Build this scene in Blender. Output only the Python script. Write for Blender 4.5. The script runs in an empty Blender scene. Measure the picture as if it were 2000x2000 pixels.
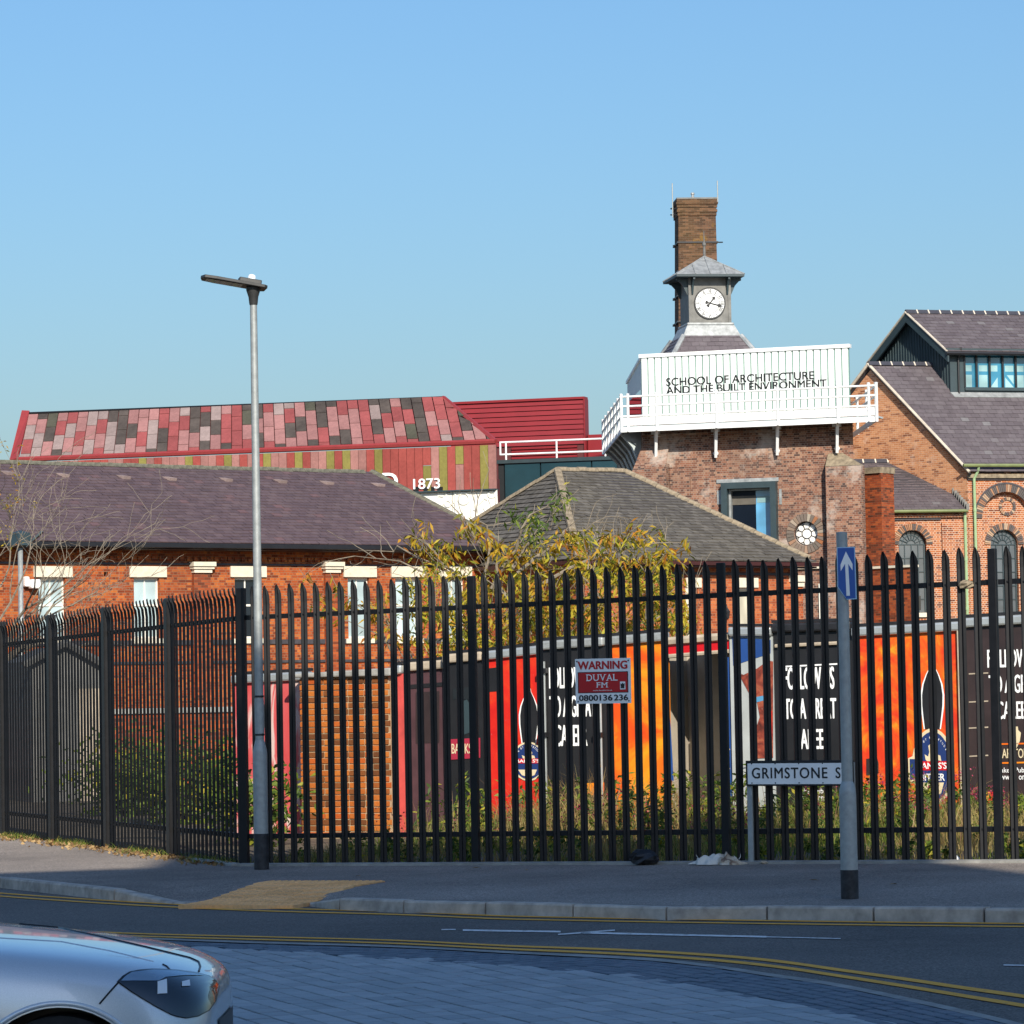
import bpy, math, random
import numpy as np
from mathutils import Vector, Matrix
from mathutils.bvhtree import BVHTree

random.seed(7); RNG = np.random.default_rng(7)
SC = bpy.context.scene
COL = SC.collection

# ------------------------------------------------------------------ camera
FPX = 7000.0                       # focal length in photo pixels (photo 2000 px wide)
EYE = Vector((0, 0, 1.75))
PITCH = math.atan(350.0 / FPX); ROLL = 0.018
_F = Vector((0, math.cos(PITCH), math.sin(PITCH)))
_U0 = Vector((0, -math.sin(PITCH), math.cos(PITCH)))
_X = Vector((1, 0, 0))
_R = _X * math.cos(ROLL) - _U0 * math.sin(ROLL)
_U = _X * math.sin(ROLL) + _U0 * math.cos(ROLL)
cd = bpy.data.cameras.new('camera'); cam = bpy.data.objects.new('camera', cd); COL.objects.link(cam)
m = Matrix((( _R.x, _U.x, -_F.x, EYE.x), (_R.y, _U.y, -_F.y, EYE.y), (_R.z, _U.z, -_F.z, EYE.z), (0, 0, 0, 1)))
cam.matrix_world = m
cd.sensor_width = 36; cd.lens = 36 * FPX / 2000; cd.clip_start = 0.5; cd.clip_end = 6000
SC.camera = cam

# ------------------------------------------------------------------ sky, sun, exposure
SUN_EL = math.radians(31); SUN_AZ = math.radians(12)      # sun behind the camera, a little to its right-hand side
SUN_DIR = Vector((math.sin(SUN_AZ) * math.cos(SUN_EL), -math.cos(SUN_AZ) * math.cos(SUN_EL), math.sin(SUN_EL)))
w = bpy.data.worlds.new('World'); SC.world = w; w.use_nodes = True
nt = w.node_tree; bg = nt.nodes['Background']
sky = nt.nodes.new('ShaderNodeTexSky'); sky.sky_type = 'NISHITA'; sky.sun_disc = False
sky.sun_elevation = SUN_EL; sky.sun_rotation = math.pi - SUN_AZ
sky.altitude = 0; sky.air_density = 1.45; sky.dust_density = 1.5; sky.ozone_density = 10.0
nt.links.new(sky.outputs['Color'], bg.inputs['Color']); bg.inputs['Strength'].default_value = 0.100
sl = bpy.data.lights.new('sun', 'SUN'); sl.energy = 4.45; sl.angle = math.radians(0.5); sl.color = (1.0, 0.93, 0.82)
so = bpy.data.objects.new('sun', sl); COL.objects.link(so); so.location = (20, -30, 40)
so.rotation_euler = SUN_DIR.to_track_quat('Z', 'Y').to_euler()
SC.view_settings.view_transform = 'Standard'; SC.view_settings.look = 'None'
SC.view_settings.exposure = 0.46; SC.view_settings.gamma = 1.0
SC.cycles.use_denoising = True
SC.cycles.max_bounces = 6

# ------------------------------------------------------------------ helpers: pixels and points
def ray(px, py): return _F + _R * ((px - 1000) / FPX) - _U * ((py - 1000) / FPX)
def at(px, py, Y):
    r = ray(px, py); return EYE + r * ((Y - EYE.y) / r.y)
GS = 0.0152
def gz(X): return GS * (X + 2.83)
def gp(px, py, off=0.0):
    """point of the gently sloping street (plane z = gz(x) + off) seen at a pixel"""
    r = ray(px, py); t = (GS * 2.83 + off - EYE.z) / (r.z - GS * r.x); return EYE + r * t
class Fac:
    """a vertical wall plane through two plan points; d is the distance in front of it"""
    def __init__(s, A, B):
        s.O = Vector((A[0], A[1], 0)); u = Vector((B[0] - A[0], B[1] - A[1], 0)); s.L = u.length; s.u = u.normalized()
        s.n = Vector((s.u.y, -s.u.x, 0))
    def w(s, u, z, d=0.0): return s.O + s.u * u + s.n * d + Vector((0, 0, z))
    def px(s, x, y, d=0.0):
        r = ray(x, y); t = (s.O + s.n * d - EYE).dot(s.n) / r.dot(s.n); p = EYE + r * t
        return (p - s.O).dot(s.u), p.z
    def rect(s, x0, y0, x1, y1, d=0.0):
        xm, ym = (x0 + x1) / 2, (y0 + y1) / 2
        return s.px(x0, ym, d)[0], s.px(x1, ym, d)[0], s.px(xm, y1, d)[1], s.px(xm, y0, d)[1]
def fac_px(x0, D0, x1, D1, y=1100):
    a = at(x0, y, D0); b = at(x1, y, D1); return Fac(a, b)

# ------------------------------------------------------------------ helpers: meshes and objects
class G:
    def __init__(s): s.v = []; s.f = []
    def add(s, vs, fs):
        o = len(s.v); s.v += [Vector(p) for p in vs]; s.f += [tuple(i + o for i in f) for f in fs]; return s
    def quad(s, a, b, c, d): return s.add([a, b, c, d], [(0, 1, 2, 3)])
    def ob(s, o, a, b, c):
        o = Vector(o); a = Vector(a); b = Vector(b); c = Vector(c)
        if a.cross(b).dot(c) < 0: a, b = b, a
        v = [o, o + a, o + a + b, o + b]; v += [p + c for p in v]
        return s.add(v, [(3, 2, 1, 0), (4, 5, 6, 7), (0, 1, 5, 4), (1, 2, 6, 5), (2, 3, 7, 6), (3, 0, 4, 7)])
    def box(s, x0, x1, y0, y1, z0, z1): return s.ob((x0, y0, z0), (x1 - x0, 0, 0), (0, y1 - y0, 0), (0, 0, z1 - z0))
    def fb(s, F, u0, u1, z0, z1, d0, d1):
        return s.ob(F.w(u0, z0, d0), F.u * (u1 - u0), F.n * (d1 - d0), Vector((0, 0, z1 - z0)))
    def fpb(s, F, x0, y0, x1, y1, d0, d1, dref=0.0):
        u0, u1, z0, z1 = F.rect(x0, y0, x1, y1, dref); return s.fb(F, u0, u1, z0, z1, d0, d1)
    def fq(s, F, x0, y0, x1, y1, d=0.0):
        u0, u1, z0, z1 = F.rect(x0, y0, x1, y1, d)
        return s.quad(F.w(u0, z0, d), F.w(u1, z0, d), F.w(u1, z1, d), F.w(u0, z1, d))
    def prism(s, poly, ext):
        n = len(poly); ext = Vector(ext); a = [Vector(p) for p in poly]; b = [p + ext for p in a]
        nn = Vector((0, 0, 0))
        for i in range(n): nn += a[i].cross(a[(i + 1) % n])
        fl = nn.dot(ext) > 0
        fs = [tuple(range(n - 1, -1, -1)) if fl else tuple(range(n)), tuple(range(n, 2 * n)) if fl else tuple(range(2 * n - 1, n - 1, -1))]
        for i in range(n):
            j = (i + 1) % n; fs.append((i, j, n + j, n + i) if fl else (j, i, n + i, n + j))
        return s.add(a + b, fs)
    def tube(s, pts, rad, k=8, cap=True):
        pts = [Vector(p) for p in pts]; n = len(pts)
        if not hasattr(rad, '__len__'): rad = [rad] * n
        vs = []; ref = None
        for i, p in enumerate(pts):
            t = (pts[min(i + 1, n - 1)] - pts[max(i - 1, 0)]).normalized()
            if ref is None:
                ref = t.orthogonal().normalized() if abs(t.z) < .99 else Vector((1, 0, 0))
            ref = (ref - t * ref.dot(t)).normalized(); b = t.cross(ref)
            for j in range(k):
                a = 2 * math.pi * j / k; vs.append(p + (ref * math.cos(a) + b * math.sin(a)) * rad[i])
        fs = []
        for i in range(n - 1):
            for j in range(k):
                j2 = (j + 1) % k; fs.append((i * k + j, i * k + j2, (i + 1) * k + j2, (i + 1) * k + j))
        if cap: fs.append(tuple(range(k - 1, -1, -1))); fs.append(tuple(range((n - 1) * k, n * k)))
        return s.add(vs, fs)
    def lathe(s, c, prof, k=20):
        c = Vector(c); return s.tube([c + Vector((0, 0, z)) for r, z in prof], [max(r, 1e-4) for r, z in prof], k)
    def ribbon(s, A, B):
        for i in range(len(A) - 1): s.quad(A[i], B[i], B[i + 1], A[i + 1])
        return s
    def flat(s, c, ux, uy, pts): return s.add([c + ux * x + uy * y for x, y in pts], [tuple(range(len(pts)))])
    def disc(s, c, ux, uy, rx, ry=None, k=28):
        ry = ry or rx
        return s.flat(c, ux, uy, [(rx * math.cos(2 * math.pi * i / k), ry * math.sin(2 * math.pi * i / k)) for i in range(k)])
    def ring(s, c, ux, uy, r0, r1, a0=0, a1=2 * math.pi, k=32, asp=1.0):
        for i in range(k):
            t0 = a0 + (a1 - a0) * i / k; t1 = a0 + (a1 - a0) * (i + 1) / k
            P = lambda r, t: c + ux * (r * math.cos(t)) + uy * (r * asp * math.sin(t))
            s.quad(P(r0, t0), P(r1, t0), P(r1, t1), P(r0, t1))
        return s
    def text(s, txt, o, ux, uy, wd, ht, bold=0.0, xs=1.0):
        c = bpy.data.curves.new('txt', 'FONT'); c.body = txt; c.offset = 0; c.resolution_u = 4; c.space_character = xs
        ob = bpy.data.objects.new('txt', c); me = bpy.data.meshes.new_from_object(ob)
        co = np.array([v.co[:] for v in me.vertices]); lo = co.min(0); hi = co.max(0)
        vs = [o + ux * float((p[0] - lo[0]) / (hi[0] - lo[0]) * wd) + uy * float((p[1] - lo[1]) / (hi[1] - lo[1]) * ht) for p in co]
        fs = [tuple(p.vertices) for p in me.polygons]; nn = ux.cross(uy).normalized()
        s.add(vs, fs); sz = ht / 0.70
        if bold > .004:
            for k, (a, b) in enumerate(((1, .35), (-1, -.35), (.6, -.8), (-.6, .8), (0, 1), (0, -1))):
                q = ux.normalized() * (a * bold * sz * .8) + uy.normalized() * (b * bold * sz * .45) + nn * (.0003 * (k + 1)); s.add([v + q for v in vs], fs)
        bpy.data.objects.remove(ob); bpy.data.curves.remove(c); bpy.data.meshes.remove(me); return s

ORG = {}
def uvs(me):
    n = len(me.loops)
    if n == 0: return
    co = np.empty(len(me.vertices) * 3); me.vertices.foreach_get('co', co); co = co.reshape(-1, 3)
    vi = np.empty(n, dtype=np.int32); me.loops.foreach_get('vertex_index', vi)
    pn = np.empty(len(me.polygons) * 3); me.polygons.foreach_get('normal', pn); pn = pn.reshape(-1, 3)
    lt = np.empty(len(me.polygons), dtype=np.int32); me.polygons.foreach_get('loop_total', lt)
    N = np.repeat(pn, lt, axis=0); P = co[vi]
    T = np.stack([-N[:, 1], N[:, 0], np.zeros(n)], 1); L = np.linalg.norm(T, axis=1); fl = L < .3
    T = T / np.maximum(L, 1e-6)[:, None]; T[fl] = (1, 0, 0)
    B = np.cross(N, T)
    uv = np.stack([(P * T).sum(1), (P * B).sum(1)], 1).astype(np.float32)
    lay = me.uv_layers.new(name='UVMap'); lay.data.foreach_set('uv', uv.ravel())
def mesh_from(name, v, f, mat, smooth=False):
    me = bpy.data.meshes.new(name)
    me.from_pydata([tuple(p) for p in v], [], f); me.update()
    uvs(me)
    mats = mat if isinstance(mat, (list, tuple)) else [mat]
    for mm in mats: me.materials.append(mm)
    if smooth:
        me.polygons.foreach_set('use_smooth', [True] * len(me.polygons))
    return me
def tag(o, label=None, cat=None, group=None, kind=None):
    if label: o['label'] = label
    if cat: o['category'] = cat
    if group: o['group'] = group
    if kind: o['kind'] = kind
    return o
def link(o, parent=None):
    COL.objects.link(o)
    if parent is not None: o.parent = parent
    return o
def root_of(o):
    while o.parent is not None: o = o.parent
    return o
def obj(name, g, mat, parent=None, smooth=False, label=None, cat=None, group=None, kind=None, bevel=0.0, auto=None):
    if parent is not None: org = ORG[root_of(parent).name]
    else:
        a = np.array([p[:] for p in g.v]); lo = a.min(0); hi = a.max(0)
        org = Vector(((lo[0] + hi[0]) / 2, (lo[1] + hi[1]) / 2, lo[2]))
    me = mesh_from(name, [p - org for p in g.v], g.f, mat, smooth)
    o = bpy.data.objects.new(name, me); link(o, parent)
    if parent is None: o.location = org; ORG[o.name] = org
    if bevel:
        b = o.modifiers.new('bevel', 'BEVEL'); b.width = bevel; b.segments = 2; b.limit_method = 'ANGLE'
    if smooth and auto:
        me.set_sharp_from_angle(angle=math.radians(auto))
    return tag(o, label, cat, group, kind)
def thing(name, label, cat, loc, group=None):
    o = bpy.data.objects.new(name, None); COL.objects.link(o); o.location = loc; o.empty_display_size = .2
    ORG[o.name] = Vector(loc); return tag(o, label, cat, group)
def piece(name, me, parent, M):
    """a piece that shares mesh data; M is its matrix in world space, the parent tree is unrotated"""
    o = bpy.data.objects.new(name, me); COL.objects.link(o); o.parent = parent
    o.matrix_local = Matrix.Translation(-ORG[root_of(parent).name]) @ M; return o

# ------------------------------------------------------------------ materials
def newmat(name):
    mt = bpy.data.materials.new(name); mt.use_nodes = True
    return mt, mt.node_tree, mt.node_tree.nodes['Principled BSDF']
def N(nt, t, **kw):
    n = nt.nodes.new(t)
    for k, v in kw.items():
        if k in n.inputs: n.inputs[k].default_value = v
        else: setattr(n, k, v)
    return n
def c4(c): return (c[0], c[1], c[2], 1.0)
def ramp(nt, stops, fac, interp='LINEAR'):
    r = nt.nodes.new('ShaderNodeValToRGB'); cr = r.color_ramp; cr.interpolation = interp
    while len(cr.elements) > 1: cr.elements.remove(cr.elements[-1])
    cr.elements[0].position = stops[0][0]; cr.elements[0].color = c4(stops[0][1])
    for p, c in stops[1:]:
        e = cr.elements.new(p); e.color = c4(c)
    nt.links.new(fac, r.inputs['Fac']); return r.outputs['Color']
def mixc(nt, a, b, fac, mode='MIX'):
    mx = nt.nodes.new('ShaderNodeMix'); mx.data_type = 'RGBA'; mx.blend_type = mode
    for sock, val in ((mx.inputs[6], a), (mx.inputs[7], b), (mx.inputs[0], fac)):
        if isinstance(val, (tuple, list)): sock.default_value = c4(val)
        elif isinstance(val, (int, float)): sock.default_value = val
        else: nt.links.new(val, sock)
    return mx.outputs[2]
def bump(nt, b, h, st=.3, dist=.01):
    n = nt.nodes.new('ShaderNodeBump'); n.inputs['Strength'].default_value = st; n.inputs['Distance'].default_value = dist
    nt.links.new(h, n.inputs['Height']); nt.links.new(n.outputs['Normal'], b.inputs['Normal'])
def noise(nt, scale, detail=4, vec=None, rough=.6):
    n = N(nt, 'ShaderNodeTexNoise', Scale=scale, Detail=detail, Roughness=rough)
    if vec is None:
        tc = nt.nodes.new('ShaderNodeTexCoord'); vec = tc.outputs['Object']
    nt.links.new(vec, n.inputs['Vector']); return n.outputs['Fac']
def plain(name, col, rough=.6, metal=0.0, var=.12, scale=3.0, bmp=0.0, spec=.5, coat=0.0):
    mt, nt, b = newmat(name)
    f = noise(nt, scale, 6)
    dark = tuple(x * (1 - var) for x in col); lite = tuple(min(1, x * (1 + var)) for x in col)
    nt.links.new(ramp(nt, [(.3, dark), (.7, lite)], f), b.inputs['Base Color'])
    b.inputs['Roughness'].default_value = rough; b.inputs['Metallic'].default_value = metal
    b.inputs['Specular IOR Level'].default_value = spec; b.inputs['Coat Weight'].default_value = coat
    if bmp: bump(nt, b, noise(nt, scale * 12, 4), bmp, .01)
    return mt
def brickmat(name, stops, mortar, stain=(.12, .1, .09), stain_amt=.35, bw=.225, bh=.075, ms=.010, patch=None, header=False):
    mt, nt, b = newmat(name)
    uv = nt.nodes.new('ShaderNodeUVMap'); uv.uv_map = 'UVMap'
    br = N(nt, 'ShaderNodeTexBrick', Scale=1.0)
    br.inputs['Color1'].default_value = (0, 0, 0, 1); br.inputs['Color2'].default_value = (1, 1, 1, 1); br.inputs['Mortar'].default_value = (.5, .5, .5, 1)
    br.inputs['Mortar Size'].default_value = ms / 2; br.inputs['Mortar Smooth'].default_value = .3
    br.inputs['Brick Width'].default_value = bw; br.inputs['Row Height'].default_value = bh
    if header: br.squash = .5; br.squash_frequency = 2
    nt.links.new(uv.outputs['UV'], br.inputs['Vector'])
    col = ramp(nt, stops, br.outputs['Color'])
    tc = nt.nodes.new('ShaderNodeTexCoord')
    nf = noise(nt, 9.0, 4, tc.outputs['Object'])
    col = mixc(nt, col, (.02, .015, .01), ramp(nt, [(.35, (0, 0, 0)), (.9, (.35, .35, .35))], nf))
    col = mixc(nt, col, mortar, br.outputs['Fac'])
    big = noise(nt, .35, 5, tc.outputs['Object'])
    col = mixc(nt, col, stain, ramp(nt, [(.45, (0, 0, 0)), (.75, (stain_amt,) * 3)], big))
    if patch:
        pf = noise(nt, .8, 5, tc.outputs['Object'], .7)
        col = mixc(nt, col, patch[0], ramp(nt, [(patch[1], (0, 0, 0)), (patch[1] + .12, (patch[2],) * 3)], pf))
    nt.links.new(col, b.inputs['Base Color']); b.inputs['Roughness'].default_value = .85; b.inputs['Specular IOR Level'].default_value = .25
    inv = N(nt, 'ShaderNodeMath', operation='SUBTRACT'); inv.inputs[0].default_value = 1.0
    nt.links.new(br.outputs['Fac'], inv.inputs[1]); bump(nt, b, inv.outputs[0], .5, .012)
    return mt
def island(name, stops, rough=.6, grime=.25, gscale=.6, gcol=(.1, .1, .08), spec=.4, rnd='island', sss=0.0, bscale=0.0):
    """colour differs from piece to piece (Random Per Island, or per object)"""
    mt, nt, b = newmat(name)
    if rnd == 'island': r = nt.nodes.new('ShaderNodeNewGeometry').outputs['Random Per Island']
    else: r = nt.nodes.new('ShaderNodeObjectInfo').outputs['Random']
    col = ramp(nt, stops, r)
    f = noise(nt, gscale, 6)
    col = mixc(nt, col, gcol, ramp(nt, [(.45, (0, 0, 0)), (.8, (grime,) * 3)], f))
    f2 = noise(nt, gscale * 14, 3)
    col = mixc(nt, col, ramp(nt, [(.3, (.75,) * 3), (.7, (1.2,) * 3)], f2), .5, 'MULTIPLY')
    nt.links.new(col, b.inputs['Base Color']); b.inputs['Roughness'].default_value = rough; b.inputs['Specular IOR Level'].default_value = spec
    if bscale: bump(nt, b, noise(nt, bscale, 4), .4, .01)
    if sss:
        tr = nt.nodes.new('ShaderNodeBsdfTranslucent'); nt.links.new(col, tr.inputs['Color'])
        ms_ = nt.nodes.new('ShaderNodeMixShader'); ms_.inputs[0].default_value = sss
        nt.links.new(b.outputs[0], ms_.inputs[1]); nt.links.new(tr.outputs[0], ms_.inputs[2])
        nt.links.new(ms_.outputs[0], nt.nodes['Material Output'].inputs['Surface'])
    return mt
def asphalt(name, a, bcol, crack=.0):
    mt, nt, b = newmat(name)
    f = noise(nt, .5, 6); g2 = noise(nt, 34, 4, None, .85); g3 = noise(nt, 70, 2)
    col = ramp(nt, [(.3, a), (.7, bcol)], f)
    st = noise(nt, .16, 7, None, .7); col = mixc(nt, col, ramp(nt, [(.38, (.70,) * 3), (.5, (1.0,) * 3), (.66, (1.18,) * 3)], st), 1.0, 'MULTIPLY')
    sp = noise(nt, 3.2, 5, None, .75); col = mixc(nt, col, (.02, .02, .02), ramp(nt, [(.68, (0, 0, 0)), (.76, (.55,) * 3)], sp))
    col = mixc(nt, col, ramp(nt, [(.38, (.62,) * 3), (.62, (1.45,) * 3)], g2), .8, 'MULTIPLY')
    col = mixc(nt, col, ramp(nt, [(.35, (.35,) * 3), (.7, (1.9,) * 3)], g3), .7, 'MULTIPLY')
    nt.links.new(col, b.inputs['Base Color']); b.inputs['Roughness'].default_value = .85; b.inputs['Specular IOR Level'].default_value = .3
    bump(nt, b, g3, .5, .006); return mt
def glass(name, col, rough=.06, spec=.8):
    mt, nt, b = newmat(name)
    f = noise(nt, .8, 2)
    nt.links.new(ramp(nt, [(.35, tuple(x * .7 for x in col)), (.65, tuple(min(1, x * 1.25) for x in col))], f), b.inputs['Base Color'])
    b.inputs['Roughness'].default_value = rough; b.inputs['Specular IOR Level'].default_value = spec; b.inputs['Coat Weight'].default_value = .4; b.inputs['Coat Roughness'].default_value = .03
    return mt

M = {}
M['asphalt'] = asphalt('asphalt', (.112, .100, .086), (.150, .134, .116))
M['footway'] = asphalt('footway_asphalt', (.215, .182, .152), (.285, .24, .20))
M['kerb'] = plain('kerb_concrete', (.44, .39, .33), .9, var=.35, scale=6, bmp=.4)
M['edging'] = plain('edging_concrete', (.30, .29, .26), .9, var=.3, scale=5, bmp=.3)
M['soil'] = plain('soil', (.11, .085, .055), .95, var=.5, scale=4, bmp=.6)
M['far_ground'] = plain('far_ground', (.09, .09, .07), .95, var=.3, scale=.2)
M['tactile'] = island('tactile_slab', [(0, (.74, .40, .16)), (1, (.88, .50, .22))], .85, .35, 1.5, (.16, .13, .09), rnd='object')
M['paver'] = island('blue_paver', [(0, (.25, .275, .285)), (.5, (.305, .33, .34)), (1, (.36, .38, .385))], .55, .2, .8, (.07, .08, .09), .45, rnd='object', bscale=60)
M['paver_i'] = island('blue_paver_mass', [(0, (.25, .275, .285)), (.5, (.305, .33, .34)), (1, (.36, .38, .385))], .55, .2, .8, (.07, .08, .09), .45, bscale=60)
M['paver_dark'] = island('dark_border_paver', [(0, (.06, .085, .115)), (1, (.10, .125, .155))], .55, .2, .8, (.04, .05, .06), .45, bscale=60)
M['joint'] = plain('joint_sand', (.035, .038, .042), .95, var=.3, scale=8)
def roadpaint(name, col, lo, hi):
    mt, nt, b = newmat(name)
    f = noise(nt, 14, 6, None, .75); g2 = noise(nt, 2.2, 4)
    c = ramp(nt, [(.3, tuple(x * .8 for x in col)), (.7, col)], g2)
    c = mixc(nt, c, (.10, .09, .08), ramp(nt, [(lo, (0, 0, 0)), (hi, (.85,) * 3)], f))
    nt.links.new(c, b.inputs['Base Color']); b.inputs['Roughness'].default_value = .8; return mt
M['yellow'] = roadpaint('road_yellow', (.94, .43, .03), .58, .72)
M['roadwhite'] = roadpaint('road_white', (.80, .78, .74), .52, .66)
M['fence'] = plain('black_palisade_paint', (.006, .006, .007), .45, var=.4, scale=9, spec=.35)
M['galv'] = plain('galvanised_steel', (.33, .345, .33), .5, .35, var=.18, scale=14)
M['postgrey'] = plain('grey_post_paint', (.33, .35, .34), .45, .2, var=.15, scale=18)
M['black'] = plain('black_paint', (.012, .012, .014), .5, var=.4, scale=12)
M['blackscuff'] = plain('scuffed_black_paint', (.02, .02, .022), .6, var=.9, scale=14)
M['lamp_head'] = plain('lamp_head_grey', (.04, .04, .038), .5, .3, var=.15, scale=12)
M['lens'] = glass('clear_lens', (.7, .75, .75))
M['signblue'] = plain('sign_blue', (.012, .09, .36), .35, var=.06)
M['signrim'] = plain('sign_rim_pale_blue', (.35, .55, .72), .4, var=.05)
M['signwhite'] = plain('sign_white', (.86, .86, .83), .4, var=.05)
M['signred'] = plain('sign_red', (.52, .006, .010), .4, var=.08)
M['white'] = plain('white_paint', (.82, .82, .79), .5, var=.04)
M['cream'] = plain('cream_stone', (.66, .60, .47), .85, var=.12, scale=5, bmp=.2)
M['creampanel'] = plain('cream_relief', (.82, .79, .70), .7, var=.04)
M['letterblack'] = plain('letter_black', (.008, .008, .008), .5, var=.1)
M['brickL'] = brickmat('orange_red_brick', [(0, (.16, .030, .010)), (.35, (.34, .062, .014)), (.7, (.44, .095, .020)), (1, (.52, .15, .03))], (.28, .19, .115), stain=(.07, .03, .02), stain_amt=.5, header=True)
M['brickG'] = brickmat('hip_house_brick', [(0, (.16, .035, .015)), (.4, (.42, .085, .025)), (1, (.55, .16, .05))], (.36, .22, .13), stain_amt=.2, header=True)
M['brickT'] = brickmat('tower_brick', [(0, (.075, .040, .032)), (.3, (.19, .080, .050)), (.65, (.29, .125, .074)), (1, (.37, .205, .13))], (.42, .35, .28), stain=(.09, .07, .06), stain_amt=.6, header=True, patch=((.52, .44, .37), .53, .62))
M['brickGable'] = brickmat('pale_orange_brick', [(0, (.24, .09, .045)), (.25, (.52, .22, .10)), (1, (.64, .31, .15))], (.70, .55, .41), stain_amt=.08, patch=((.70, .57, .46), .56, .45))
M['brickR'] = brickmat('arched_hall_brick', [(0, (.13, .035, .018)), (.35, (.36, .10, .035)), (1, (.48, .17, .06))], (.62, .48, .36), stain_amt=.2, ms=.016, header=True)
M['brickStub'] = brickmat('dark_red_brick', [(0, (.09, .025, .012)), (.4, (.30, .055, .016)), (1, (.46, .10, .025))], (.20, .12, .07), stain=(.06, .04, .03), stain_amt=.6)
M['brickC'] = brickmat('chimney_brick', [(0, (.05, .026, .016)), (.5, (.115, .056, .032)), (1, (.18, .09, .05))], (.15, .12, .085), stain=(.16, .10, .02), stain_amt=.4, patch=((.33, .18, .02), .57, .6))
M['bluebrick'] = plain('blue_brick_band', (.05, .045, .05), .7, var=.4, scale=6)
M['pierbrick'] = island('pier_brick', [(0, (.13, .045, .015)), (.3, (.22, .07, .018)), (.42, (.42, .11, .018)), (.75, (.52, .16, .026)), (1, (.46, .085, .014))], .85, .3, 3, (.12, .06, .03), .2, rnd='object', bscale=60)
M['mortar'] = plain('lime_mortar', (.42, .31, .18), .95, var=.25, scale=12, bmp=.4)
M['vouss'] = island('voussoir', [(0, (.46, .34, .23)), (.3, (.34, .17, .09)), (.5, (.26, .13, .08)), (.56, (.11, .09, .085)), (1, (.09, .08, .075))], .85, .15, 2, rnd='object')
M['slateL'] = island('plum_slate', [(0, (.086, .058, .062)), (.5, (.104, .070, .074)), (.94, (.118, .082, .084)), (1, (.14, .08, .08))], .6, .35, .25, (.075, .06, .06), .35)
M['slateR'] = island('grey_purple_slate', [(0, (.098, .080, .086)), (.5, (.116, .096, .102)), (.97, (.132, .112, .117)), (1, (.18, .17, .17))], .6, .3, .25, (.09, .08, .08), .35)
M['tileG'] = island('grey_roof_tile', [(0, (.088, .078, .066)), (.6, (.120, .108, .092)), (1, (.15, .135, .115))], .8, .45, .4, (.13, .115, .085), .25)
M['hip'] = plain('mossy_hip_tile', (.24, .19, .125), .9, var=.45, scale=6, bmp=.5)
M['ridgemoss'] = plain('mossy_ridge', (.11, .105, .075), .9, var=.5, scale=6, bmp=.5)
M['ridgetile'] = plain('blue_black_ridge_tile', (.045, .045, .055), .5, var=.25)
M['mortarpale'] = plain('pale_ridge_mortar', (.55, .48, .38), .9, var=.2)
M['gutter'] = plain('black_gutter', (.012, .012, .014), .4, var=.2)
M['gutterred'] = plain('dark_red_gutter', (.05, .012, .010), .5, var=.2)
M['greenpipe'] = plain('pale_green_pipe', (.30, .42, .22), .55, var=.12)
M['greengutter'] = plain('olive_gutter', (.16, .19, .07), .55, var=.2)
M['lead'] = plain('lead_sheet', (.33, .34, .33), .5, .3, var=.3, scale=5)
M['leaddark'] = plain('dark_lead', (.16, .155, .14), .6, .2, var=.25, scale=4)
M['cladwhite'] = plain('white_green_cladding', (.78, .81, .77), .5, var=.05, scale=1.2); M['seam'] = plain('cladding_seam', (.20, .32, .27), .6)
M['cladside'] = plain('shaded_white_cladding', (.52, .58, .58), .5, var=.05)  # greyer copy of the white cladding, shade put into its colour
M['teal'] = plain('dark_teal_metal', (.028, .048, .054), .5, var=.15)
M['tealdark'] = plain('teal_cladding', (.012, .045, .058), .35, var=.2, scale=.8)
M['tealgap'] = plain('teal_shadow_gap', (.006, .010, .012), .6)
M['winblue'] = glass('lantern_glass', (.03, .19, .30), .05)
M['winpale'] = glass('pale_teal_glass', (.26, .42, .43), .2, .3); M['roundpane'] = glass('frosted_round_pane', (.72, .69, .63), .3, .3); M['creamblind'] = glass('cream_blind', (.62, .57, .44), .3, .3)
M['wingrey'] = glass('grey_arched_glass', (.10, .115, .125), .15, .5)
M['windark'] = glass('dark_glass', (.008, .014, .022), .04)
M['winsky'] = glass('sky_blue_glass', (.12, .38, .62), .05); M['winblack'] = plain('unlit_room_glass', (.006, .010, .018), .25, spec=.15)  # blue of the first pane colour paints in reflected sky
M['blind'] = glass('white_blind_pane', (.42, .53, .54), .12, .5)  # pale tone joins white blinds with a painted-in bright reflection
M['sash'] = plain('sash_paint', (.76, .74, .64), .5, var=.05)
M['redrib'] = plain('red_ribbed_metal', (.23, .014, .017), .45, var=.1, scale=1)
M['redtrim'] = plain('red_trim', (.27, .035, .034), .55, var=.08)
M['redback'] = plain('red_backing', (.10, .02, .02), .8)
def cladpanel(name, col, grain=.25):
    mt, nt, b = newmat(name)
    f = noise(nt, 1.2, 8, None, .75); f2 = noise(nt, 9, 4, None, .7); r = nt.nodes.new('ShaderNodeObjectInfo').outputs['Random']
    c = ramp(nt, [(0, tuple(x * .86 for x in col)), (1, tuple(x * 1.14 for x in col))], r)
    c = mixc(nt, c, ramp(nt, [(.3, (1 - grain,) * 3), (.7, (1 + grain,) * 3)], f), .8, 'MULTIPLY')
    c = mixc(nt, c, ramp(nt, [(.3, (.85,) * 3), (.7, (1.15,) * 3)], f2), .8, 'MULTIPLY')
    nt.links.new(c, b.inputs['Base Color']); b.inputs['Roughness'].default_value = .75; b.inputs['Specular IOR Level'].default_value = .25; return mt
M['cp_red'] = cladpanel('clad_red', (.275, .068, .064)); M['cp_pink'] = cladpanel('clad_pink', (.31, .148, .135))
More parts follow.
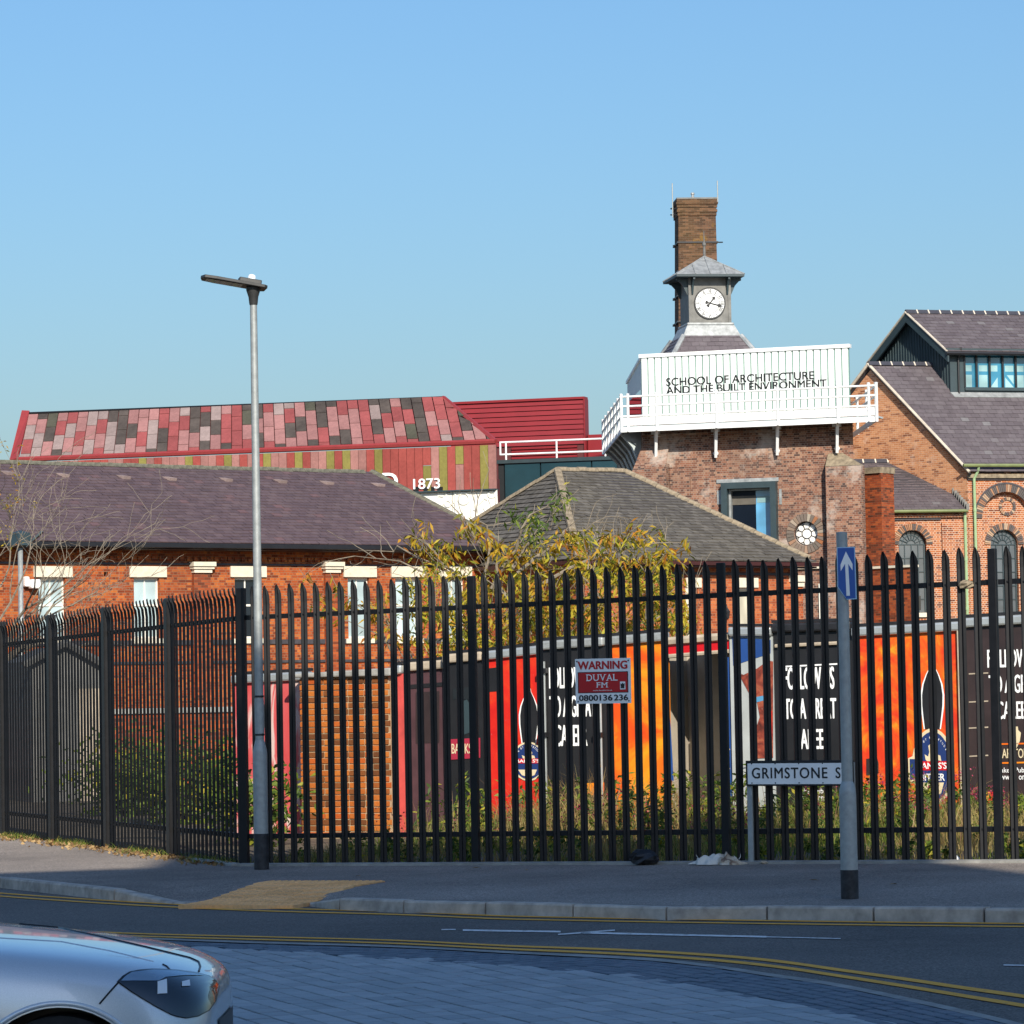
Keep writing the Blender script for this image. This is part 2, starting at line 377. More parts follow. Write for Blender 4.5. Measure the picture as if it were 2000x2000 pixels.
M['cp_grey'] = cladpanel('clad_grey_pink', (.275, .205, .185)); M['cp_dark'] = cladpanel('clad_dark', (.078, .062, .052), .45)
M['cp_olive'] = cladpanel('clad_olive', (.22, .19, .05)); M['cp_strip'] = cladpanel('clad_strip_red', (.30, .062, .05)); M['cp_stripp'] = cladpanel('clad_strip_pink', (.31, .145, .125))
M['cp_deep'] = cladpanel('clad_dark_olive', (.085, .08, .055), .4)

# ================================================================== THE GROUND, ROAD AND FOOTWAY
def proj(P):
    d = Vector(P) - EYE; zf = d.dot(_F); return 1000 + FPX * d.dot(_R) / zf, 1000 - FPX * d.dot(_U) / zf
def lerp(pts, x):
    return float(np.interp(x, [p[0] for p in pts], [p[1] for p in pts]))
def off(p, o): return Vector((p.x, p.y, gz(p.x) + o))

g = G(); g.box(-900, 900, -300, 2500, -1.2, -.62); obj('ground', g, M['far_ground'], kind='structure')

CORNER = Vector((-2.83, 37.2, 0)); FEND = Vector((4.40, 32.9, 0))
FD = (FEND - CORNER).normalized(); BAY = (FEND - CORNER).length / 3
LD = Vector((-.345, .94, 0)).normalized(); LBAY = 2.95
KERB = [(-330, 1690, 0), (-160, 1700, 0), (0, 1714, 0), (222, 1737, 0), (335, 1762, -.085), (460, 1764, -.085), (590, 1764, -.085), (662, 1754, 0),
        (787, 1758.5, 0), (947, 1761.5, 0), (1118, 1765.5, 0), (1300, 1771, 0), (1497, 1769.5, 0), (1705, 1772, 0), (1921, 1773.5, 0), (2140, 1775, 0), (2400, 1777, 0), (2700, 1779, 0)]
KP = [gp(*k) for k in KERB]
def inward(i):
    a = KP[max(i - 1, 0)]; b = KP[min(i + 1, len(KP) - 1)]; t = (b - a); t.z = 0; t.normalize(); return Vector((-t.y, t.x, 0))
KI = [p + inward(i) * .13 for i, p in enumerate(KP)]
# road: one sheet from the kerb to behind the camera, and away to both sides
g = G(); rows = 14
for i in range(len(KP)):
    a = KP[i] + inward(i) * .10
    b = Vector((-45 + 90 * i / (len(KP) - 1), -40, 0))
    for j in range(rows):
        g.v.append(off(a.lerp(b, j / (rows - 1)), -.105))
for i in range(len(KP) - 1):
    for j in range(rows - 1):
        g.f.append((i * rows + j, i * rows + j + 1, (i + 1) * rows + j + 1, (i + 1) * rows + j))
obj('road', g, M['asphalt'], kind='structure')
# footway between kerb and fence line
FB = [CORNER + LD * (LBAY * 8.3), CORNER + LD * (LBAY * 5), CORNER + LD * (LBAY * 3.2), CORNER + LD * (LBAY * 1.5), CORNER + LD * .5, CORNER + FD * .1, CORNER + FD * .8, CORNER + FD * 1.6,
      CORNER + FD * 2.4, CORNER + FD * 3.3, CORNER + FD * 4.2, CORNER + FD * 5.2, CORNER + FD * 6.2, CORNER + FD * 7.2, CORNER + FD * 8.2, CORNER + FD * 9.2, CORNER + FD * 10.5, CORNER + FD * 12]
g = G(); NS = 8
for i in range(len(KI)):
    for j in range(NS):
        s = j / (NS - 1); p = KI[i].lerp(FB[i], s); o = KERB[i][2] * max(0, 1 - s * 3.5)
        g.v.append(off(p, o - .002))
for i in range(len(KI) - 1):
    for j in range(NS - 1): g.f.append((i * NS + j, (i + 1) * NS + j, (i + 1) * NS + j + 1, i * NS + j + 1))
fw = obj('footway', g, M['footway'], kind='structure'); FWB = BVHTree.FromPolygons([p for p in g.v], g.f)
# waste ground behind the fence
g = G(); SB = [p + Vector((0, 0, 0)) for p in FB]
for i in range(len(SB)):
    q = [SB[i], Vector((SB[i].x * 1.6, 60, 0)), Vector((SB[i].x * 5, 125, 0))]
    for k in q: g.v.append(off(k, -.016) if k is q[0] else Vector((k.x, k.y, -.02)))
for i in range(len(SB) - 1):
    for j in range(2): g.f.append((i * 3 + j, (i + 1) * 3 + j, (i + 1) * 3 + j + 1, i * 3 + j + 1))
obj('waste_ground', g, M['soil'], kind='structure')
# kerb of single stones
kerb = tag(bpy.data.objects.new('kerb', None), kind='structure'); COL.objects.link(kerb); ORG[kerb.name] = Vector((0, 0, 0))
for i in range(len(KP) - 1):
    a, b = KP[i], KP[i + 1]; t = (b - a).normalized(); n = ((inward(i) + inward(i + 1)) / 2).normalized()
    a = a + t * .010; b = b - t * .010
    g = G(); pr = [(0.0, -.2), (0.006, -.016), (.018, 0), (.125, .001), (.125, -.2)]
    jz = random.uniform(-.004, .004)
    A = [a + n * x + Vector((0, 0, z + jz)) for x, z in pr]; B = [b + n * x + Vector((0, 0, z + jz)) for x, z in pr]
    m_ = len(pr); g.add(A + B, [(j, j + 1, m_ + j + 1, m_ + j) for j in range(m_ - 1)] + [tuple(range(m_ - 1, -1, -1)), tuple(range(m_, 2 * m_))])
    obj('kerb_stone', g, M['kerb'], kerb)
# thin concrete edging along the fence foot
g = G()
for A, d, L in ((CORNER, FD, 12.0), (CORNER, LD, 1.8)):
    n = Vector((d.y, -d.x, 0)); n = n if n.y < 0 else -n
    p = A + n * .05; q = A + d * L + n * .05
    g.add([off(p, -.05), off(q, -.05), off(q + n * .09, -.05), off(p + n * .09, -.05), off(p, .028), off(q, .028), off(q + n * .09, .022), off(p + n * .09, .022)],
          [(4, 5, 6, 7), (3, 2, 6, 7), (0, 1, 5, 4), (0, 3, 7, 4), (1, 2, 6, 5)])
obj('footway_edging', g, M['edging'], kind='structure')

# tactile crossing slabs, buff, four by ten
tac = tag(bpy.data.objects.new('tactile_paving', None), kind='structure'); COL.objects.link(tac); ORG[tac.name] = Vector((0, 0, 0))
c00, c10, c01, c11 = gp(352, 1758.5, -.03), gp(572, 1758.5, -.03), gp(530, 1722.5), gp(748, 1722.5)
g = G(); s = .5 - .006
g.box(-s, s, -s, s, -.05, .004)
for i in range(6):
    for j in range(6):
        cx, cy = (i + .5) / 6 - .5, (j + .5) / 6 - .5; r = .035; k = 6
        v = [(cx + r * math.cos(6.283 * q / k), cy + r * math.sin(6.283 * q / k), .004) for q in range(k)] + [(cx + .6 * r * math.cos(6.283 * q / k), cy + .6 * r * math.sin(6.283 * q / k), .010) for q in range(k)]
        g.add(v, [(q, (q + 1) % k, k + (q + 1) % k, k + q) for q in range(k)] + [tuple(range(k, 2 * k))])
slab_me = mesh_from('tactile_slab', g.v, g.f, M['tactile'])
NU, NV = 3, 11
for i in range(NU):
    for j in range(NV):
        P = lambda a, b: c00.lerp(c10, a).lerp(c01.lerp(c11, a), b)
        o = P((i + .5) / NU, (j + .5) / NV); ex = P((i + 1) / NU, (j + .5) / NV) - P(i / NU, (j + .5) / NV); ey = P((i + .5) / NU, (j + 1) / NV) - P((i + .5) / NU, j / NV)
        def fz(q):
            h = FWB.ray_cast(Vector((q.x, q.y, 5)), Vector((0, 0, -1))); return h[0].z if h[0] is not None else off(q, -.085).z
        zo = max(fz(o), (fz(o - ey * .5) + fz(o + ey * .5)) / 2) + .009; sx = (fz(o + ex * .5) - fz(o - ex * .5)); sy = (fz(o + ey * .5) - fz(o - ey * .5))
        Mx = Matrix(((ex.x, ey.x, 0, o.x), (ex.y, ey.y, 0, o.y), (sx, sy, 1, zo), (0, 0, 0, 1)))
        piece('tactile_slab', slab_me, tac, Mx)

# painted lines (4 mm above the road)
def line_px(pts, th, o=-.100, seg=6):
    X = []
    for i in range(len(pts) - 1):
        for k in range(seg): X.append(pts[i][0] + (pts[i + 1][0] - pts[i][0]) * k / seg)
    X.append(pts[-1][0])
    xs = [p[0] for p in pts]; ys = np.array([p[1] for p in pts])
    def yy(x):   # smooth interpolation
        i = max(0, min(len(pts) - 2, int(np.searchsorted(xs, x) - 1))); h = xs[i + 1] - xs[i]; t = (x - xs[i]) / h
        m0 = (ys[min(i + 1, len(ys) - 1)] - ys[max(i - 1, 0)]) / (xs[min(i + 1, len(xs) - 1)] - xs[max(i - 1, 0)])
        m1 = (ys[min(i + 2, len(ys) - 1)] - ys[i]) / (xs[min(i + 2, len(xs) - 1)] - xs[i])
        return (2*t**3-3*t**2+1)*ys[i] + (t**3-2*t**2+t)*h*m0 + (-2*t**3+3*t**2)*ys[i+1] + (t**3-t**2)*h*m1
    th = th if callable(th) else (lambda x, c=th: c)
    return [gp(x, yy(x) - th(x) / 2, o) for x in X], [gp(x, yy(x) + th(x) / 2, o) for x in X]
farc = [(-250, 1725), (-100, 1738), (0, 1747), (155, 1758), (310, 1767), (518, 1776), (776, 1783), (1000, 1792), (1518, 1801), (2000, 1806.5), (2300, 1809)]
for dy in (-2.9, 2.9):
    g = G(); A, B = line_px([(x, y + dy) for x, y in farc], 2.3); g.ribbon(A, B); obj('painted_line', g, M['yellow'], kind='structure')
z8 = lambda p: (1000 + p[0] * .5176, 1600 + p[1] * .5176)
near1 = [(0, 1814), (150, 1818.5), (295, 1824), (518, 1829.5), (776, 1836.5)] + [z8(p) for p in ((0, 478), (400, 492), (750, 512), (1000, 535), (1250, 570), (1500, 605), (1700, 635), (1932, 668), (2300, 725))]
near2 = [(0, 1819), (150, 1823.5), (295, 1829), (518, 1835), (776, 1842.5)] + [z8(p) for p in ((0, 490), (400, 507), (750, 530), (1000, 556), (1250, 593), (1500, 632), (1700, 665), (1932, 703), (2300, 767))]
wid = lambda x: 2.3 + max(0, (x - 700)) * .0035
for nl in (near1, near2):
    g = G(); A, B = line_px(nl, wid); g.ribbon(A, B); obj('painted_line', g, M['yellow'], kind='structure')
for pts, th in (([(862, 1815.5), (890, 1815.2)], 2.0), ([(904, 1816.5), (960, 1817.5), (1095, 1819.5)], 3.2), ([(1090, 1825), (1150, 1820.5), (1201, 1816.5)], 2.4), ([(1135, 1821.5), (1300, 1825.2), (1497, 1829.5)], 3.2), ([(1497, 1829.7), (1642, 1833)], 1.6), ([(1960, 1884.5), (2060, 1887)], 2.4)):
    g = G(); A, B = line_px(pts, th); g.ribbon(A, B); obj('painted_line', g, M['roadwhite'], kind='structure')

# block-paved area: concrete edge, dark border, pale blue field
EDGE = [(-200, 1814), (0, 1822), (200, 1829), (352, 1835), (518, 1841), (776, 1848.5), (1000, 1860), (1259, 1873), (1388, 1886), (1492, 1902), (1621, 1921), (1776, 1952), (1880, 1975), (1957, 1993), (2060, 2020), (2160, 2048)]
BORD = [(-200, 1824), (0, 1832), (200, 1839), (398, 1846.5), (518, 1853), (673, 1864), (983, 1882), (1207, 1901), (1414, 1934), (1569, 1962), (1725, 1997), (1900, 2040), (2100, 2095)]
g = G(); A, B = line_px(EDGE, lambda x: 3.0 + max(0, x - 900) * .005, -.090); g.ribbon(A, B)
obj('paving_edge', g, M['edging'], kind='structure')
paving = tag(bpy.data.objects.new('block_paving', None), kind='structure'); COL.objects.link(paving); ORG[paving.name] = Vector((0, 0, 0))
A, B = line_px([(x, y + 2) for x, y in EDGE], .1, -.1005, 4)
g = G()
far_ = [off(p, -.1005) for p in A]; near_ = [off(Vector((p.x * .45 - .2, 10.5, 0)), -.1005) for p in A]
g.ribbon(far_, near_); obj('joint_bed', g, M['joint'], paving)
def paver_mesh(name, w_, l_, mat):
    g = G(); h = .05; c = .006; x, y = w_ / 2 - .008, l_ / 2 - .005
    v = [(-x, -y, -h), (x, -y, -h), (x, y, -h), (-x, y, -h), (-x, -y, -c * .6), (x, -y, -c * .6), (x, y, -c * .6), (-x, y, -c * .6),
         (-x + c, -y + c, 0), (x - c, -y + c, 0), (x - c, y - c, 0), (-x + c, y - c, 0)]
    f = [(8, 9, 10, 11)]
    for i in range(4):
        j = (i + 1) % 4; f += [(i, j, 4 + j, 4 + i), (4 + i, 4 + j, 8 + j, 8 + i)]
    g.add(v, f); return mesh_from(name, g.v, g.f, mat), g
pme, pg_ = paver_mesh('paver', .16, .24, M['paver'])
ad = Vector((1, -3, 0)).normalized(); bd = Vector((3, 1, 0)).normalized()
cand = []
for i in range(-90, 90):
    for j in range(-70, 70):
        p = Vector((0, 20, 0)) + bd * (i * .16) + ad * ((j + (.5 if i % 2 else 0) + .18 * math.sin(i * 2.3)) * .24)
        if p.y < 12.5 or p.y > 30: continue
        q = off(p, -.092); x, y = proj(q)
        if x < -500 or x > 2350 or y > 2500: continue
        if y < lerp(BORD, x): continue
        inb = 440 < x < 2010 and y < 2004
        cand.append((0 if inb else 1, -y, q))
cand.sort(key=lambda c: (c[0], c[1]))
def tilt(q, ex, ey):
    return Matrix(((ex.x, ey.x, -GS, q.x), (ex.y, ey.y, 0, q.y), (GS * ex.x + random.uniform(-.008, .008), GS * ey.x + random.uniform(-.006, .006), 1, q.z + random.uniform(-.002, .002)), (0, 0, 0, 1)))
mass = G()
for k, (_, _, q) in enumerate(cand):
    Mx = tilt(q, -bd, ad)
    if k < 300: piece('paver', pme, paving, Mx)
    else: mass.add([Mx @ v for v in pg_.v], pg_.f)
obj('paver_field', mass, M['paver_i'], paving, kind='stuff')
bme, bg_ = paver_mesh('border_paver', .10, .20, M['paver_dark'])
mass = G()
A, _ = line_px([(x, y + 3.5) for x, y in EDGE], .1, -.092, 8)
cum = [0]
for i in range(len(A) - 1): cum.append(cum[-1] + (A[i + 1] - A[i]).length)
for row in range(40):
    s = (row % 2) * .1
    while s < cum[-1] - .2:
        i = min(len(A) - 2, int(np.searchsorted(cum, s, side='right') - 1)); t = (A[i + 1] - A[i]).normalized(); n = Vector((t.y, -t.x, 0))
        q = off(A[i] + t * (s - cum[i]) + n * (.05 + row * .1), -.0918); x, y = proj(q)
        if y < lerp(BORD, x) + 2.5 and -300 < x < 2300: 
            Mx = tilt(q, n, t); mass.add([Mx @ v for v in bg_.v], bg_.f)
        s += .203
obj('border_course', mass, M['paver_dark'], paving, kind='stuff')

# ================================================================== THE BLOCK BEHIND THE CAMERA (its shade lies on the street)
def plain_block(name, x0, x1, y0, y1, h, label):
    r = thing(name, label, 'building', ((x0 + x1) / 2, y0, -.3))
    g = G(); g.box(x0, x1, y0, y1, -.3, h); obj('wall', g, M['cream'], r)
    g = G(); g.box(x0 - .2, x1 + .2, y0 - .2, y1 + .2, h, h + .35); obj('parapet', g, M['cream'], r)
    for fl in range(int(h // 3.2)):
        for k in range(int((x1 - x0) // 3.2)):
            g = G(); xx = x0 + 1.1 + k * 3.2; g.box(xx, xx + 1.3, y1 + .01, y1 + .05, 1 + fl * 3.2, 2.7 + fl * 3.2); obj('window', g, M['windark'], r)
plain_block('brick_block', 0.5, 5.2, -16, -2, 23.7, 'lower brick block across the street whose shade covers the road')
plain_block('brick_block', 5.204, 11.4, -16, -1.99, 25.3, 'taller brick block across the street shading the fence')

# ================================================================== PALISADE FENCE
FH = 2.89
xs_ = [-.040, -.021, 0, .021, .040]; ys_ = [0, -.020, -.006, -.020, 0]
def pale_mesh(sx=1.0, sy=1.0, bend=.012):
    g = G(); T = .004
    rings = []
    for kind in range(4):
        ring = []
        for side in (0, 1):
            order = range(5) if side == 0 else range(4, -1, -1)
            for i in order:
                x, y = xs_[i] * sx, ys_[i] * sy + (T if side else 0)
                if kind == 0: z = 0.02
                elif kind == 1: z = FH - .20
                elif kind == 2: z = FH - .105; y -= bend * .3; x *= 1.0
                else:
                    z = FH - [.066, .014, 0.0, .014, .066][i]; y -= bend; x *= [.84, .58, 1, .58, .84][i]
                ring.append(Vector((x, y, z)))
        rings.append(ring)
    for r in rings: g.v += r
    for k in range(3):
        for i in range(10):
            j = (i + 1) % 10; g.f.append((k * 10 + i, k * 10 + j, (k + 1) * 10 + j, (k + 1) * 10 + i))
    for i in range(4): g.f.append((30 + i, 30 + i + 1, 30 + 8 - i, 30 + 9 - i))
    for z in (.30, 2.56): g.box(-.008, .008, -.016, -.006, z - .008, z + .008)
    return mesh_from('pale', g.v, g.f, M['fence'])
pale_me = pale_mesh(); pale_side = pale_mesh(.95, .66, .036)
def fence(name, A, d, nb, bay, label, first_post=True, stop=None):
    r = thing(name, label, 'fence', off(A, 0))
    inn = Vector((-d.y, d.x, 0))
    if inn.y < 0 and abs(inn.y) > .5: inn = -inn
    if name == 'side': pass
    ex = Vector((inn.y, -inn.x, 0))
    for b in range(nb):
        p0 = A + d * (b * bay)
        if b > 0 or first_post:
            g = G(); q = off(p0, 0); wp_ = .05 if b == 0 else .041; g.ob(q - d * wp_ - inn * .022, d * (2 * wp_), inn * .05, Vector((0, 0, FH - .02)))
            obj('post', g, M['fence'], r, bevel=.006)
        for z in (.30, 2.56):
            g = G(); a = off(p0 + d * .05, z - .025); e = off(p0 + d * (bay - .05), z - .025)
            g.ob(a + inn * .006, e - a, inn * .006, Vector((0, 0, .05))); g.ob(a + inn * .012 + Vector((0, 0, .044)), e - a, inn * .04, Vector((0, 0, .006)))
            obj('rail', g, M['fence'], r)
        for k in range(1, 18):
            q = off(p0 + d * (bay * k / 18 + random.uniform(-.004, .004)), random.uniform(-.012, .012))
            la = random.uniform(-.004, .004)
            Mx = Matrix(((ex.x, inn.x, ex.x * la, q.x), (ex.y, inn.y, ex.y * la, q.y), (0, 0, 1, q.z), (0, 0, 0, 1)))
            piece('pale', pale_me, r, Mx)
    return r
front_fence = fence('palisade_fence', CORNER, FD, 4, BAY, 'tall black steel palisade fence facing the road, carrying the red and white warning sign')
# the side run turns its outer face to the street
def side_fence():
    global pale_me
    r = thing('palisade_fence', 'black steel palisade fence turning the corner and receding along the sunlit footway', 'fence', off(CORNER + LD * .2, 0))
    inn = Vector((LD.y, -LD.x, 0)); ex = Vector((inn.y, -inn.x, 0)); d = LD; A = CORNER
    for b in range(6):
        p0 = A + d * (b * LBAY)
        if b > 0:
            g = G(); q = off(p0, 0); g.ob(q - d * .05 - inn * .045, d * .10, inn * .10, Vector((0, 0, FH - .02))); g.ob(q - d * .07 - inn * .05, d * .14, inn * .012, Vector((0, 0, FH - .03)))
            obj('post', g, M['fence'], r, bevel=.006)
        for z in (.30, 2.56):
            g = G(); a = off(p0 + d * .05, z - .025); e = off(p0 + d * (LBAY - .05), z - .025)
            g.ob(a + inn * .006, e - a, inn * .006, Vector((0, 0, .05))); g.ob(a + inn * .012 + Vector((0, 0, .044)), e - a, inn * .04, Vector((0, 0, .006)))
            obj('rail', g, M['fence'], r)
        for k in range(1, 18):
            q = off(p0 + d * (LBAY * k / 18 + random.uniform(-.004, .004)), random.uniform(-.012, .012))
            Mx = Matrix(((ex.x, inn.x, 0, q.x), (ex.y, inn.y, 0, q.y), (0, 0, 1, q.z), (0, 0, 0, 1)))
            piece('pale', pale_side, r, Mx)
side_fence()
FF = Fac(CORNER, FEND)

# ================================================================== POSTS AND SIGNS
# street lamp
b = gp(511, 1698); b = off(b, 0); lp = thing('street_lamp', 'slim grey street lamp column with flat dark head standing before the fence corner', 'street lamp', b)
g = G(); g.lathe(b, [(.076, 0), (.076, .36)], 24); obj('base_band', g, M['blackscuff'], lp, smooth=True, auto=40)
g = G(); g.lathe(b, [(.0735, .355), (.0735, 1.16), (.070, 1.20), (.052, 1.27), (.046, 1.30)], 24); obj('base_section', g, M['postgrey'], lp, smooth=True, auto=50)
ztop = at(488, 592, b.y).z - b.z
g = G(); g.lathe(b, [(.044, 1.29), (.0435, 2.2), (.036, ztop)], 24); obj('shaft', g, M['galv'], lp, smooth=True, auto=50)
g = G(); g.lathe(b, [(.0475, 1.36), (.049, 1.40), (.049, 1.66), (.0475, 1.72)], 24); obj('paper_wrap', g, M['postgrey'], lp, smooth=True, auto=50)
g = G()
for zz in (1.345, 1.73): g.lathe(b, [(.048, zz), (.050, zz + .004), (.050, zz + .016), (.048, zz + .02)], 24)
obj('band_clip', g, M['black'], lp, smooth=True, auto=40)
tp = b + Vector((0, 0, ztop)); g = G(); g.lathe(tp, [(.040, -.02), (.044, .0), (.050, .06), (.072, .13), (.074, .16)], 18); obj('spigot', g, M['lamp_head'], lp, smooth=True, auto=40)
e1 = Vector((-.955, -.22, .165)).normalized(); e2 = Vector((.30, .90, -.12)); e2 = (e2 - e1 * e2.dot(e1)).normalized(); e3 = e1.cross(e2); e3 = e3 if e3.z > 0 else -e3
o = tp + Vector((0, 0, .155)); L1, W1 = .53, .27
def hp(a, c, z): return o + e1 * a + e2 * c + e3 * z
out = [(-.13, -.10), (-.10, -.13), (.40, -.135), (.52, -.11), (.545, 0), (.52, .11), (.40, .135), (-.10, .13), (-.13, .10)]
g = G(); g.prism([hp(a, c, 0) for a, c in out], e3 * .032); obj('head', g, M['lamp_head'], lp, bevel=.006)
g = G(); g.prism([hp(-.07, -.07, .032), hp(.16, -.06, .032), hp(.16, .06, .032), hp(-.07, .07, .032)], e3 * .05); obj('driver_housing', g, M['lamp_head'], lp, bevel=.01)
g = G(); g.prism([hp(.12, -.105, -.004), hp(.49, -.09, -.004), hp(.49, .09, -.004), hp(.12, .105, -.004)], e3 * .004); obj('light_panel', g, M['windark'], lp)
g = G()
for i in range(6):
    for j in range(3): g.disc(hp(.16 + i * .06, -.06 + j * .06, -.0055), e1, e2, .014, k=8)
obj('diode_lens', g, M['signwhite'], lp)
g = G(); c = hp(.03, 0, .082); g.tube([c, c + e3 * .02, c + e3 * .045, c + e3 * .055], [.042, .042, .034, .01], 14); obj('photocell', g, M['lens'], lp, smooth=True, auto=60)

# direction sign on its own thick-based post
b = off(gp(1660, 1755), 0); ds = thing('direction_sign', 'grey thick-based post on the footway carrying a blue arrow plate', 'sign post', b)
zt = at(1645, 1040, b.y).z - b.z
g = G(); g.lathe(b, [(.070, 0), (.070, .225)], 24); obj('base_band', g, M['blackscuff'], ds, smooth=True, auto=40)
g = G(); g.lathe(b, [(.0675, .22), (.0675, .80), (.064, .855), (.050, .90), (.044, .915)], 24); obj('base_section', g, M['postgrey'], ds, smooth=True, auto=50)
g = G(); g.lathe(b, [(.044, .905), (.0435, zt), (.02, zt + .004)], 24); obj('shaft', g, M['postgrey'], ds, smooth=True, auto=50)
Fp = fac_px(1600, b.y - .055, 1700, b.y - .03)
def fpoly(F, pts, d): return [F.w(*F.px(x, y, d), d) for x, y in pts]
outl = [(1634, 1069), (1669.5, 1068), (1673, 1170), (1653.5, 1171.5), (1635.5, 1147)]
cxp = 1653, 1115
ins = lambda k: [(cxp[0] + (x - cxp[0]) * k, cxp[1] + (y - cxp[1]) * (1 - (1 - k) * .35)) for x, y in outl]
g = G(); g.prism(fpoly(Fp, outl, .0), Fp.n * .012); pl = obj('sign_plate', g, M['signrim'], ds)
g = G(); g.prism(fpoly(Fp, ins(.90), .012), Fp.n * .002); obj('blue_face', g, M['signblue'], pl)
arrow = [(1652, 1077), (1665, 1101.5), (1665, 1114), (1656.5, 1101), (1660, 1163.5), (1653.2, 1163.5), (1650.5, 1101), (1642, 1115.5), (1641.5, 1103)]
g = G(); g.prism(fpoly(Fp, arrow, .014), Fp.n * .002); obj('arrow', g, M['signwhite'], pl)
g = G()
for yy in (1085, 1140):
    z = Fp.px(1653, yy)[1]; g.lathe(Vector((b.x, b.y, z)), [(.047, -.02), (.047, .02)], 16)
obj('clamp', g, M['galv'], ds)

# street name plate on two legs in front of the fence
ns_ = thing('street_name_sign', 'white street name plate lettered GRIMSTONE ST on grey legs before the fence', 'street sign', off(FF.w(FF.px(1465, 1690, .10)[0], 0, .10), 0))
F = FF; d = .14
u0, u1, z0, z1 = F.rect(1457.5, 1485, 1668, 1535, d)
for ul in (u0 + .022, u1 - .03):
    q = off(F.w(ul, 0, d - .04), 0); g = G(); g.ob(q - F.u * .026, F.u * .052, F.n * .03, Vector((0, 0, z1 - q.z - .02))); obj('leg', g, M['postgrey'], ns_, bevel=.006)
g = G(); g.fb(F, u0, u1, z0, z1, d, d + .012); pl = obj('plate', g, M['letterblack'], ns_, bevel=.004)
bo = .022; g = G(); g.fb(F, u0 + bo, u1 - bo, z0 + bo * .8, z1 - bo * 1.2, d + .012, d + .0145); obj('white_face', g, M['signwhite'], pl)
W_ = u1 - u0; H_ = z1 - z0
g = G(); uy = Vector((0, 0, 1))
g.text('GRIMSTONE', F.w(u0 + W_ * .062, z0 + H_ * .30, d + .0165), F.u, uy, W_ * .70, H_ * .42, .02, 1.12)
g.text('ST', F.w(u0 + W_ * .84, z0 + H_ * .30, d + .0165), F.u, uy, W_ * .115, H_ * .42, .02, 1.12)
obj('lettering', g, M['letterblack'], pl)
g = G()
for k in range(5):
    for zz in (z0 + H_ * .12, z1 - H_ * .12): g.disc(F.w(u0 + W_ * (.06 + .22 * k), zz, d + .017), F.u, uy, .007, k=8)
obj('screw', g, M['letterblack'], pl)

# warning sign wired to the fence
u0, u1, z0, z1 = FF.rect(1124, 1286, 1232, 1374, .08); d = .075
ws = thing('warning_sign', 'small white and dark red security WARNING sign wired to the black pales', 'sign', FF.w((u0 + u1) / 2, z0, d))
W_ = u1 - u0; H_ = z1 - z0
def wp(a, c, dd=0): return FF.w(u0 + W_ * a, z0 + H_ * c, d + dd)
g = G(); g.fb(FF, u0, u1, z0, z1, d, d + .006); pl = obj('plate', g, M['signwhite'], ws)
g = G(); g.fb(FF, u0 + W_ * .045, u1 - W_ * .045, z0 + H_ * .235, z0 + H_ * .705, d + .006, d + .008); obj('panel_rim', g, M['letterblack'], pl)
g = G(); g.fb(FF, u0 + W_ * .06, u1 - W_ * .06, z0 + H_ * .25, z0 + H_ * .69, d + .008, d + .009); obj('red_panel', g, M['signred'], pl)
uy = Vector((0, 0, 1))
g = G(); g.text('WARNING', wp(.055, .765, .0085), FF.u, uy, W_ * .885, H_ * .175, .05); obj('heading', g, M['signred'], pl)
g = G(); g.text('0800', wp(.065, .065, .0085), FF.u, uy, W_ * .34, H_ * .125, .045); g.text('136', wp(.44, .065, .0085), FF.u, uy, W_ * .225, H_ * .125, .045); g.text('236', wp(.70, .065, .0085), FF.u, uy, W_ * .245, H_ * .125, .045)
obj('phone_number', g, M['letterblack'], pl)
g = G()
def serif(t, a, c, wd, ht):      # roman capitals: strokes plus slab serifs
    n = len(t); x = a
    wds = {'D': 1.0, 'U': 1.0, 'V': 1.0, 'A': 1.0, 'L': .8, 'F': .8, 'M': 1.25}
    tot = sum(wds[ch] for ch in t)
    for ch in t:
        cw = wd * wds[ch] / tot; g.text(ch, wp(x + cw * .09, c, .0105), FF.u, uy, W_ * cw * .80, H_ * ht, .01)
        sv = {'D': [(0, 0), (0, 1)], 'U': [(0, 1), (1, 1)], 'V': [(0, 1), (1, 1)], 'A': [(0, 0), (1, 0)], 'L': [(0, 0), (0, 1)], 'F': [(0, 0), (0, 1)], 'M': [(0, 0), (1, 0), (0, 1), (1, 1)]}[ch]
        for sx, sy in sv:
            cx = x + cw * (.15 if sx == 0 else .85); yy = c + (ht - .012 if sy else 0)
            g.flat(wp(cx, yy, .0107), FF.u * W_, uy * H_, [(-cw * .17, 0), (cw * .17, 0), (cw * .17, .012), (-cw * .17, .012)])
        x += cw
serif('DUVAL', .20, .505, .58, .145); serif('FM', .385, .355, .21, .115)
g.text('www.duvalfm.co.uk', wp(.32, .28, .0105), FF.u, uy, W_ * .35, H_ * .028, .01)
obj('company_name', g, M['signwhite'], pl)
g = G(); g.fb(FF, u0 + W_ * .81, u0 + W_ * .905, z0 + H_ * .305, z0 + H_ * .48, d + .009, d + .0105); obj('badge', g, M['signwhite'], pl)
g = G(); g.flat(wp(.857, .39, .012), FF.u * W_, uy * H_, [(-.035, -.01), (-.038, .055), (-.018, .035), (0, .065), (.018, .035), (.038, .055), (.035, -.01), (.03, -.035), (.035, -.06), (-.035, -.06), (-.03, -.035)])
obj('crown', g, M['letterblack'], pl)
g = G()
for a, c in ((.035, .945), (.965, .945), (.045, .05), (.962, .05)): g.disc(wp(a, c, .009), FF.u, uy, .008, k=10)
obj('bolt', g, M['letterblack'], pl)

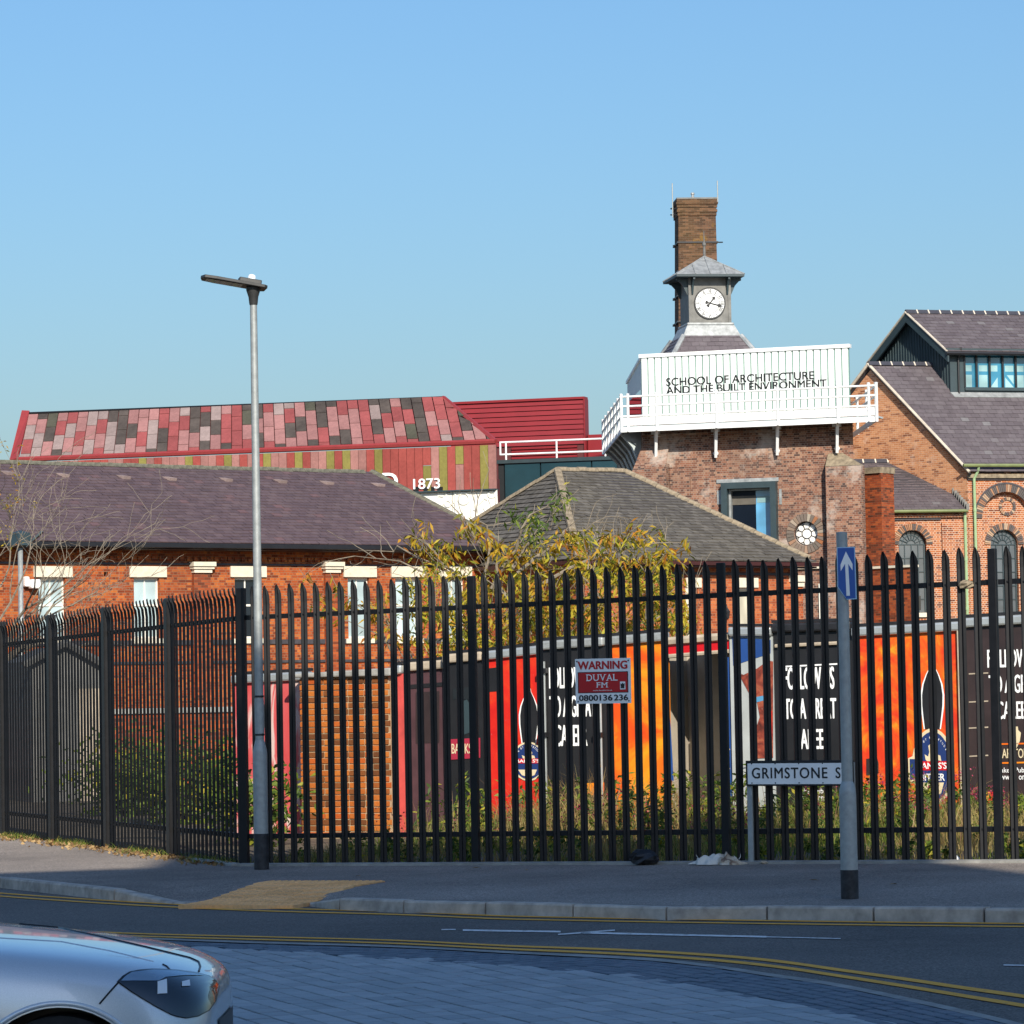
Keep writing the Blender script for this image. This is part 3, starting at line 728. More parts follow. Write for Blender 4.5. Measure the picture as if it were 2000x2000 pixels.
# ================================================================== BUILDING TOOLS
UZ = Vector((0, 0, 1))
M['vouss_grey'] = island('sooty_voussoir', [(0, (.13, .11, .09)), (.4, (.19, .14, .11)), (.7, (.24, .17, .12)), (.86, (.36, .31, .24)), (1, (.30, .11, .04))], .85, .15, 2, rnd='object')
def tiles(name, bl, br, tr, tl, tw, th, mat, parent, lift=.02, kind='stuff', stag=True):
    """courses of overlapping slates on a four-cornered roof plane, one mesh with real edges"""
    bl, br, tr, tl = map(Vector, (bl, br, tr, tl))
    u = (br - bl).normalized(); nrm = (br - bl).cross(tl - bl) if (tl - bl).length > 1e-4 else (br - bl).cross(tr - bl)
    nrm.normalize(); v = nrm.cross(u).normalized()
    H = max((tl - bl).dot(v), (tr - bl).dot(v)); L = (br - bl).length
    a1, h1 = (tl - bl).dot(u), (tl - bl).dot(v); b1, h2 = (tr - bl).dot(u), (tr - bl).dot(v)
    uL = lambda y: a1 * y / h1; uR = lambda y: L + (b1 - L) * y / h2
    g = G(); n = max(1, int(math.ceil(H / th)))
    for r in range(n):
        y0 = r * th; y1 = min(H, y0 + th)
        if y1 - y0 < .02: continue
        lo = min(uL(y0), uL(y1)); hi = max(uR(y0), uR(y1))
        x = math.floor(lo / tw) * tw + (tw / 2 if (r % 2 and stag) else 0) - tw + random.uniform(-.02, .02)
        while x < hi:
            xa, xb = x + .004, x + tw - .004; x += tw
            p0, p1 = max(xa, uL(y0)), min(xb, uR(y0)); q0, q1 = max(xa, uL(y1)), min(xb, uR(y1))
            if p1 - p0 < .01 and q1 - q0 < .01: continue
            if p1 < p0: p0 = p1 = (p0 + p1) / 2
            if q1 < q0: q0 = q1 = (q0 + q1) / 2
            l = lift * random.uniform(.75, 1.3); dy = random.uniform(-.008, .008)
            P = lambda X, Y, h: bl + u * X + v * Y + nrm * h
            g.add([P(p0, y0 + dy, l), P(p1, y0 + dy, l), P(q1, y1, .006), P(q0, y1, .006), P(p0, y0 + dy, -.01), P(p1, y0 + dy, -.01)], [(0, 1, 2, 3), (4, 5, 1, 0)])
    return obj(name, g, mat, parent, kind=kind)
def wall(F, u0, u1, z0, z1, holes=(), d=0.0, rev=.2, arch=()):
    """front face with rectangular holes (u0,u1,z0,z1) and arched holes (u0,u1,z0,zspring); reveals go back by rev"""
    g = G(); hs = [tuple(h) for h in holes] + [(a[0], a[1], a[2], a[3] + (a[1] - a[0]) / 2) for a in arch]
    us = sorted(set([u0, u1] + [x for h in hs for x in h[:2] if u0 < x < u1])); zs = sorted(set([z0, z1] + [x for h in hs for x in h[2:] if z0 < x < z1]))
    for i in range(len(us) - 1):
        for j in range(len(zs) - 1):
            cu, cz = (us[i] + us[i + 1]) / 2, (zs[j] + zs[j + 1]) / 2
            if any(h[0] < cu < h[1] and h[2] < cz < h[3] for h in hs): continue
            g.quad(F.w(us[i], zs[j], d), F.w(us[i + 1], zs[j], d), F.w(us[i + 1], zs[j + 1], d), F.w(us[i], zs[j + 1], d))
    for h in holes:
        a, b, c, e = h
        for p, q in (((a, c), (a, e)), ((a, e), (b, e)), ((b, e), (b, c)), ((b, c), (a, c))):
            g.quad(F.w(*p, d), F.w(*q, d), F.w(*q, d - rev), F.w(*p, d - rev))
    for a, b, c, e in arch:
        r = (b - a) / 2; m_ = (a + b) / 2; k = 20; A = [(m_ - r * math.cos(math.pi * i / k), e + r * math.sin(math.pi * i / k)) for i in range(k + 1)]
        for i in range(k):
            p, q = A[i], A[i + 1]
            g.quad(F.w(*p, d), F.w(*q, d), F.w(q[0], e + r, d), F.w(p[0], e + r, d)); g.quad(F.w(*p, d), F.w(*q, d), F.w(*q, d - rev), F.w(*p, d - rev))
        for p, q in (((a, c), (a, e)), ((b, e), (b, c)), ((b, c), (a, c))): g.quad(F.w(*p, d), F.w(*q, d), F.w(*q, d - rev), F.w(*p, d - rev))
    return g
def arch_pts(m_, r, e, k=24, r2=None): return [(m_ - r * math.cos(math.pi * i / k), e + r * math.sin(math.pi * i / k)) for i in range(k + 1)]
def voussoirs(F, m_, e, r0, r1, d0, d1, n, parent, a0=0.0, a1=math.pi, mat='vouss'):
    """wedge bricks round an arch; one shared mesh"""
    da = (a1 - a0) / n; g = G(); gap = .006; ha = da / 2 - gap / r0
    pts = [Vector((r0 * math.sin(t), 0, r0 * math.cos(t))) for t in (-ha, ha)] + [Vector((r1 * math.sin(t), 0, r1 * math.cos(t))) for t in (ha, -ha)]
    g.prism([p + Vector((0, -d1, 0)) for p in pts], (0, d1 - d0, 0)); me = mesh_from('voussoir', g.v, g.f, M[mat])
    for i in range(n):
        t = a0 + (i + .5) * da - math.pi / 2          # 0 = straight up
        o = F.w(m_, e, 0); R = Matrix(((F.u.x, -F.n.x, 0, o.x), (F.u.y, -F.n.y, 0, o.y), (0, 0, 1, o.z), (0, 0, 0, 1))) @ Matrix.Rotation(t, 4, 'Y')
        piece('voussoir', me, parent, R)
def sash_window(F, parent, u0, u1, z0, z1, d=-.16, pane='blind', lintel=True, sill=True, bars=True):
    w_ = obj('window', G().fb(F, u0, u0 + .05, z0, z1, d, d + .05).fb(F, u1 - .05, u1, z0, z1, d, d + .05).fb(F, u0 + .05, u1 - .05, z1 - .06, z1, d, d + .05).fb(F, u0 + .05, u1 - .05, z0, z0 + .06, d, d + .05), M['sash'], parent)
    zm = (z0 + z1) / 2 + .05; um = (u0 + u1) / 2
    if bars:
        obj('sash_bar', G().fb(F, u0 + .05, u1 - .05, zm, zm + .06, d - .002, d + .046).fb(F, um - .02, um + .02, z0 + .06, zm, d + .004, d + .04).fb(F, um - .02, um + .02, zm + .06, z1 - .06, d + .004, d + .04), M['sash'], w_)
        for a, b_ in ((u0 + .05, um - .02), (um + .02, u1 - .05)):
            for c, e in ((z0 + .06, zm), (zm + .06, z1 - .06)):
                g = G(); t = random.uniform(-.006, .006); g.quad(F.w(a, c, d + .015), F.w(b_, c, d + .015 + t), F.w(b_, e, d + .015 + t), F.w(a, e, d + .015)); obj('pane', g, M[pane], w_)
    else:
        obj('pane', G().fb(F, u0 + .05, u1 - .05, z0 + .06, z1 - .06, d, d + .015), M[pane], w_)
    if sill: obj('sill', G().fb(F, u0 - .12, u1 + .12, z0 - .14, z0 - .003, -.1, .07), M['cream'], w_)
    return w_

# ================================================================== PLUM-ROOFED BRICK BUILDING
F = fac_px(0, 99, 940, 108.8); LB = thing('brick_hall', 'long orange brick building with plum slate roof and cream lintels behind the fence', 'building', F.w(F.L * .5, 0, 0))
ue0 = F.px(-160, 1100)[0]; ue1 = F.px(990, 1085)[0]
ze = F.px(400, 1060, .7)[1]; zr = F.px(400, 913, -4.2)[1]; zw = F.px(400, 1074)[1]
wins = [(75, 128), (262, 312), (459, 507), (680, 722), (773, 818), (866, 908)]
holes = []
for x0, x1 in wins:
    a, b_, c, e = F.rect(x0, 1128, x1, 1247); holes.append((a, b_, c, e))
uh = F.px(207, 1120); ph = F.rect(203, 1117, 211, 1125); 
obj('wall', wall(F, ue0, ue1, -.3, zw, holes + [ph]), M['brickL'], LB)
obj('side_wall', G().quad(F.w(ue1, -.3), F.w(ue1, -.3, -8.4), F.w(ue1, zw, -8.4), F.w(ue1, zw)), M['brickL'], LB)
obj('back_wall', G().fb(F, ue0, ue1, -.3, zw, -8.6, -8.4), M['brickL'], LB)
obj('hole_back', G().fb(F, ph[0] - .02, ph[1] + .02, ph[2] - .02, ph[3] + .02, -.3, -.25), M['black'], LB)
for i, (x0, x1) in enumerate(wins):
    a, b_, c, e = holes[i]; sash_window(F, LB, a, b_, c, e, pane='windark' if i == 2 else 'blind')
    lx = F.rect(x0 - 10, 1106, x1 + 12, 1127.5); li = obj('lintel', G().fb(F, *lx, -.05, .07), M['cream'], LB, bevel=.012)
    g = G()
    for uu in (lx[0] + .16, lx[1] - .16):
        g.ring(F.w(uu, (lx[2] + lx[3]) / 2, .074), F.u, UZ, .05, .085, k=16); g.disc(F.w(uu, (lx[2] + lx[3]) / 2, .073), F.u, UZ, .035)
    obj('roundel', g, M['cream'], li)
for xc, hw in ((391, 18), (645, 15)):
    cp = F.rect(xc - hw - 4, 1098, xc + hw + 4, 1119)
    g = G(); h = cp[3] - cp[2]; g.fb(F, cp[0] + .08, cp[1] - .08, cp[2], cp[2] + h * .35, -.02, .17); g.fb(F, cp[0] + .03, cp[1] - .03, cp[2] + h * .35, cp[2] + h * .6, -.02, .22); g.fb(F, cp[0], cp[1], cp[2] + h * .6, cp[3], -.02, .27)
    pi = obj('pilaster', G().fb(F, cp[0] + .1, cp[1] - .1, -.3, cp[2], -.02, .11), M['brickStub'], LB); obj('capital', g, M['cream'], pi)
for y0, y1, dd in ((1100, 1104, .06), (1250, 1259, .05), (1291, 1296, .05)):
    a, b_, c, e = F.rect(395, y0, 405, y1); obj('string_course', G().fb(F, ue0, ue1, c, e, -.02, dd), M['bluebrick'], LB)
g = G(); zt_ = F.px(400, 1088)[1]; zc = F.px(400, 1096)[1]
uu = ue0
while uu < ue1: g.fb(F, uu, uu + .11, zc, zt_, -.02, .06); uu += .23
obj('dentil_course', g, M['brickL'], LB, kind='stuff')
ug0, ug1 = ue0, F.px(1000, 1068, .7)[0]; ur1 = F.px(727, 928, -4.2)[0]
obj('gutter', G().fb(F, ug0, ug1, ze - .16, ze - .02, .62, .76).fb(F, ug0, ug1, ze - .20, ze - .16, .0, .65), M['gutter'], LB, bevel=.03)
bl, br, tr, tl = F.w(ug0, ze, .7), F.w(ug1, ze, .7), F.w(ur1, zr, -4.2), F.w(ug0, zr, -4.2)
brb = F.w(ug1, ze, -9.1)
rf = obj('roof', G().quad(bl, br, tr, tl).add([br, brb, tr], [(0, 1, 2)]).quad(tl, tr, brb, F.w(ug0, ze, -9.1)), M['bluebrick'], LB)
tiles('slate', bl + F.n * .02, br + F.n * .02, tr, tl, .30, .215, M['slateL'], rf)
tiles('slate', br, brb, tr, tr, .30, .215, M['slateL'], rf)
n_ = int((ur1 - ug0) / .45)
rt = mesh_from('ridge_tile', *(lambda g: (g.v, g.f))(G().prism([Vector((0, -.16, -.09)), Vector((0, -.05, .03)), Vector((0, .05, .03)), Vector((0, .16, -.09))], (.44, 0, 0))), M['ridgemoss'])
for i in range(n_):
    o = F.w(ug0 + i * .45, zr + .03 + random.uniform(-.012, .012), -4.2); piece('ridge_tile', rt, LB, Matrix(((F.u.x, -F.n.x, 0, o.x), (F.u.y, -F.n.y, 0, o.y), (0, 0, 1, o.z), (0, 0, 0, 1))))
hd = br - tr; hn = int(hd.length / .45); hdir = hd.normalized(); hy = UZ.cross(hdir).normalized(); hz = hdir.cross(hy)
for i in range(hn):
    o = tr + hdir * (i * .45) + UZ * .05; piece('hip_tile', rt, LB, Matrix(((hdir.x, hy.x, hz.x, o.x), (hdir.y, hy.y, hz.y, o.y), (hdir.z, hy.z, hz.z, o.z), (0, 0, 0, 1))))
rn = (br - bl).cross(tl - bl).normalized(); ru = F.u; rv = rn.cross(ru)
def on_plane(px_, py_, P0, n): 
    r = ray(px_, py_); return EYE + r * ((P0 - EYE).dot(n) / r.dot(n))
for x, y in ((14, 925), (121, 929), (240, 933), (330, 936), (440, 938), (546, 941), (637, 944), (737, 948)):
    p = on_plane(x, y, bl, rn); g = G(); a = random.uniform(.10, .13); sk = ru * .07
    g.add([p - ru * a - rv * .13 + rn * .10 + sk, p + ru * a - rv * .13 + rn * .10 + sk, p + ru * a + rv * .13 + rn * .03 - sk, p - ru * a + rv * .13 + rn * .03 - sk, p - ru * a - rv * .13 + sk, p + ru * a - rv * .13 + sk], [(0, 1, 2, 3), (4, 5, 1, 0), (1, 5, 2), (0, 3, 4)])
    obj('roof_vent', g, M['cp_grey'], LB)

# ================================================================== GREY HIPPED-ROOF HOUSE
zE = 5.55
def atz(x, D, z): p = at(x, 1000, D); return Vector((p.x, D, z))
C = atz(1130, 104, zE); Rr = atz(1592, 110, zE); Lf = atz(760, 113, zE)
r_ = (Rr - C).normalized(); l_ = (Lf - C).normalized(); Wd = (Lf - C).length; Ln = (Rr - C).length
GB = thing('hipped_house', 'brick house with weathered grey tiled hipped roof behind the yellowing tree', 'building', Vector((C.x + 3, C.y + 4, -.3)))
FG = Fac(C - r_ * 0 , Rr); FGl = Fac(Lf, C)
cc = C + l_ * .45 + r_ * .45          # wall set back under the eaves
FGw = Fac(cc, cc + r_ * (Ln - .9)); FGlw = Fac(cc + l_ * (Wd - .9), cc)
wl = []
for x0, x1 in ((1345, 1364), (1440, 1475)):
    a, b_, c, e = FGw.rect(x0, 1148, x1, 1252); wl.append((a, b_, c, e))
obj('wall', wall(FGw, 0, Ln - .9, -.3, zE - .1, wl), M['brickG'], GB)
obj('wall', wall(FGlw, 0, Wd - .9, -.3, zE - .1), M['brickG'], GB)
for h in wl:
    sash_window(FGw, GB, *h, pane='creamblind', bars=False); obj('lintel', G().fb(FGw, h[0] - .1, h[1] + .12, h[3] + .003, h[3] + .30, -.05, .06), M['cream'], GB, bevel=.012)
    obj('jamb', G().fb(FGw, h[0] - .12, h[0] - .002, h[2], h[3], -.05, .03), M['cream'], GB)
cp = FGw.rect(1541, 1124, 1566, 1146); pi = obj('pilaster', G().fb(FGw, cp[0] + .06, cp[1] - .06, -.3, cp[2], -.02, .1), M['brickG'], GB)
obj('capital', G().fb(FGw, cp[0] + .04, cp[1] - .04, cp[2], cp[2] + .15, -.02, .16).fb(FGw, cp[0], cp[1], cp[2] + .15, cp[3], -.02, .22), M['cream'], pi)
a, b_, c, e = FGlw.rect(935, 1100, 1085, 1114); obj('cream_band', G().fb(FGlw, a, b_, c, e, -.02, .06), M['cream'], GB)
for y0, y1 in ((1118, 1123),):
    a, b_, c, e = FGw.rect(1400, y0, 1402, y1); obj('string_course', G().fb(FGw, -.05, Ln - .9, c, e, -.02, .06), M['bluebrick'], GB)
wlp = FGw.rect(1404, 1186, 1416, 1214); q = FGw.w((wlp[0] + wlp[1]) / 2, wlp[2], .22)
lamp_ = obj('wall_lantern', G().tube([q + UZ * .05, q + UZ * .1, q + UZ * .3, q + UZ * .42], [.03, .07, .10, .02], 8).tube([q + UZ * .42, q + UZ * .5, FGw.w((wlp[0] + wlp[1]) / 2, wlp[2] + .5, 0)], .015, 6), M['black'], label='black iron lantern hung on the brick wall of the hipped house', cat='lantern')
A1 = C + l_ * (Wd / 2) + r_ * 3.1; A2 = C + l_ * (Wd / 2) + r_ * 5.85
A1.z = 8.55; A2.z = 8.57
Bk = Lf + r_ * Ln
rf = obj('roof', G().quad(C, Rr, A2, A1).add([Lf, C, A1], [(0, 1, 2)]).quad(Bk, Lf, A1, A2).add([Rr, Bk, A2], [(0, 1, 2)]), M['bluebrick'], GB)
tiles('roof_tile', C, Rr, A2, A1, .24, .20, M['tileG'], rf, .035)
tiles('roof_tile', Lf, C, A1, A1, .24, .20, M['tileG'], rf, .035)
tiles('roof_tile', Rr, Bk, A2, A2, .24, .20, M['tileG'], rf, .035)
obj('gutter', G().ob(C - UZ * .14, Rr - C, FG.n * .12, UZ * .11).ob(Lf - UZ * .14, C - Lf, FGl.n * .12, UZ * .11).ob(C - UZ * .2 - FG.n * .4, Rr - C, FG.n * .42, UZ * .05), M['gutterred'], GB)
ht = mesh_from('hip_tile', *(lambda g: (g.v, g.f))(G().prism([Vector((0, -.13, -.06)), Vector((0, -.10, .03)), Vector((0, 0, .07)), Vector((0, .10, .03)), Vector((0, .13, -.06))], (.38, 0, 0))), M['hip'])
def run_tiles(name, me, a, b_, step, parent, up=.03):
    d = (b_ - a); n = int(d.length / step); d.normalize(); y = UZ.cross(d).normalized(); z = d.cross(y)
    for i in range(n):
        o = a + d * (i * step) + z * (up + random.uniform(-.01, .012)); piece(name, me, parent, Matrix(((d.x, y.x, z.x, o.x), (d.y, y.y, z.y, o.y), (d.z, y.z, z.z, o.z), (0, 0, 0, 1))))
for a, b_ in ((A1, C), (A1, A2), (A2, Rr), (A1, Lf)): run_tiles('hip_tile', ht, a, b_, .39, GB)

# ================================================================== BREWERY TOWER
FT = fac_px(1250, 130, 1690, 127.3, 900)
TW = thing('brewery_tower', 'weathered brown brick tower with big dark-framed window and small round window', 'tower', FT.w(FT.L * .5, -.3, 0))
uL = FT.px(1256, 850)[0]; uR = FT.px(1666, 850)[0]; zt = FT.px(1450, 822)[1]
bw = FT.rect(1413, 942, 1520, 1062); rw = FT.px(1574, 1042); rr = .43
gx = FT.rect(1601, 1140, 1623, 1250)
wg = wall(FT, uL, uR, -.3, zt, [bw, (rw[0] - rr, rw[0] + rr, rw[1] - rr, rw[1] + rr)], rev=.35)
k = 28        # corner fillers turn the square hole into a round one
for i in range(k):
    t0, t1 = 2 * math.pi * i / k, 2 * math.pi * (i + 1) / k
    def sq(t):
        c_, s_ = math.cos(t), math.sin(t); m_ = max(abs(c_), abs(s_)); return (rw[0] + rr * c_ / m_, rw[1] + rr * s_ / m_)
    P0, P1 = (rw[0] + rr * math.cos(t0), rw[1] + rr * math.sin(t0)), (rw[0] + rr * math.cos(t1), rw[1] + rr * math.sin(t1))
    wg.quad(FT.w(*P0), FT.w(*P1), FT.w(*sq(t1)), FT.w(*sq(t0))); wg.quad(FT.w(*P0), FT.w(*P1), FT.w(*P1, -.3), FT.w(*P0, -.3))
obj('wall', wg, M['brickT'], TW)
backL = at(1224, 860, 144); sL = FT.w(uL, 0); sdir = Vector((backL.x - sL.x, backL.y - sL.y, 0)).normalized()
obj('side_wall', G().quad(FT.w(uL, -.3), sL + sdir * 14 - UZ * .3, sL + sdir * 14 + UZ * zt, FT.w(uL, zt)), M['brickT'], TW)
sR = FT.w(uR, 0); obj('side_wall', G().quad(FT.w(uR, -.3), FT.w(uR, zt), sR + sdir * 14 + UZ * zt, sR + sdir * 14 - UZ * .3), M['brickT'], TW)
# buttresses, recessed panels and set-offs
ub = FT.px(1241, 905)[0]; zb = FT.px(1270, 905)[1]; ux = FT.px(1309, 950)[0]
obj('buttress', G().prism([FT.w(ub, -.3, .5), FT.w(ux, -.3, .5), FT.w(ux, zb - .05, .5), FT.w(ub, zb - .35, .5)], -FT.n * .6), M['brickT'], TW)
obj('buttress_cap', G().prism([FT.w(ub, zb - .349, .5), FT.w(ux, zb - .049, .5), FT.w(ux, zb + .75, -.02), FT.w(uL, zb + .75, -.02)], -FT.n * .05), M['brickT'], TW)
u0, u1 = FT.px(1619, 960)[0], FT.px(1688, 960)[0]; zc0, zc1 = FT.px(1650, 911)[1], FT.px(1640, 885)[1]
obj('buttress', G().fb(FT, u0, u1, -.3, zc0, -.1, .45), M['brickT'], TW)
obj('buttress_cap', G().add([FT.w(u0, zc0 + .002, .47), FT.w(u1, zc0 + .002, .47), FT.w(u1 - .75, zc1, -.0), FT.w(u0, zc1, -.0), FT.w(u1, zc0 + .002, -.1)], [(0, 1, 2, 3), (1, 4, 2)]), M['hip'], TW)
pz = FT.px(1560, 893)[1]; pa, pb = FT.px(1521, 900)[0] + .12, u0 - .003
obj('pilaster_face', G().fb(FT, FT.px(1310, 960)[0], FT.px(1349, 960)[0], -.3, pz - .2, -.02, .10), M['brickT'], TW)
for y0, y1, dd in ((835, 838, .10), (842, 846, .14), (1111, 1115, .12)):
    a, b_, c, e = FT.rect(1449, y0, 1451, y1); obj('string_course', G().fb(FT, uL, uR, c, e, -.02, dd), M['cream'] if y0 > 1000 else M['brickT'], TW)
a, b_, c, e = FT.rect(1400, 934.5, 1521, 942); obj('lintel', G().fb(FT, a, b_, c + .003, e, -.05, .05), M['lead'], TW)
for x0, x1 in ((1401, 1411.5), (1522, 1527)):
    a, b_, c, e = FT.rect(x0, 955 if x0 > 1500 else 958, x1, 985); obj('quoin_patch', G().fb(FT, a, b_, c, e, -.05, .025), M['lead'], TW)
# the big projecting window
u0, u1, z0, z1 = bw; win = obj('window', G().fb(FT, u0, u0 + .22, z0, z1, -.3, .30).fb(FT, u1 - .22, u1, z0, z1, -.3, .30).fb(FT, u0 + .22, u1 - .22, z1 - .22, z1, -.3, .30).fb(FT, u0 + .22, u1 - .22, z0, z0 + .2, -.3, .30), M['teal'], TW)
obj('frame', G().fb(FT, u0 + .22, u0 + .29, z0 + .2, z1 - .22, -.25, .02).fb(FT, u1 - .29, u1 - .22, z0 + .2, z1 - .22, -.25, .02).fb(FT, u0 + .29, u1 - .29, z1 - .29, z1 - .22, -.25, .02), M['lead'], win)
um = FT.px(1474, 1000)[0]
obj('pane', G().fb(FT, u0 + .29, um, z0 + .2, z1 - .29, -.24, -.2), M['winblack'], win)
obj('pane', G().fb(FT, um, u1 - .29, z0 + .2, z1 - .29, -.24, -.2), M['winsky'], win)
a, b_, c, e = FT.rect(1428, 968, 1474, 982); obj('blind', G().fb(FT, a, b_, c, e, -.2, -.19).fb(FT, a, b_, c - .06, c, -.2, -.17), M['tileG'], win)
a, b_, c, e = FT.rect(1476, 968, 1501, 981); obj('blind', G().fb(FT, a, b_, c, e, -.2, -.19), M['winpale'], win)
# round window: ring of wedge bricks, glazing bars in petals
rnd_ = obj('round_window', G().disc(FT.w(rw[0], rw[1], -.16), FT.u, UZ, rr), M['roundpane'], TW)
g = G()
g.ring(FT.w(rw[0], rw[1], -.14), FT.u, UZ, .16, .19, k=24); g.ring(FT.w(rw[0], rw[1], -.14), FT.u, UZ, rr - .035, rr, k=28)
for i in range(8):
    t = 2 * math.pi * (i + .5) / 8; c_ = FT.w(rw[0] + .27 * math.cos(t), rw[1] + .27 * math.sin(t), -.139)
    a_ = FT.w(rw[0] + .18 * math.cos(t), rw[1] + .18 * math.sin(t), -.139); e_ = FT.w(rw[0] + rr * math.cos(t), rw[1] + rr * math.sin(t), -.139)
    g.tube([a_, e_], .012, 5)
    for dt in (-.2, .2):
        g.tube([FT.w(rw[0] + .31 * math.cos(t), rw[1] + .31 * math.sin(t), -.139), FT.w(rw[0] + rr * math.cos(t + dt * 1.3), rw[1] + rr * math.sin(t + dt * 1.3), -.139)], .010, 5)
obj('glazing_bar', g, M['black'], rnd_)
voussoirs(FT, rw[0], rw[1], rr + .01, rr + .28, -.05, .04, 30, rnd_, 0, 2 * math.pi, mat='vouss_grey')
sash_window(FT, TW, gx[0], gx[1], gx[2], gx[3], d=.03, pane='creamblind', bars=False)

# ---------------- white walkway round the tower head
FWk = fac_px(1214, 129.15, 1713, 126.1, 830)
WK = thing('tower_walkway', 'white steel walkway with railing wrapped round the brick tower head', 'walkway', FWk.w(FWk.L / 2, FWk.px(1460, 835)[1], 0))
zd0 = FWk.px(1463, 834)[1]; zd1 = FWk.px(1463, 824)[1]; zt0 = FWk.px(1463, 819)[1]
obj('fascia', G().fb(FWk, 0, FWk.L, zd0, zd1, -.06, 0).fb(FWk, 0, FWk.L, zd1 + .05, zd1 + .33, -.05, -.01), M['white'], WK)
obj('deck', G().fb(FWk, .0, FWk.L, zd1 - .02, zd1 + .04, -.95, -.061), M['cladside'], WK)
rails = [FWk.px(1463, y)[1] for y in (764, 783, 803)]
for i, z in enumerate(rails): obj('rail', G().tube([FWk.w(-.05, z), FWk.w(FWk.L + .05, z)], .038, 8), M['white'], WK)
pz1 = rails[0] + .12
def wpost(p, z0, z1): 
    g = G(); g.tube([p + UZ * z0, p + UZ * (z1 - .06), p + UZ * (z1 - .02), p + UZ * z1], [.055, .055, .07, .03], 10); obj('post', g, M['white'], WK, smooth=True, auto=50)
for x in (1226, 1282, 1399, 1519, 1636, 1697, 1711):
    u = FWk.px(x, 800)[0]; wpost(FWk.w(u, 0, -.02), zd0 + .02, pz1)
cor = FWk.w(0, 0); bk = at(1178, 860, 141.2); lv = Vector((bk.x - cor.x, bk.y - cor.y, 0))
for k in range(0, 7):
    p = cor + lv * (k / 6); wpost(p, zd0, pz1)
for z in rails: obj('rail', G().tube([cor + UZ * z, cor + lv + UZ * z], .038, 8), M['white'], WK)
FS = Fac(cor + lv, cor); 
obj('fascia', G().fb(FS, 0, FS.L - .02, zd0, zd1, -.05, .0), M['white'], WK)
obj('deck', G().fb(FS, 0, FS.L - 1.5, zd1 - .02, zd1 + .04, -1.15, -.051), M['cladside'], WK)
corR = FWk.w(FWk.L, 0)
for k in range(0, 4): wpost(corR + sdir * (k * 3.2), zd0, pz1)
for z in rails: obj('rail', G().tube([corR + UZ * z, corR + sdir * 10 + UZ * z], .038, 8), M['white'], WK)
obj('fascia', G().ob(corR + UZ * zd0, sdir * 10, FWk.u * -.05, UZ * (zd1 - zd0)), M['white'], WK)
def bracket(p_out, p_in, drop, wdt):
    """curved cantilever bracket between the deck edge and the wall"""
    a = Vector(p_out); b_ = Vector(p_in); t = (b_ - a); t.z = 0; L = t.length; t.normalize(); s = UZ.cross(t).normalized()
    pts = [a, b_, b_ - UZ * drop, b_ - UZ * drop - t * (L * .10), a + t * (L * .55) - UZ * (drop * .45), a + t * (L * .2) - UZ * (drop * .18), a - UZ * .08]
    g = G(); g.prism([p - s * wdt / 2 for p in pts], s * wdt); return g
zb_ = zd1 - .03
for x in (1282, 1399, 1519, 1636):
    u = FWk.px(x, 850)[0]; p = FWk.w(u, zb_, -.1); q = FWk.w(u, zb_, -1.35)
    # foot plate and stem against the wall
    uu = FT.px(x, 860)[0]; g = bracket(p, FT.w(uu, zb_, .13), 1.15, .10)
    g.tube([FT.w(uu, zb_ - 1.05, .1), FT.w(uu, zb_ - .98, .1), FT.w(uu, zb_ - .9, .1)], [.08, .11, .05], 8); g.fb(FT, uu - .16, uu + .16, zb_ - .30, zb_ - .1, .02, .12)
    obj('bracket', g, M['white'], WK)
for k in range(1, 7):
    p = cor + lv * (k / 6 * .98) + UZ * zb_ + Vector((.05, 0, 0)); q = sL + sdir * ((k / 6) * 12.6 - .5) + UZ * zb_
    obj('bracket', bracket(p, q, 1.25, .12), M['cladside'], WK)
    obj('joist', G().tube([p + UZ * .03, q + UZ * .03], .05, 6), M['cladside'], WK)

# ---------------- white rooftop cabin with lettering
FBx = fac_px(1253, 131.6, 1659, 129.0, 760)
BX = thing('rooftop_cabin', 'white ribbed cabin on the tower lettered SCHOOL OF ARCHITECTURE AND THE BUILT ENVIRONMENT', 'cabin', FBx.w(FBx.L / 2, zd1, 0))
z0b = zd1 + .04; z1b = FBx.px(1456, 689)[1]
np_ = 30; 
pm = mesh_from('cladding_panel', *(lambda g: (g.v, g.f))(G().prism([Vector((.022, 0, 0)), Vector((.034, -.045, 0)), Vector((FBx.L / np_ - .034, -.045, 0)), Vector((FBx.L / np_ - .022, 0, 0))], (0, 0, z1b - z0b))), M['cladwhite'])
obj('body', G().fb(FBx, 0, FBx.L, z0b, z1b - .01, -.12, -.003), M['seam'], BX)
for i in range(np_):
    o = FBx.w(i * FBx.L / np_, z0b, 0); piece('cladding_panel', pm, BX, Matrix(((FBx.u.x, -FBx.n.x, 0, o.x), (FBx.u.y, -FBx.n.y, 0, o.y), (0, 0, 1, o.z), (0, 0, 0, 1))))
bb = at(1225, 747, 137.5); s0 = FBx.w(0, 0, -.003); bs = Vector((bb.x - s0.x, bb.y - s0.y, 0)); zbk = bb.z
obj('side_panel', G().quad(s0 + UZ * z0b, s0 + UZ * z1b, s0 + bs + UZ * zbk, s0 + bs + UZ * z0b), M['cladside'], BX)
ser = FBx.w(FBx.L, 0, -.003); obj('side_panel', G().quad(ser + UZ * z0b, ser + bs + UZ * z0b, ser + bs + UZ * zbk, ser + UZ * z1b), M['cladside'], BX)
obj('roof_sheet', G().quad(s0 + UZ * z1b, ser + UZ * z1b, ser + bs + UZ * zbk, s0 + bs + UZ * zbk), M['cladside'], BX)
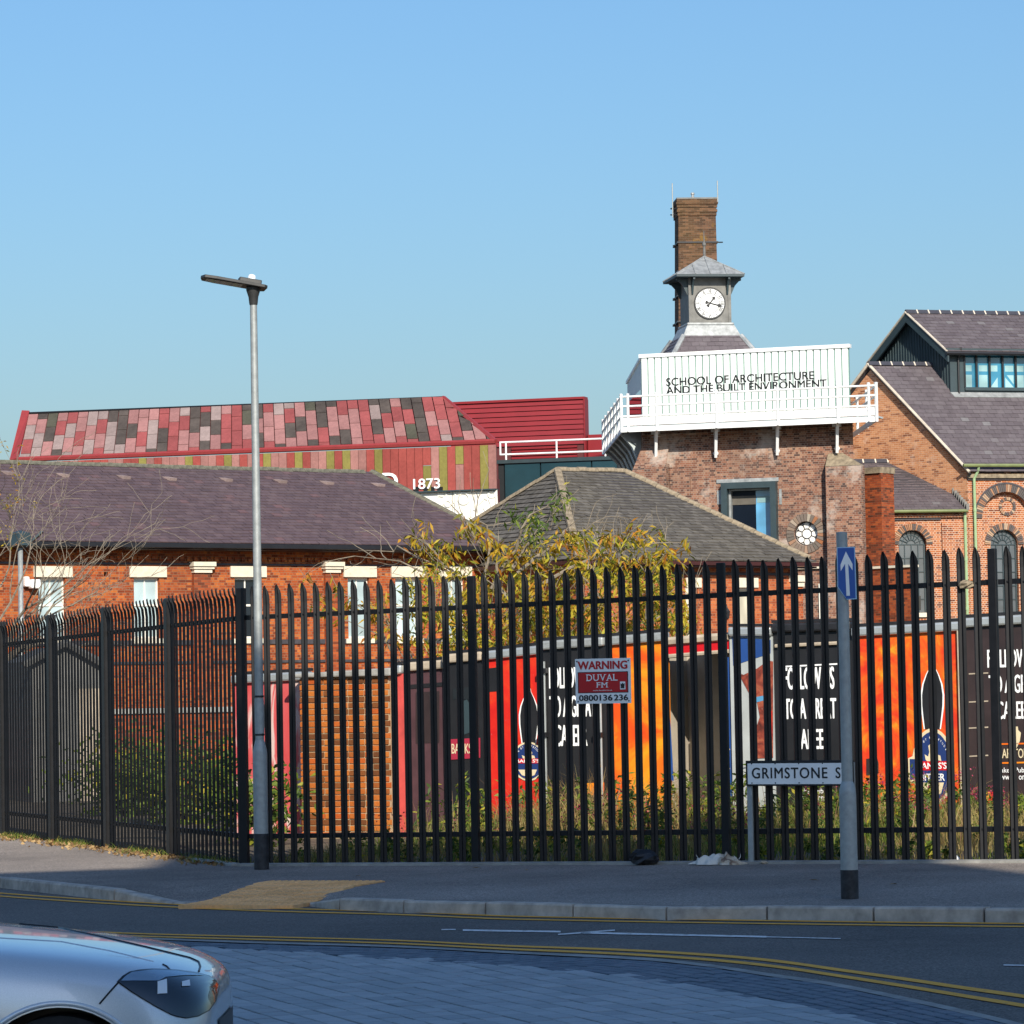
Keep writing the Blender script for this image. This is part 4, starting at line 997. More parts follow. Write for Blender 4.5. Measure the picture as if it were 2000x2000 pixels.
obj('side_glazing', G().quad(s0 + UZ * (z0b + .1) - FBx.u * .01 + bs * .03, s0 + UZ * (z0b + 1.55) - FBx.u * .01 + bs * .03, s0 + bs * .95 + UZ * (z0b + 1.5) - FBx.u * .012, s0 + bs * .95 + UZ * (z0b + .1) - FBx.u * .012), M['windark'], BX)
obj('top_flashing', G().fb(FBx, -.06, FBx.L + .06, z1b - .002, z1b + .13, -.2, .09).ob(s0 + UZ * (z1b - .06) - FBx.u * .06, bs + UZ * (zbk - z1b), FBx.u * .08, UZ * .1), M['white'], BX)
g = G()
def slope_text(t, xL, yL, xR, yR, hpx):
    a = FBx.px(xL, yL, .05); b_ = FBx.px(xR, yR, .05); h = hpx * 131 / FPX
    g.text(t, FBx.w(a[0], a[1], .052), FBx.u, UZ, b_[0] - a[0], h, .022, 1.0)
slope_text('SCHOOL OF ARCHITECTURE', 1301.5, 754, 1590, 743.5, 15.5); slope_text('AND THE BUILT ENVIRONMENT', 1301.5, 769.8, 1614.5, 758.8, 14.5)
obj('lettering', g, M['letterblack'], BX)

# ---------------- chimney stack
FC = fac_px(1325, 140, 1400, 140.10, 500); CS = thing('chimney_stack', 'tall square brown brick chimney stack with iron bands and corbelled top', 'chimney', FC.w(FC.L / 2, 4, -.8))
zt = FC.px(1362, 421)[1]; W0 = FC.L; zb0 = 4.0
def frustum(F, u0, u1, z0, u2, u3, z1, d0, d1, dep):
    g = G(); A = [F.w(u0, z0, d0), F.w(u1, z0, d0), F.w(u1, z0, d0 - dep), F.w(u0, z0, d0 - dep)]; s = (u1 - u0) - (u3 - u2); B = [F.w(u2, z1, d1), F.w(u3, z1, d1), F.w(u3, z1, d1 - (dep - s)), F.w(u2, z1, d1 - (dep - s))]
    return g.add(A + B, [(0, 1, 5, 4), (1, 2, 6, 5), (2, 3, 7, 6), (3, 0, 4, 7), (4, 5, 6, 7)])
kx = lambda x, y: FC.px(x, y)[0]
obj('shaft', frustum(FC, kx(1320, 660) - .1, kx(1408, 660), zb0, kx(1325, 421), kx(1398, 421), zt, .12, 0, 1.7), M['brickC'], CS)
prev = 421
for y0, y1, ex in ((421, 414, .03), (414, 409, .06), (409, 405, .03), (405, 399, .06), (399, 395, .09), (395, 389, .06)):
    z0, z1 = FC.px(1362, y0)[1], FC.px(1362, y1)[1]; obj('corbel_course', G().fb(FC, kx(1325, 421) - ex, kx(1398, 421) + ex, z0, z1 - .004, ex, -1.45 - ex), M['brickC'], CS)
z1 = FC.px(1362, 386)[1]; obj('cap', G().fb(FC, kx(1325, 421) - .06, kx(1398, 421) + .06, FC.px(1362, 389)[1], z1, .08, -1.5), M['leaddark'], CS)
for y in (473, 530, 577, 628):
    z = FC.px(1362, y)[1]; t = (y - 421) / 240; e = .1 * t
    obj('iron_band', G().fb(FC, kx(1325, 421) - .05 - e, kx(1398, 421) + .05 + e, z - .03, z + .03, .03 + e, -1.55 - e).tube([FC.w(kx(1325, 421) - .2 - e, z - .1, -.2), FC.w(kx(1325, 421) + .1 - e, z - .1, -.2)], .025, 6).tube([FC.w(kx(1398, 421) + .25 + e, z, -.1), FC.w(kx(1398, 421), z, -.1)], .025, 6), M['black'], CS)
for x, y0, y1 in ((1313, 358, 425), (1401, 353, 395)):
    p0 = FC.w(*FC.px(x + 1, y1, .05), .05); p1 = FC.w(*FC.px(x, y0, .05), .05); obj('lightning_rod', G().tube([p0, p1], .022, 6), M['galv'], CS)
    for yy in ((408, 420) if x < 1350 else (393,)):
        z = FC.px(x, yy)[1]; obj('rod_clip', G().tube([FC.w(kx(x, yy) - .08, z, .05), FC.w(kx(1325 if x < 1350 else 1398, yy) + .03, z, .0)], .025, 6), M['black'], CS)
p = FC.w(kx(1357, 386), z1, -.7); obj('flue_terminal', G().lathe(p, [(.10, 0), (.09, .1), (.05, .14), (.05, .2), (.075, .22), (.075, .28), (.05, .30)], 10), M['lead'], CS)

# ---------------- clock turret
FK = fac_px(1345.5, 134, 1427, 134.25, 590); CK = thing('clock_turret', 'small grey clock turret with lead pyramid roof and white roman dial', 'clock turret', FK.w(FK.L / 2, 12.0, -.8))
zk0, zk1 = FK.px(1386, 630)[1], FK.px(1386, 541)[1]; dp = FK.L
g = G(); g.fb(FK, 0, FK.L, zk0, zk1, -dp, 0); obj('body', g, M['leaddark'], CK)
for uu in (0, FK.L - .09): obj('corner_post', G().fb(FK, uu - .012, uu + .102, zk0, zk1 - .01, -.1, .03), M['leaddark'], CK)
ku = lambda x, y, d=0: FK.px(x, y, d)[0]
ov = .50; eu0, eu1 = -ov - .05, FK.L + ov - .06; zev = FK.px(1386, 535, ov)[1]; zap = FK.px(1380, 501, -dp / 2)[1]
E_ = [FK.w(eu0, zev, ov), FK.w(eu1, zev, ov), FK.w(eu1, zev, -dp - ov), FK.w(eu0, zev, -dp - ov)]; ap = FK.w(FK.L / 2, zap, -dp / 2)
rf = obj('roof', G().add(E_ + [ap], [(0, 1, 4), (1, 2, 4), (2, 3, 4), (3, 0, 4)]), M['lead'], CK)
g = G()
for a, b_ in ((E_[0], ap), (E_[1], ap), (E_[3], ap)): g.tube([a, b_], .035, 6)
for f in (.28, .5, .74):
    a = E_[0].lerp(E_[1], f); tt = 1 - abs(f - .5) * 2; top = a.lerp(ap if f == .5 else (E_[0] if f < .5 else E_[1]).lerp(ap, min(1, tt)), 1.0); g.tube([a + UZ * .01, top + UZ * .02], .025, 6)
obj('lead_roll', g, M['lead'], rf)
obj('eaves', G().fb(FK, eu0, eu1, zev - .09, zev - .004, -dp - ov, ov), M['teal'], CK)
for uu in (.10, FK.L - .16):
    obj('bracket', bracket(FK.w(uu + .03, zev - .1, ov - .06), FK.w(uu + .03, zev - .1, 0), .62, .07), M['teal'], CK)
for dd in (-.12, -dp + .12):
    obj('bracket', bracket(FK.w(-ov + .06, zev - .1, dd), FK.w(0, zev - .1, dd), .62, .07), M['teal'], CK); obj('bracket', bracket(FK.w(FK.L + ov - .06, zev - .1, dd), FK.w(FK.L, zev - .1, dd), .62, .07), M['teal'], CK)
obj('finial', G().tube([ap - UZ * .1, ap + UZ * .38, ap + UZ * .42, ap + UZ * .5, ap + UZ * .54, ap + UZ * .98], [.06, .045, .075, .075, .025, .012], 8), M['leaddark'], CK)
cu, cz = FK.px(1386, 592.5); rd = 31.5 * 134 / FPX; c0 = FK.w(cu, cz, 0)
dial = obj('clock_dial', G().tube([c0, c0 + FK.n * .05], rd, 40), M['letterblack'], CK)
obj('face', G().disc(c0 + FK.n * .054, FK.u, UZ, rd * .925, k=40), M['signwhite'], dial)
g = G(); cf = c0 + FK.n * .058
g.ring(cf, FK.u, UZ, rd * .60, rd * .635, k=40); g.ring(cf, FK.u, UZ, rd * .90, rd * .915, k=40)
for i in range(60):
    t = 2 * math.pi * i / 60; er = FK.u * math.cos(t) + UZ * math.sin(t); et = FK.u * -math.sin(t) + UZ * math.cos(t); g.flat(cf, er, et, [(rd * .915, -.006), (rd * .94, -.006), (rd * .94, .006), (rd * .915, .006)])
for i, s_ in enumerate(['XII', 'I', 'II', 'III', 'IIII', 'V', 'VI', 'VII', 'VIII', 'IX', 'X', 'XI']):
    t = math.pi / 2 - 2 * math.pi * i / 12; er = FK.u * math.cos(t) + UZ * math.sin(t); et = FK.u * math.sin(t) - UZ * math.cos(t)
    wn = {1: .035, 2: .085, 3: .125, 4: .15}[len(s_)] * (1.0 if s_ != 'I' else .7)
    g.text(s_, cf + er * (rd * .665) - et * (wn / 2), et, er, wn, rd * .21, .03)
def hand(ang, L, wd, tail):
    t = math.pi / 2 - ang; er = FK.u * math.cos(t) + UZ * math.sin(t); et = FK.u * math.sin(t) - UZ * math.cos(t)
    g.flat(c0 + FK.n * .066, er, et, [(-tail, -wd), (-tail * .8, -wd * 1.6), (-tail * .3, -wd * .5), (L * .55, -wd * .6), (L * .68, -wd * 1.7), (L * .82, -wd * .6), (L, 0), (L * .82, wd * .6), (L * .68, wd * 1.7), (L * .55, wd * .6), (-tail * .3, wd * .5), (-tail * .8, wd * 1.6), (-tail, wd)])
hand(math.radians(38.5), rd * .58, .045, rd * .27); hand(math.radians(104), rd * .88, .045, rd * .3); g.disc(c0 + FK.n * .067, FK.u, UZ, .045, k=12)
obj('numeral_and_hand', g, M['letterblack'], dial)
# lead skirt and slated base
zs0 = FK.px(1386, 657)[1]; zs1 = FK.px(1386, 684)[1]; f1 = .16; f2 = .62
def ringq(u_, z): return [FK.w(-u_, z, u_), FK.w(FK.L + u_, z, u_), FK.w(FK.L + u_, z, -dp - u_), FK.w(-u_, z, -dp - u_)]
obj('lead_moulding', G().fb(FK, -.1, FK.L + .1, zk0 - .11, zk0 - .003, -dp - .1, .1), M['lead'], CK, bevel=.04)
r0, r1, r2 = ringq(.10, zk0 - .11), ringq(.30, zs0), ringq(1.25, zs1 - .9)
g = G()
for i in range(4): j = (i + 1) % 4; g.quad(r1[i], r1[j], r0[j], r0[i])
obj('lead_skirt', g, M['lead'], CK)
g = G()
for i in range(4): j = (i + 1) % 4; g.quad(r2[i], r2[j], r1[j], r1[i])
sb = obj('slated_base', g, M['bluebrick'], CK)
tiles('slate', r2[0], r2[1], r1[1], r1[0], .30, .2, M['slateR'], sb); tiles('slate', r2[3], r2[0], r1[0], r1[3], .30, .2, M['slateR'], sb)
for i in (0, 1, 3): obj('lead_hip', G().tube([r2[i], r1[i]], .10, 8), M['lead'], CK)

# ================================================================== RED-CLAD BUILDING
PB = lambda x, y, D: at(x, y, D)
BR = thing('red_clad_building', 'modern building clad in mixed red, pink and dark panels with white 1873 numerals', 'building', Vector((-8, 150, -.3)))
Dbot = lambda x: 150 - 7.0 * x / 970
FBr = fac_px(20, Dbot(20), 970, Dbot(970), 880)
tl_, tr_ = at(57, 810, 153.2), at(866, 779, 147.3); bl_, br_ = at(38, 899, Dbot(38)), at(968, 864, Dbot(968))
# panel grid on the sloping cladding: columns run up the slope, lower edge follows the bottom line
obj('backing', G().quad(bl_, br_, tr_, tl_), M['redback'], BR)
nrm = ((br_ - bl_).cross(tl_ - bl_)).normalized()
ucl = (br_ - bl_).normalized(); vcl = nrm.cross(ucl)
Hc = (tl_ - bl_).dot(vcl); Lc = (br_ - bl_).length
def cl(u, v, h=.0): return bl_ + ucl * u + vcl * v + nrm * h
a1 = (tl_ - bl_).dot(ucl); b1 = (tr_ - bl_).dot(ucl); h2 = (tr_ - bl_).dot(vcl)
vtop = lambda u: Hc + (h2 - Hc) * (u - a1) / (b1 - a1)
cwid = Lc / 44.0; rnd = random.Random(11)
dark = {(2, 2), (3, 0), (8, 3), (9, 1), (9, 2), (9, 3), (10, 2), (12, 0), (13, 1), (16, 3), (17, 0), (18, 2), (19, 0), (21, 3), (22, 1), (22, 3), (24, 0), (25, 1), (26, 2), (27, 0), (28, 2), (29, 3), (29, 0), (30, 1), (33, 1), (33, 3), (34, 0), (34, 3), (36, 3), (37, 0), (37, 1), (37, 2), (37, 3), (40, 0), (41, 1), (41, 3), (42, 0), (43, 0)}
ph = h2 / 3.15
Bs = on_plane(885, 868.3, bl_, nrm); uB = (Bs - bl_).dot(ucl); NC = 40
def gridp(s, t):
    ub_, ut = uB * s, a1 + (b1 - a1) * s; vt_ = vtop(ut); u = ub_ + (ut - ub_) * t; return u, vt_ * t
for i in range(46):
    offv = [0.35, .75, .15, .55][i % 4]
    s0, s1 = (i + .04) / NC, (i + .96) / NC
    for row in range(5):
        t0, t1 = (row - 1 + offv) / 3.2, (row + offv) / 3.2
        t0, t1 = max(.015, t0 + .006), min(.975, t1 - .006)
        if t1 - t0 < .03: continue
        q = [list(gridp(s, t)) for s, t in ((s0, t0), (s1, t0), (s1, t1), (s0, t1))]
        lim = lambda v: Lc + (b1 - Lc) * v / h2 - .08
        if q[0][0] > lim(q[0][1]): continue
        if q[1][0] > lim(q[1][1]): q[1][0] = lim(q[1][1])
        for a_, b2_ in ((3, 0), (2, 1)):
            P0, P1 = q[b2_], q[a_]
            if P1[0] > lim(P1[1]):
                lo, hi = 0.0, 1.0
                for _ in range(24):
                    m_ = (lo + hi) / 2; uu, vv = P0[0] + (P1[0] - P0[0]) * m_, P0[1] + (P1[1] - P0[1]) * m_
                    if uu > lim(vv): hi = m_
                    else: lo = m_
                q[a_] = [P0[0] + (P1[0] - P0[0]) * lo, P0[1] + (P1[1] - P0[1]) * lo]
        if q[3][1] - q[0][1] < .05: continue
        if (i, row) in dark or rnd.random() < .04: mt = 'cp_dark'
        elif rnd.random() < .04: mt = 'cp_deep'
        else:
            x = rnd.random() + (.18 if i < 10 else (-.12 if i > 24 else 0)); mt = 'cp_grey' if x > .80 else ('cp_red' if x > .58 - .004 * i else 'cp_pink')
        obj('cladding_panel', G().prism([cl(a_, b_, .02) for a_, b_ in q], nrm * .05), M[mt], BR)
# ridge flashing, end parapet, hip trim, bottom trim
obj('top_flashing', G().tube([tl_ + nrm * .05, tr_ + nrm * .05], .07, 6), M['letterblack'], BR)
obj('hip_trim', G().tube([tr_ + nrm * .03, br_ + nrm * .03], .12, 6), M['redtrim'], BR)
obj('bottom_trim', G().tube([bl_ + nrm * .04, br_ + nrm * .04], .11, 6), M['redtrim'], BR)
pL0, pL1 = at(20, 903, Dbot(20)), at(44, 806, 153.3); e_ = (bl_ - pL0)
g = G(); g.prism([pL0, bl_ + ucl * -.05, tl_ + ucl * -.02 + vcl * .15, pL1], nrm * .12); obj('end_parapet', g, M['redtrim'], BR)
# vertical strips on the wall below
nst = 62; z_base = 5.5; sw = FBr.L / nst
zline = lambda u: (bl_.z + (br_.z - bl_.z) * max(0, min(1, (u - FBr.px(38, 899)[0]) / (FBr.px(968, 864)[0] - FBr.px(38, 899)[0])))) - .10
olive = {33: 0, 41: 0, 43: 0, 47: 0, 55: 0, 57: .5, 60: 0, 23: 0, 28: 0, 53: -.5, 17: 0, 37: 0}
zb_s = FBr.px(960, 955)[1]
for i in range(nst):
    u0, u1 = i * sw + .01, (i + 1) * sw - .01; zt0, zt1 = zline(u0), zline(u1)
    mt = 'cp_olive' if i in olive else ('cp_stripp' if rnd.random() < .42 else 'cp_strip')
    half = olive.get(i, 0); zm = (zt0 + zb_s) / 2 + .15
    if half:
        for (za, zb2), m2 in ((((zm + .01), None), 'cp_olive' if half > 0 else 'cp_strip'), ((zb_s, zm - .01), 'cp_stripp' if half > 0 else 'cp_olive')):
            top = (zt0, zt1) if zb2 is None else (zb2, zb2)
            obj('cladding_strip', G().prism([FBr.w(u0, za, .0), FBr.w(u1, za, .0), FBr.w(u1, top[1], .0), FBr.w(u0, top[0], .0)], FBr.n * .06), M[m2], BR)
    else:
        obj('cladding_strip', G().prism([FBr.w(u0, zb_s, .0), FBr.w(u1, zb_s, .0), FBr.w(u1, zt1, .0), FBr.w(u0, zt0, .0)], FBr.n * .06), M[mt], BR)
for x0, x1 in ((808, 819), (829, 836), (843, 850), (855, 866)):
    a, b_, c, e = FBr.rect(x0, 951, x1, 956); obj('dark_slot', G().fb(FBr, a, b_, zb_s, e, .06, .075), M['letterblack'], BR)
obj('backing', G().fb(FBr, 0, FBr.L, -.3, zb_s + .4, -.3, -.01), M['redback'], BR)
q_ = at(958, 900, 152); q0_ = FBr.w(FBr.L, 0); obj('side_return', G().quad(Vector((q0_.x, q0_.y, -.3)), Vector((q_.x, q_.y, -.3)), Vector((q_.x, q_.y, zline(FBr.L))), Vector((q0_.x, q0_.y, zline(FBr.L)))), M['redtrim'], BR)
g = G(); h = 33 * 144 / FPX; a = FBr.px(748, 957, .1); g.text('D', FBr.w(a[0], a[1] - .02, .12), FBr.u, UZ, 31 * 144 / FPX, h * 1.02, .03)
a = FBr.px(808, 957, .1); g.text('1873', FBr.w(a[0], a[1] + .03, .12), FBr.u, UZ, 55 * 143.5 / FPX, 20 * 143.5 / FPX, .025)
obj('white_numerals', g, M['white'], BR, kind='stuff')
# cream relief panel under the strips
a, b_, c, e = FBr.rect(780, 962, 972, 1060, .2); e = zb_s - .06
obj('shadow_strip', G().fb(FBr, a, FBr.L + .02, e + .003, zb_s - .003, -.1, .30), M['teal'], BR)  # dark strip stands in for the shadow line above the panel
um = FBr.px(885, 960)[0]
rp = obj('relief_panel', G().fb(FBr, a, um - .015, c - 2, e, -.1, .10).fb(FBr, um + .015, FBr.L - .02, c - 2, e, -.1, .10), M['creampanel'], BR)
g = G()
fpx = lambda x, y: FBr.w(*FBr.px(x, y, .12), .10)
def relief(pts): g.tube([fpx(x, y) for x, y in pts], .055, 6)
zr_ = lambda x, y: (840 + x * .0828, 940 + y * .0828)
def circ(cx, cy, r): 
    c_ = zr_(cx, cy); relief([(c_[0] + r * .0828 * math.cos(t * .3142), c_[1] + r * .0828 * math.sin(t * .3142)) for t in range(21)])
circ(790, 410, 130); circ(1450, 310, 75); circ(420, 525, 70); circ(1050, 960, 55)
for P in ([(600, 265), (1370, 240)], [(590, 270), (600, 800)], [(390, 290), (370, 420), (300, 540), (230, 630)], [(310, 355), (195, 340), (100, 500)], [(1550, 200), (1570, 640)],
          [(1390, 420), (1440, 540), (1460, 660), (1410, 760)], [(1250, 370), (1240, 440), (1180, 500), (1080, 580), (1040, 680)], [(1250, 370), (1350, 430)], [(770, 610), (785, 720), (775, 880)],
          [(910, 770), (890, 860), (850, 920)], [(1130, 580), (1135, 680), (1155, 800), (1150, 900)], [(970, 640), (970, 840)], [(1090, 790), (1010, 880), (920, 950)], [(1270, 620), (1320, 720)], [(1060, 690), (1110, 630)], [(1150, 750), (1250, 740)]):
    relief([zr_(*p) for p in P])
obj('relief_ornament', g, M['creampanel'], rp)

# red ribbed plant house behind, with rail, and the teal block
FRd = fac_px(880, 158, 1141, 156.2, 820); RD = thing('red_plant_house', 'plain dark red ribbed metal roof house beside the white railing', 'building', FRd.w(FRd.L / 2, 5, -3))
zt0, zt1 = FRd.px(885, 789)[1], FRd.px(1140, 780)[1]; zt = (zt0 + zt1) / 2
nb = 9; zlo = FRd.px(1010, 872)[1]; bh = (zt - zlo) / nb
for i in range(nb):
    z = zlo + i * bh; obj('board', G().prism([FRd.w(0, z + .012, .05), FRd.w(0, z + .012, -.02), FRd.w(0, z + bh - .012, -.02), FRd.w(0, z + bh - .012, .0)], FRd.u * FRd.L), M['redrib'], RD)
obj('body', G().fb(FRd, 0, FRd.L - .01, 4, zt, -.6, -.021), M['redback'], RD)
obj('top_flashing', G().fb(FRd, -.05, FRd.L + .04, zt - .003, zt + .10, -.5, .09), M['redrib'], RD); obj('corner_trim', G().fb(FRd, FRd.L - .003, FRd.L + .06, 4, zt, -.5, .08), M['redrib'], RD)
a, b_, c, e = FRd.rect(1142, 848, 1178, 905); obj('lower_block', G().fb(FRd, a + .1, b_ + .8, 4, e, -1, -.2), M['redrib'], RD)
a, b_, c, e = FRd.rect(1000, 879, 1128, 900); g = G()
for i in range(7): g.fb(FRd, a, b_, zlo - .14 - i * .14, zlo - .05 - i * .14, .0, .08)
obj('louvre', g, M['redrib'], RD); obj('body_lower', G().fb(FRd, -.5, FRd.L, 4, zlo, -1, -.03), M['redrib'], RD)
FTe = fac_px(972, 149, 1206, 147.6, 930); TE = thing('teal_block', 'dark teal panelled flat-roofed block beside the brick tower', 'building', FTe.w(FTe.L / 2, -.3, -3))
zt = FTe.px(1090, 897)[1]; ed = [0.0] + [FTe.px(x, 930)[0] for x in (985, 1056, 1156)] + [FTe.L]
for i in range(len(ed) - 1): obj('panel', G().fb(FTe, ed[i] + .03, ed[i + 1] - .03, 4, zt - .12, -.1, .0 if i else -.04), M['tealdark'] if i else M['tealgap'], TE)
obj('body', G().fb(FTe, 0, FTe.L, -.3, zt, -10, -.11), M['tealgap'], TE); obj('parapet', G().fb(FTe, -.05, FTe.L, zt - .10, zt + .05, -.3, .08), M['teal'], TE)
RL = thing('roof_railing', 'white tubular guard rail along the flat teal roof', 'railing', FTe.w(FTe.L / 2, zt, -.4))
zrt, zrb = FTe.px(1090, 860, -.4)[1], FTe.px(1090, 884, -.4)[1]; ua, ub_ = FTe.px(976, 870, -.4)[0], FTe.px(1182, 870, -.4)[0]
for z in (zrt, zrb): obj('rail', G().tube([FTe.w(ua, z, -.4), FTe.w(ub_, z, -.4)], .04, 8), M['white'], RL)
for x in (977, 988, 1087, 1182):
    u = FTe.px(x, 870, -.4)[0]; obj('post', G().tube([FTe.w(u, zrb if x == 977 else zt, -.4), FTe.w(u, zrt, -.4)], .04, 8), M['white'], RL)

# ================================================================== SLATE-ROOFED HALL ON THE OTHER SIDE OF THE TOWER
HC = at(1889, 908, 131); AP = at(1704, 711, 134.2)
fdir = Vector((.955, .297, 0)).normalized()
RH = thing('slate_hall', 'tall brick hall with slate roof, dark glazed roof lantern and arched windows', 'building', Vector((HC.x, HC.y, -.3)))
FH_ = Fac(HC, HC + fdir * 22)
zeR = HC.z; gd = Vector((AP.x - HC.x, AP.y - HC.y, 0)); LBk = HC + gd * 2     # back eave corner
zrR = AP.z; RT = AP + fdir * 22; ER = HC + fdir * 22
# gable wall
obj('gable_wall', G().add([Vector((HC.x, HC.y, -.3)), Vector((LBk.x, LBk.y, -.3)), Vector((LBk.x, LBk.y, zeR)), AP - UZ * .12, HC.copy()], [(0, 4, 3, 2, 1)]), M['brickGable'], RH)
ov = fdir * -.18
rf = obj('roof', G().quad(HC + ov, ER, RT, AP + ov).quad(Vector((LBk.x, LBk.y, zeR)) + ov, AP + ov, RT, Vector((LBk.x, LBk.y, zeR)) + fdir * 22), M['bluebrick'], RH)
ovf = -gd.normalized() * .3 - UZ * .3 * (zrR - zeR) / gd.length
tiles('slate', HC + ov + ovf + UZ * .02, ER + ovf + UZ * .02, RT + UZ * .02, AP + ov + UZ * .02, .32, .23, M['slateR'], rf)
obj('verge', G().tube([HC + ov + ovf, AP + ov], .06, 6).tube([AP + ov, Vector((LBk.x, LBk.y, zeR)) + ov], .06, 6), M['mortarpale'], RH)
obj('verge_shadow', G().tube([HC + ov * .7 + ovf - UZ * .10, AP + ov * .7 - UZ * .12], .05, 6), M['black'], RH)  # black rod drawn as the overhang's shadow on the gable
rtm = mesh_from('ridge_tile', *(lambda g: (g.v, g.f))(G().prism([Vector((0, -.17, -.10)), Vector((0, -.04, .05)), Vector((0, .04, .05)), Vector((0, .17, -.10))], (.42, 0, 0))), M['ridgetile'])
jm = mesh_from('ridge_joint', *(lambda g: (g.v, g.f))(G().prism([Vector((0, -.175, -.10)), Vector((0, -.045, .056)), Vector((0, .045, .056)), Vector((0, .175, -.10))], (.05, 0, 0))), M['mortarpale'])
def ridge(a, d, n, parent, step=.47):
    y = UZ.cross(d).normalized(); z = d.cross(y)
    for i in range(n):
        for nm, me, o_ in (('ridge_tile', rtm, 0), ('ridge_joint', jm, .42)):
            o = a + d * (i * step + o_) + UZ * .05; piece(nm, me, parent, Matrix(((d.x, y.x, z.x, o.x), (d.y, y.y, z.y, o.y), (d.z, y.z, z.z, o.z), (0, 0, 0, 1))))
ridge(AP + ov, fdir, 8, RH)
# front wall with blind arch, arched window, cornice
cxu, _ = FH_.px(1966, 1060); zsp = FH_.px(1966, 1063)[1]; wr = 29 * 131.9 / FPX; zbt = FH_.px(1966, 1197)[1]
bigr_i = FH_.px(1966, 961)[1]; zspb = FH_.px(1966, 1012)[1]; bri = bigr_i - zspb
win_a = (cxu - wr, cxu + wr, zbt, zsp)
obj('wall', wall(FH_, 0, 22, -.3, zeR, arch=[(cxu - bri, cxu + bri, -.2, zspb)], rev=.22), M['brickR'], RH)
obj('arch_infill', wall(FH_, cxu - bri - .1, cxu + bri + .1, -.3, zspb + bri + .1, arch=[win_a], d=-.215, rev=.2), M['brickR'], RH)
bo = FH_.px(1966, 946)[1] - zspb
voussoirs(FH_, cxu, zspb, bri + .01, bo, -.05, .06, 46, RH)
obj('hood_mould', G().ring(FH_.w(cxu, zspb, .075), FH_.u, UZ, bo + .005, bo + .07, 0, math.pi, 40), M['bluebrick'], RH)
voussoirs(FH_, cxu, zsp, wr + .01, wr + .24, -.24, -.17, 30, RH)
oc = FH_.px(1967, 989, -.2); g = G(); 
voussoirs(FH_, oc[0], oc[1], .23, .34, -.25, -.16, 22, RH, 0, 2 * math.pi)
def arched_window(F, cu, r, zb, zs, d, parent, vent):
    A = arch_pts(cu, r, zs, 20); pts = [F.w(cu - r, zb, d)] + [F.w(a, z, d) for a, z in A] + [F.w(cu + r, zb, d)]
    wn = obj('arched_window', G().add(pts[::-1], [tuple(range(len(pts)))]), M['wingrey'], parent)
    g = G(); t = .015
    for f in (-.5, 0, .5): g.fb(F, cu + f * r - t, cu + f * r + t, zb, zs, d, d + .04)
    z = zb
    while z < zs + .01: g.fb(F, cu - r, cu + r, z - t, z + t, d, d + .035); z += (zs - zb) / 5
    for rr2 in (r * .32, r * .68): g.ring(F.w(cu, zs, d + .03), F.u, UZ, rr2 - t, rr2 + t, 0, math.pi, 20)
    for k_ in range(1, 8):
        tt = math.pi * k_ / 8; g.tube([F.w(cu + r * .3 * math.cos(tt), zs + r * .3 * math.sin(tt), d + .03), F.w(cu + r * math.cos(tt), zs + r * math.sin(tt), d + .03)], t, 5)
    g.ring(F.w(cu, zs, d + .02), F.u, UZ, r - .05, r, 0, math.pi, 24); g.fb(F, cu - r, cu - r + .05, zb, zs, d, d + .045); g.fb(F, cu + r - .05, cu + r, zb, zs, d, d + .045)
    obj('glazing_bar', g, M['teal'], wn); obj('sill', G().fb(F, cu - r - .1, cu + r + .1, zb - .16, zb - .002, d - .1, d + .3), M['cream'], wn)
    if vent: 
        u0 = cu + r * .08; obj('open_vent', G().fb(F, u0, u0 + r * .52, zb + .12, zb + .62, d + .005, d + .05), M['windark'], wn)
arched_window(FH_, cxu, wr - .01, zbt, zsp, -.38, RH, True)
for y0, y1, dd, mt in ((912, 917, .12, 'brickR'), (926, 934, .14, 'hip'), (934.5, 937, .08, 'bluebrick')):
    a, b_, c, e = FH_.rect(1949, y0, 1951, y1); obj('cornice', G().fb(FH_, -.02, 22, c, e, -.02, dd), M[mt], RH)
g = G(); a, b_, c, e = FH_.rect(1949, 920, 1951, 924); uu = .5
while uu < 21: g.fb(FH_, uu, uu + .95, c, e, .0, .025); uu += 1.25
obj('cornice_slot', g, M['bluebrick'], RH)
obj('gutter', G().tube([FH_.w(-.3, zeR - .04, .32), FH_.w(22, zeR - .04, .32)], .065, 8), M['greengutter'], RH)
def downpipe(F, x, y0, y1, d, parent, jog=0):
    u = F.px(x, (y0 + y1) / 2, d)[0]; z0, z1 = F.px(x, y1, d)[1], F.px(x, y0, d)[1]; g = G()
    pts = [F.w(u, -.2, d), F.w(u, z1 - .5, d), F.w(u + jog, z1 - .2, d + (.1 if jog else 0)), F.w(u + jog, z1 + .02, d + (.2 if jog else 0))]; g.tube(pts, .055, 8)
    z = .8
    while z < z1: g.tube([F.w(u, z, d), F.w(u, z + .12, d)], .068, 8); z += 1.8
    obj('downpipe', g, M['greenpipe'], parent)
downpipe(FH_, 1905.5, 909, 1206, .12, RH, .12)
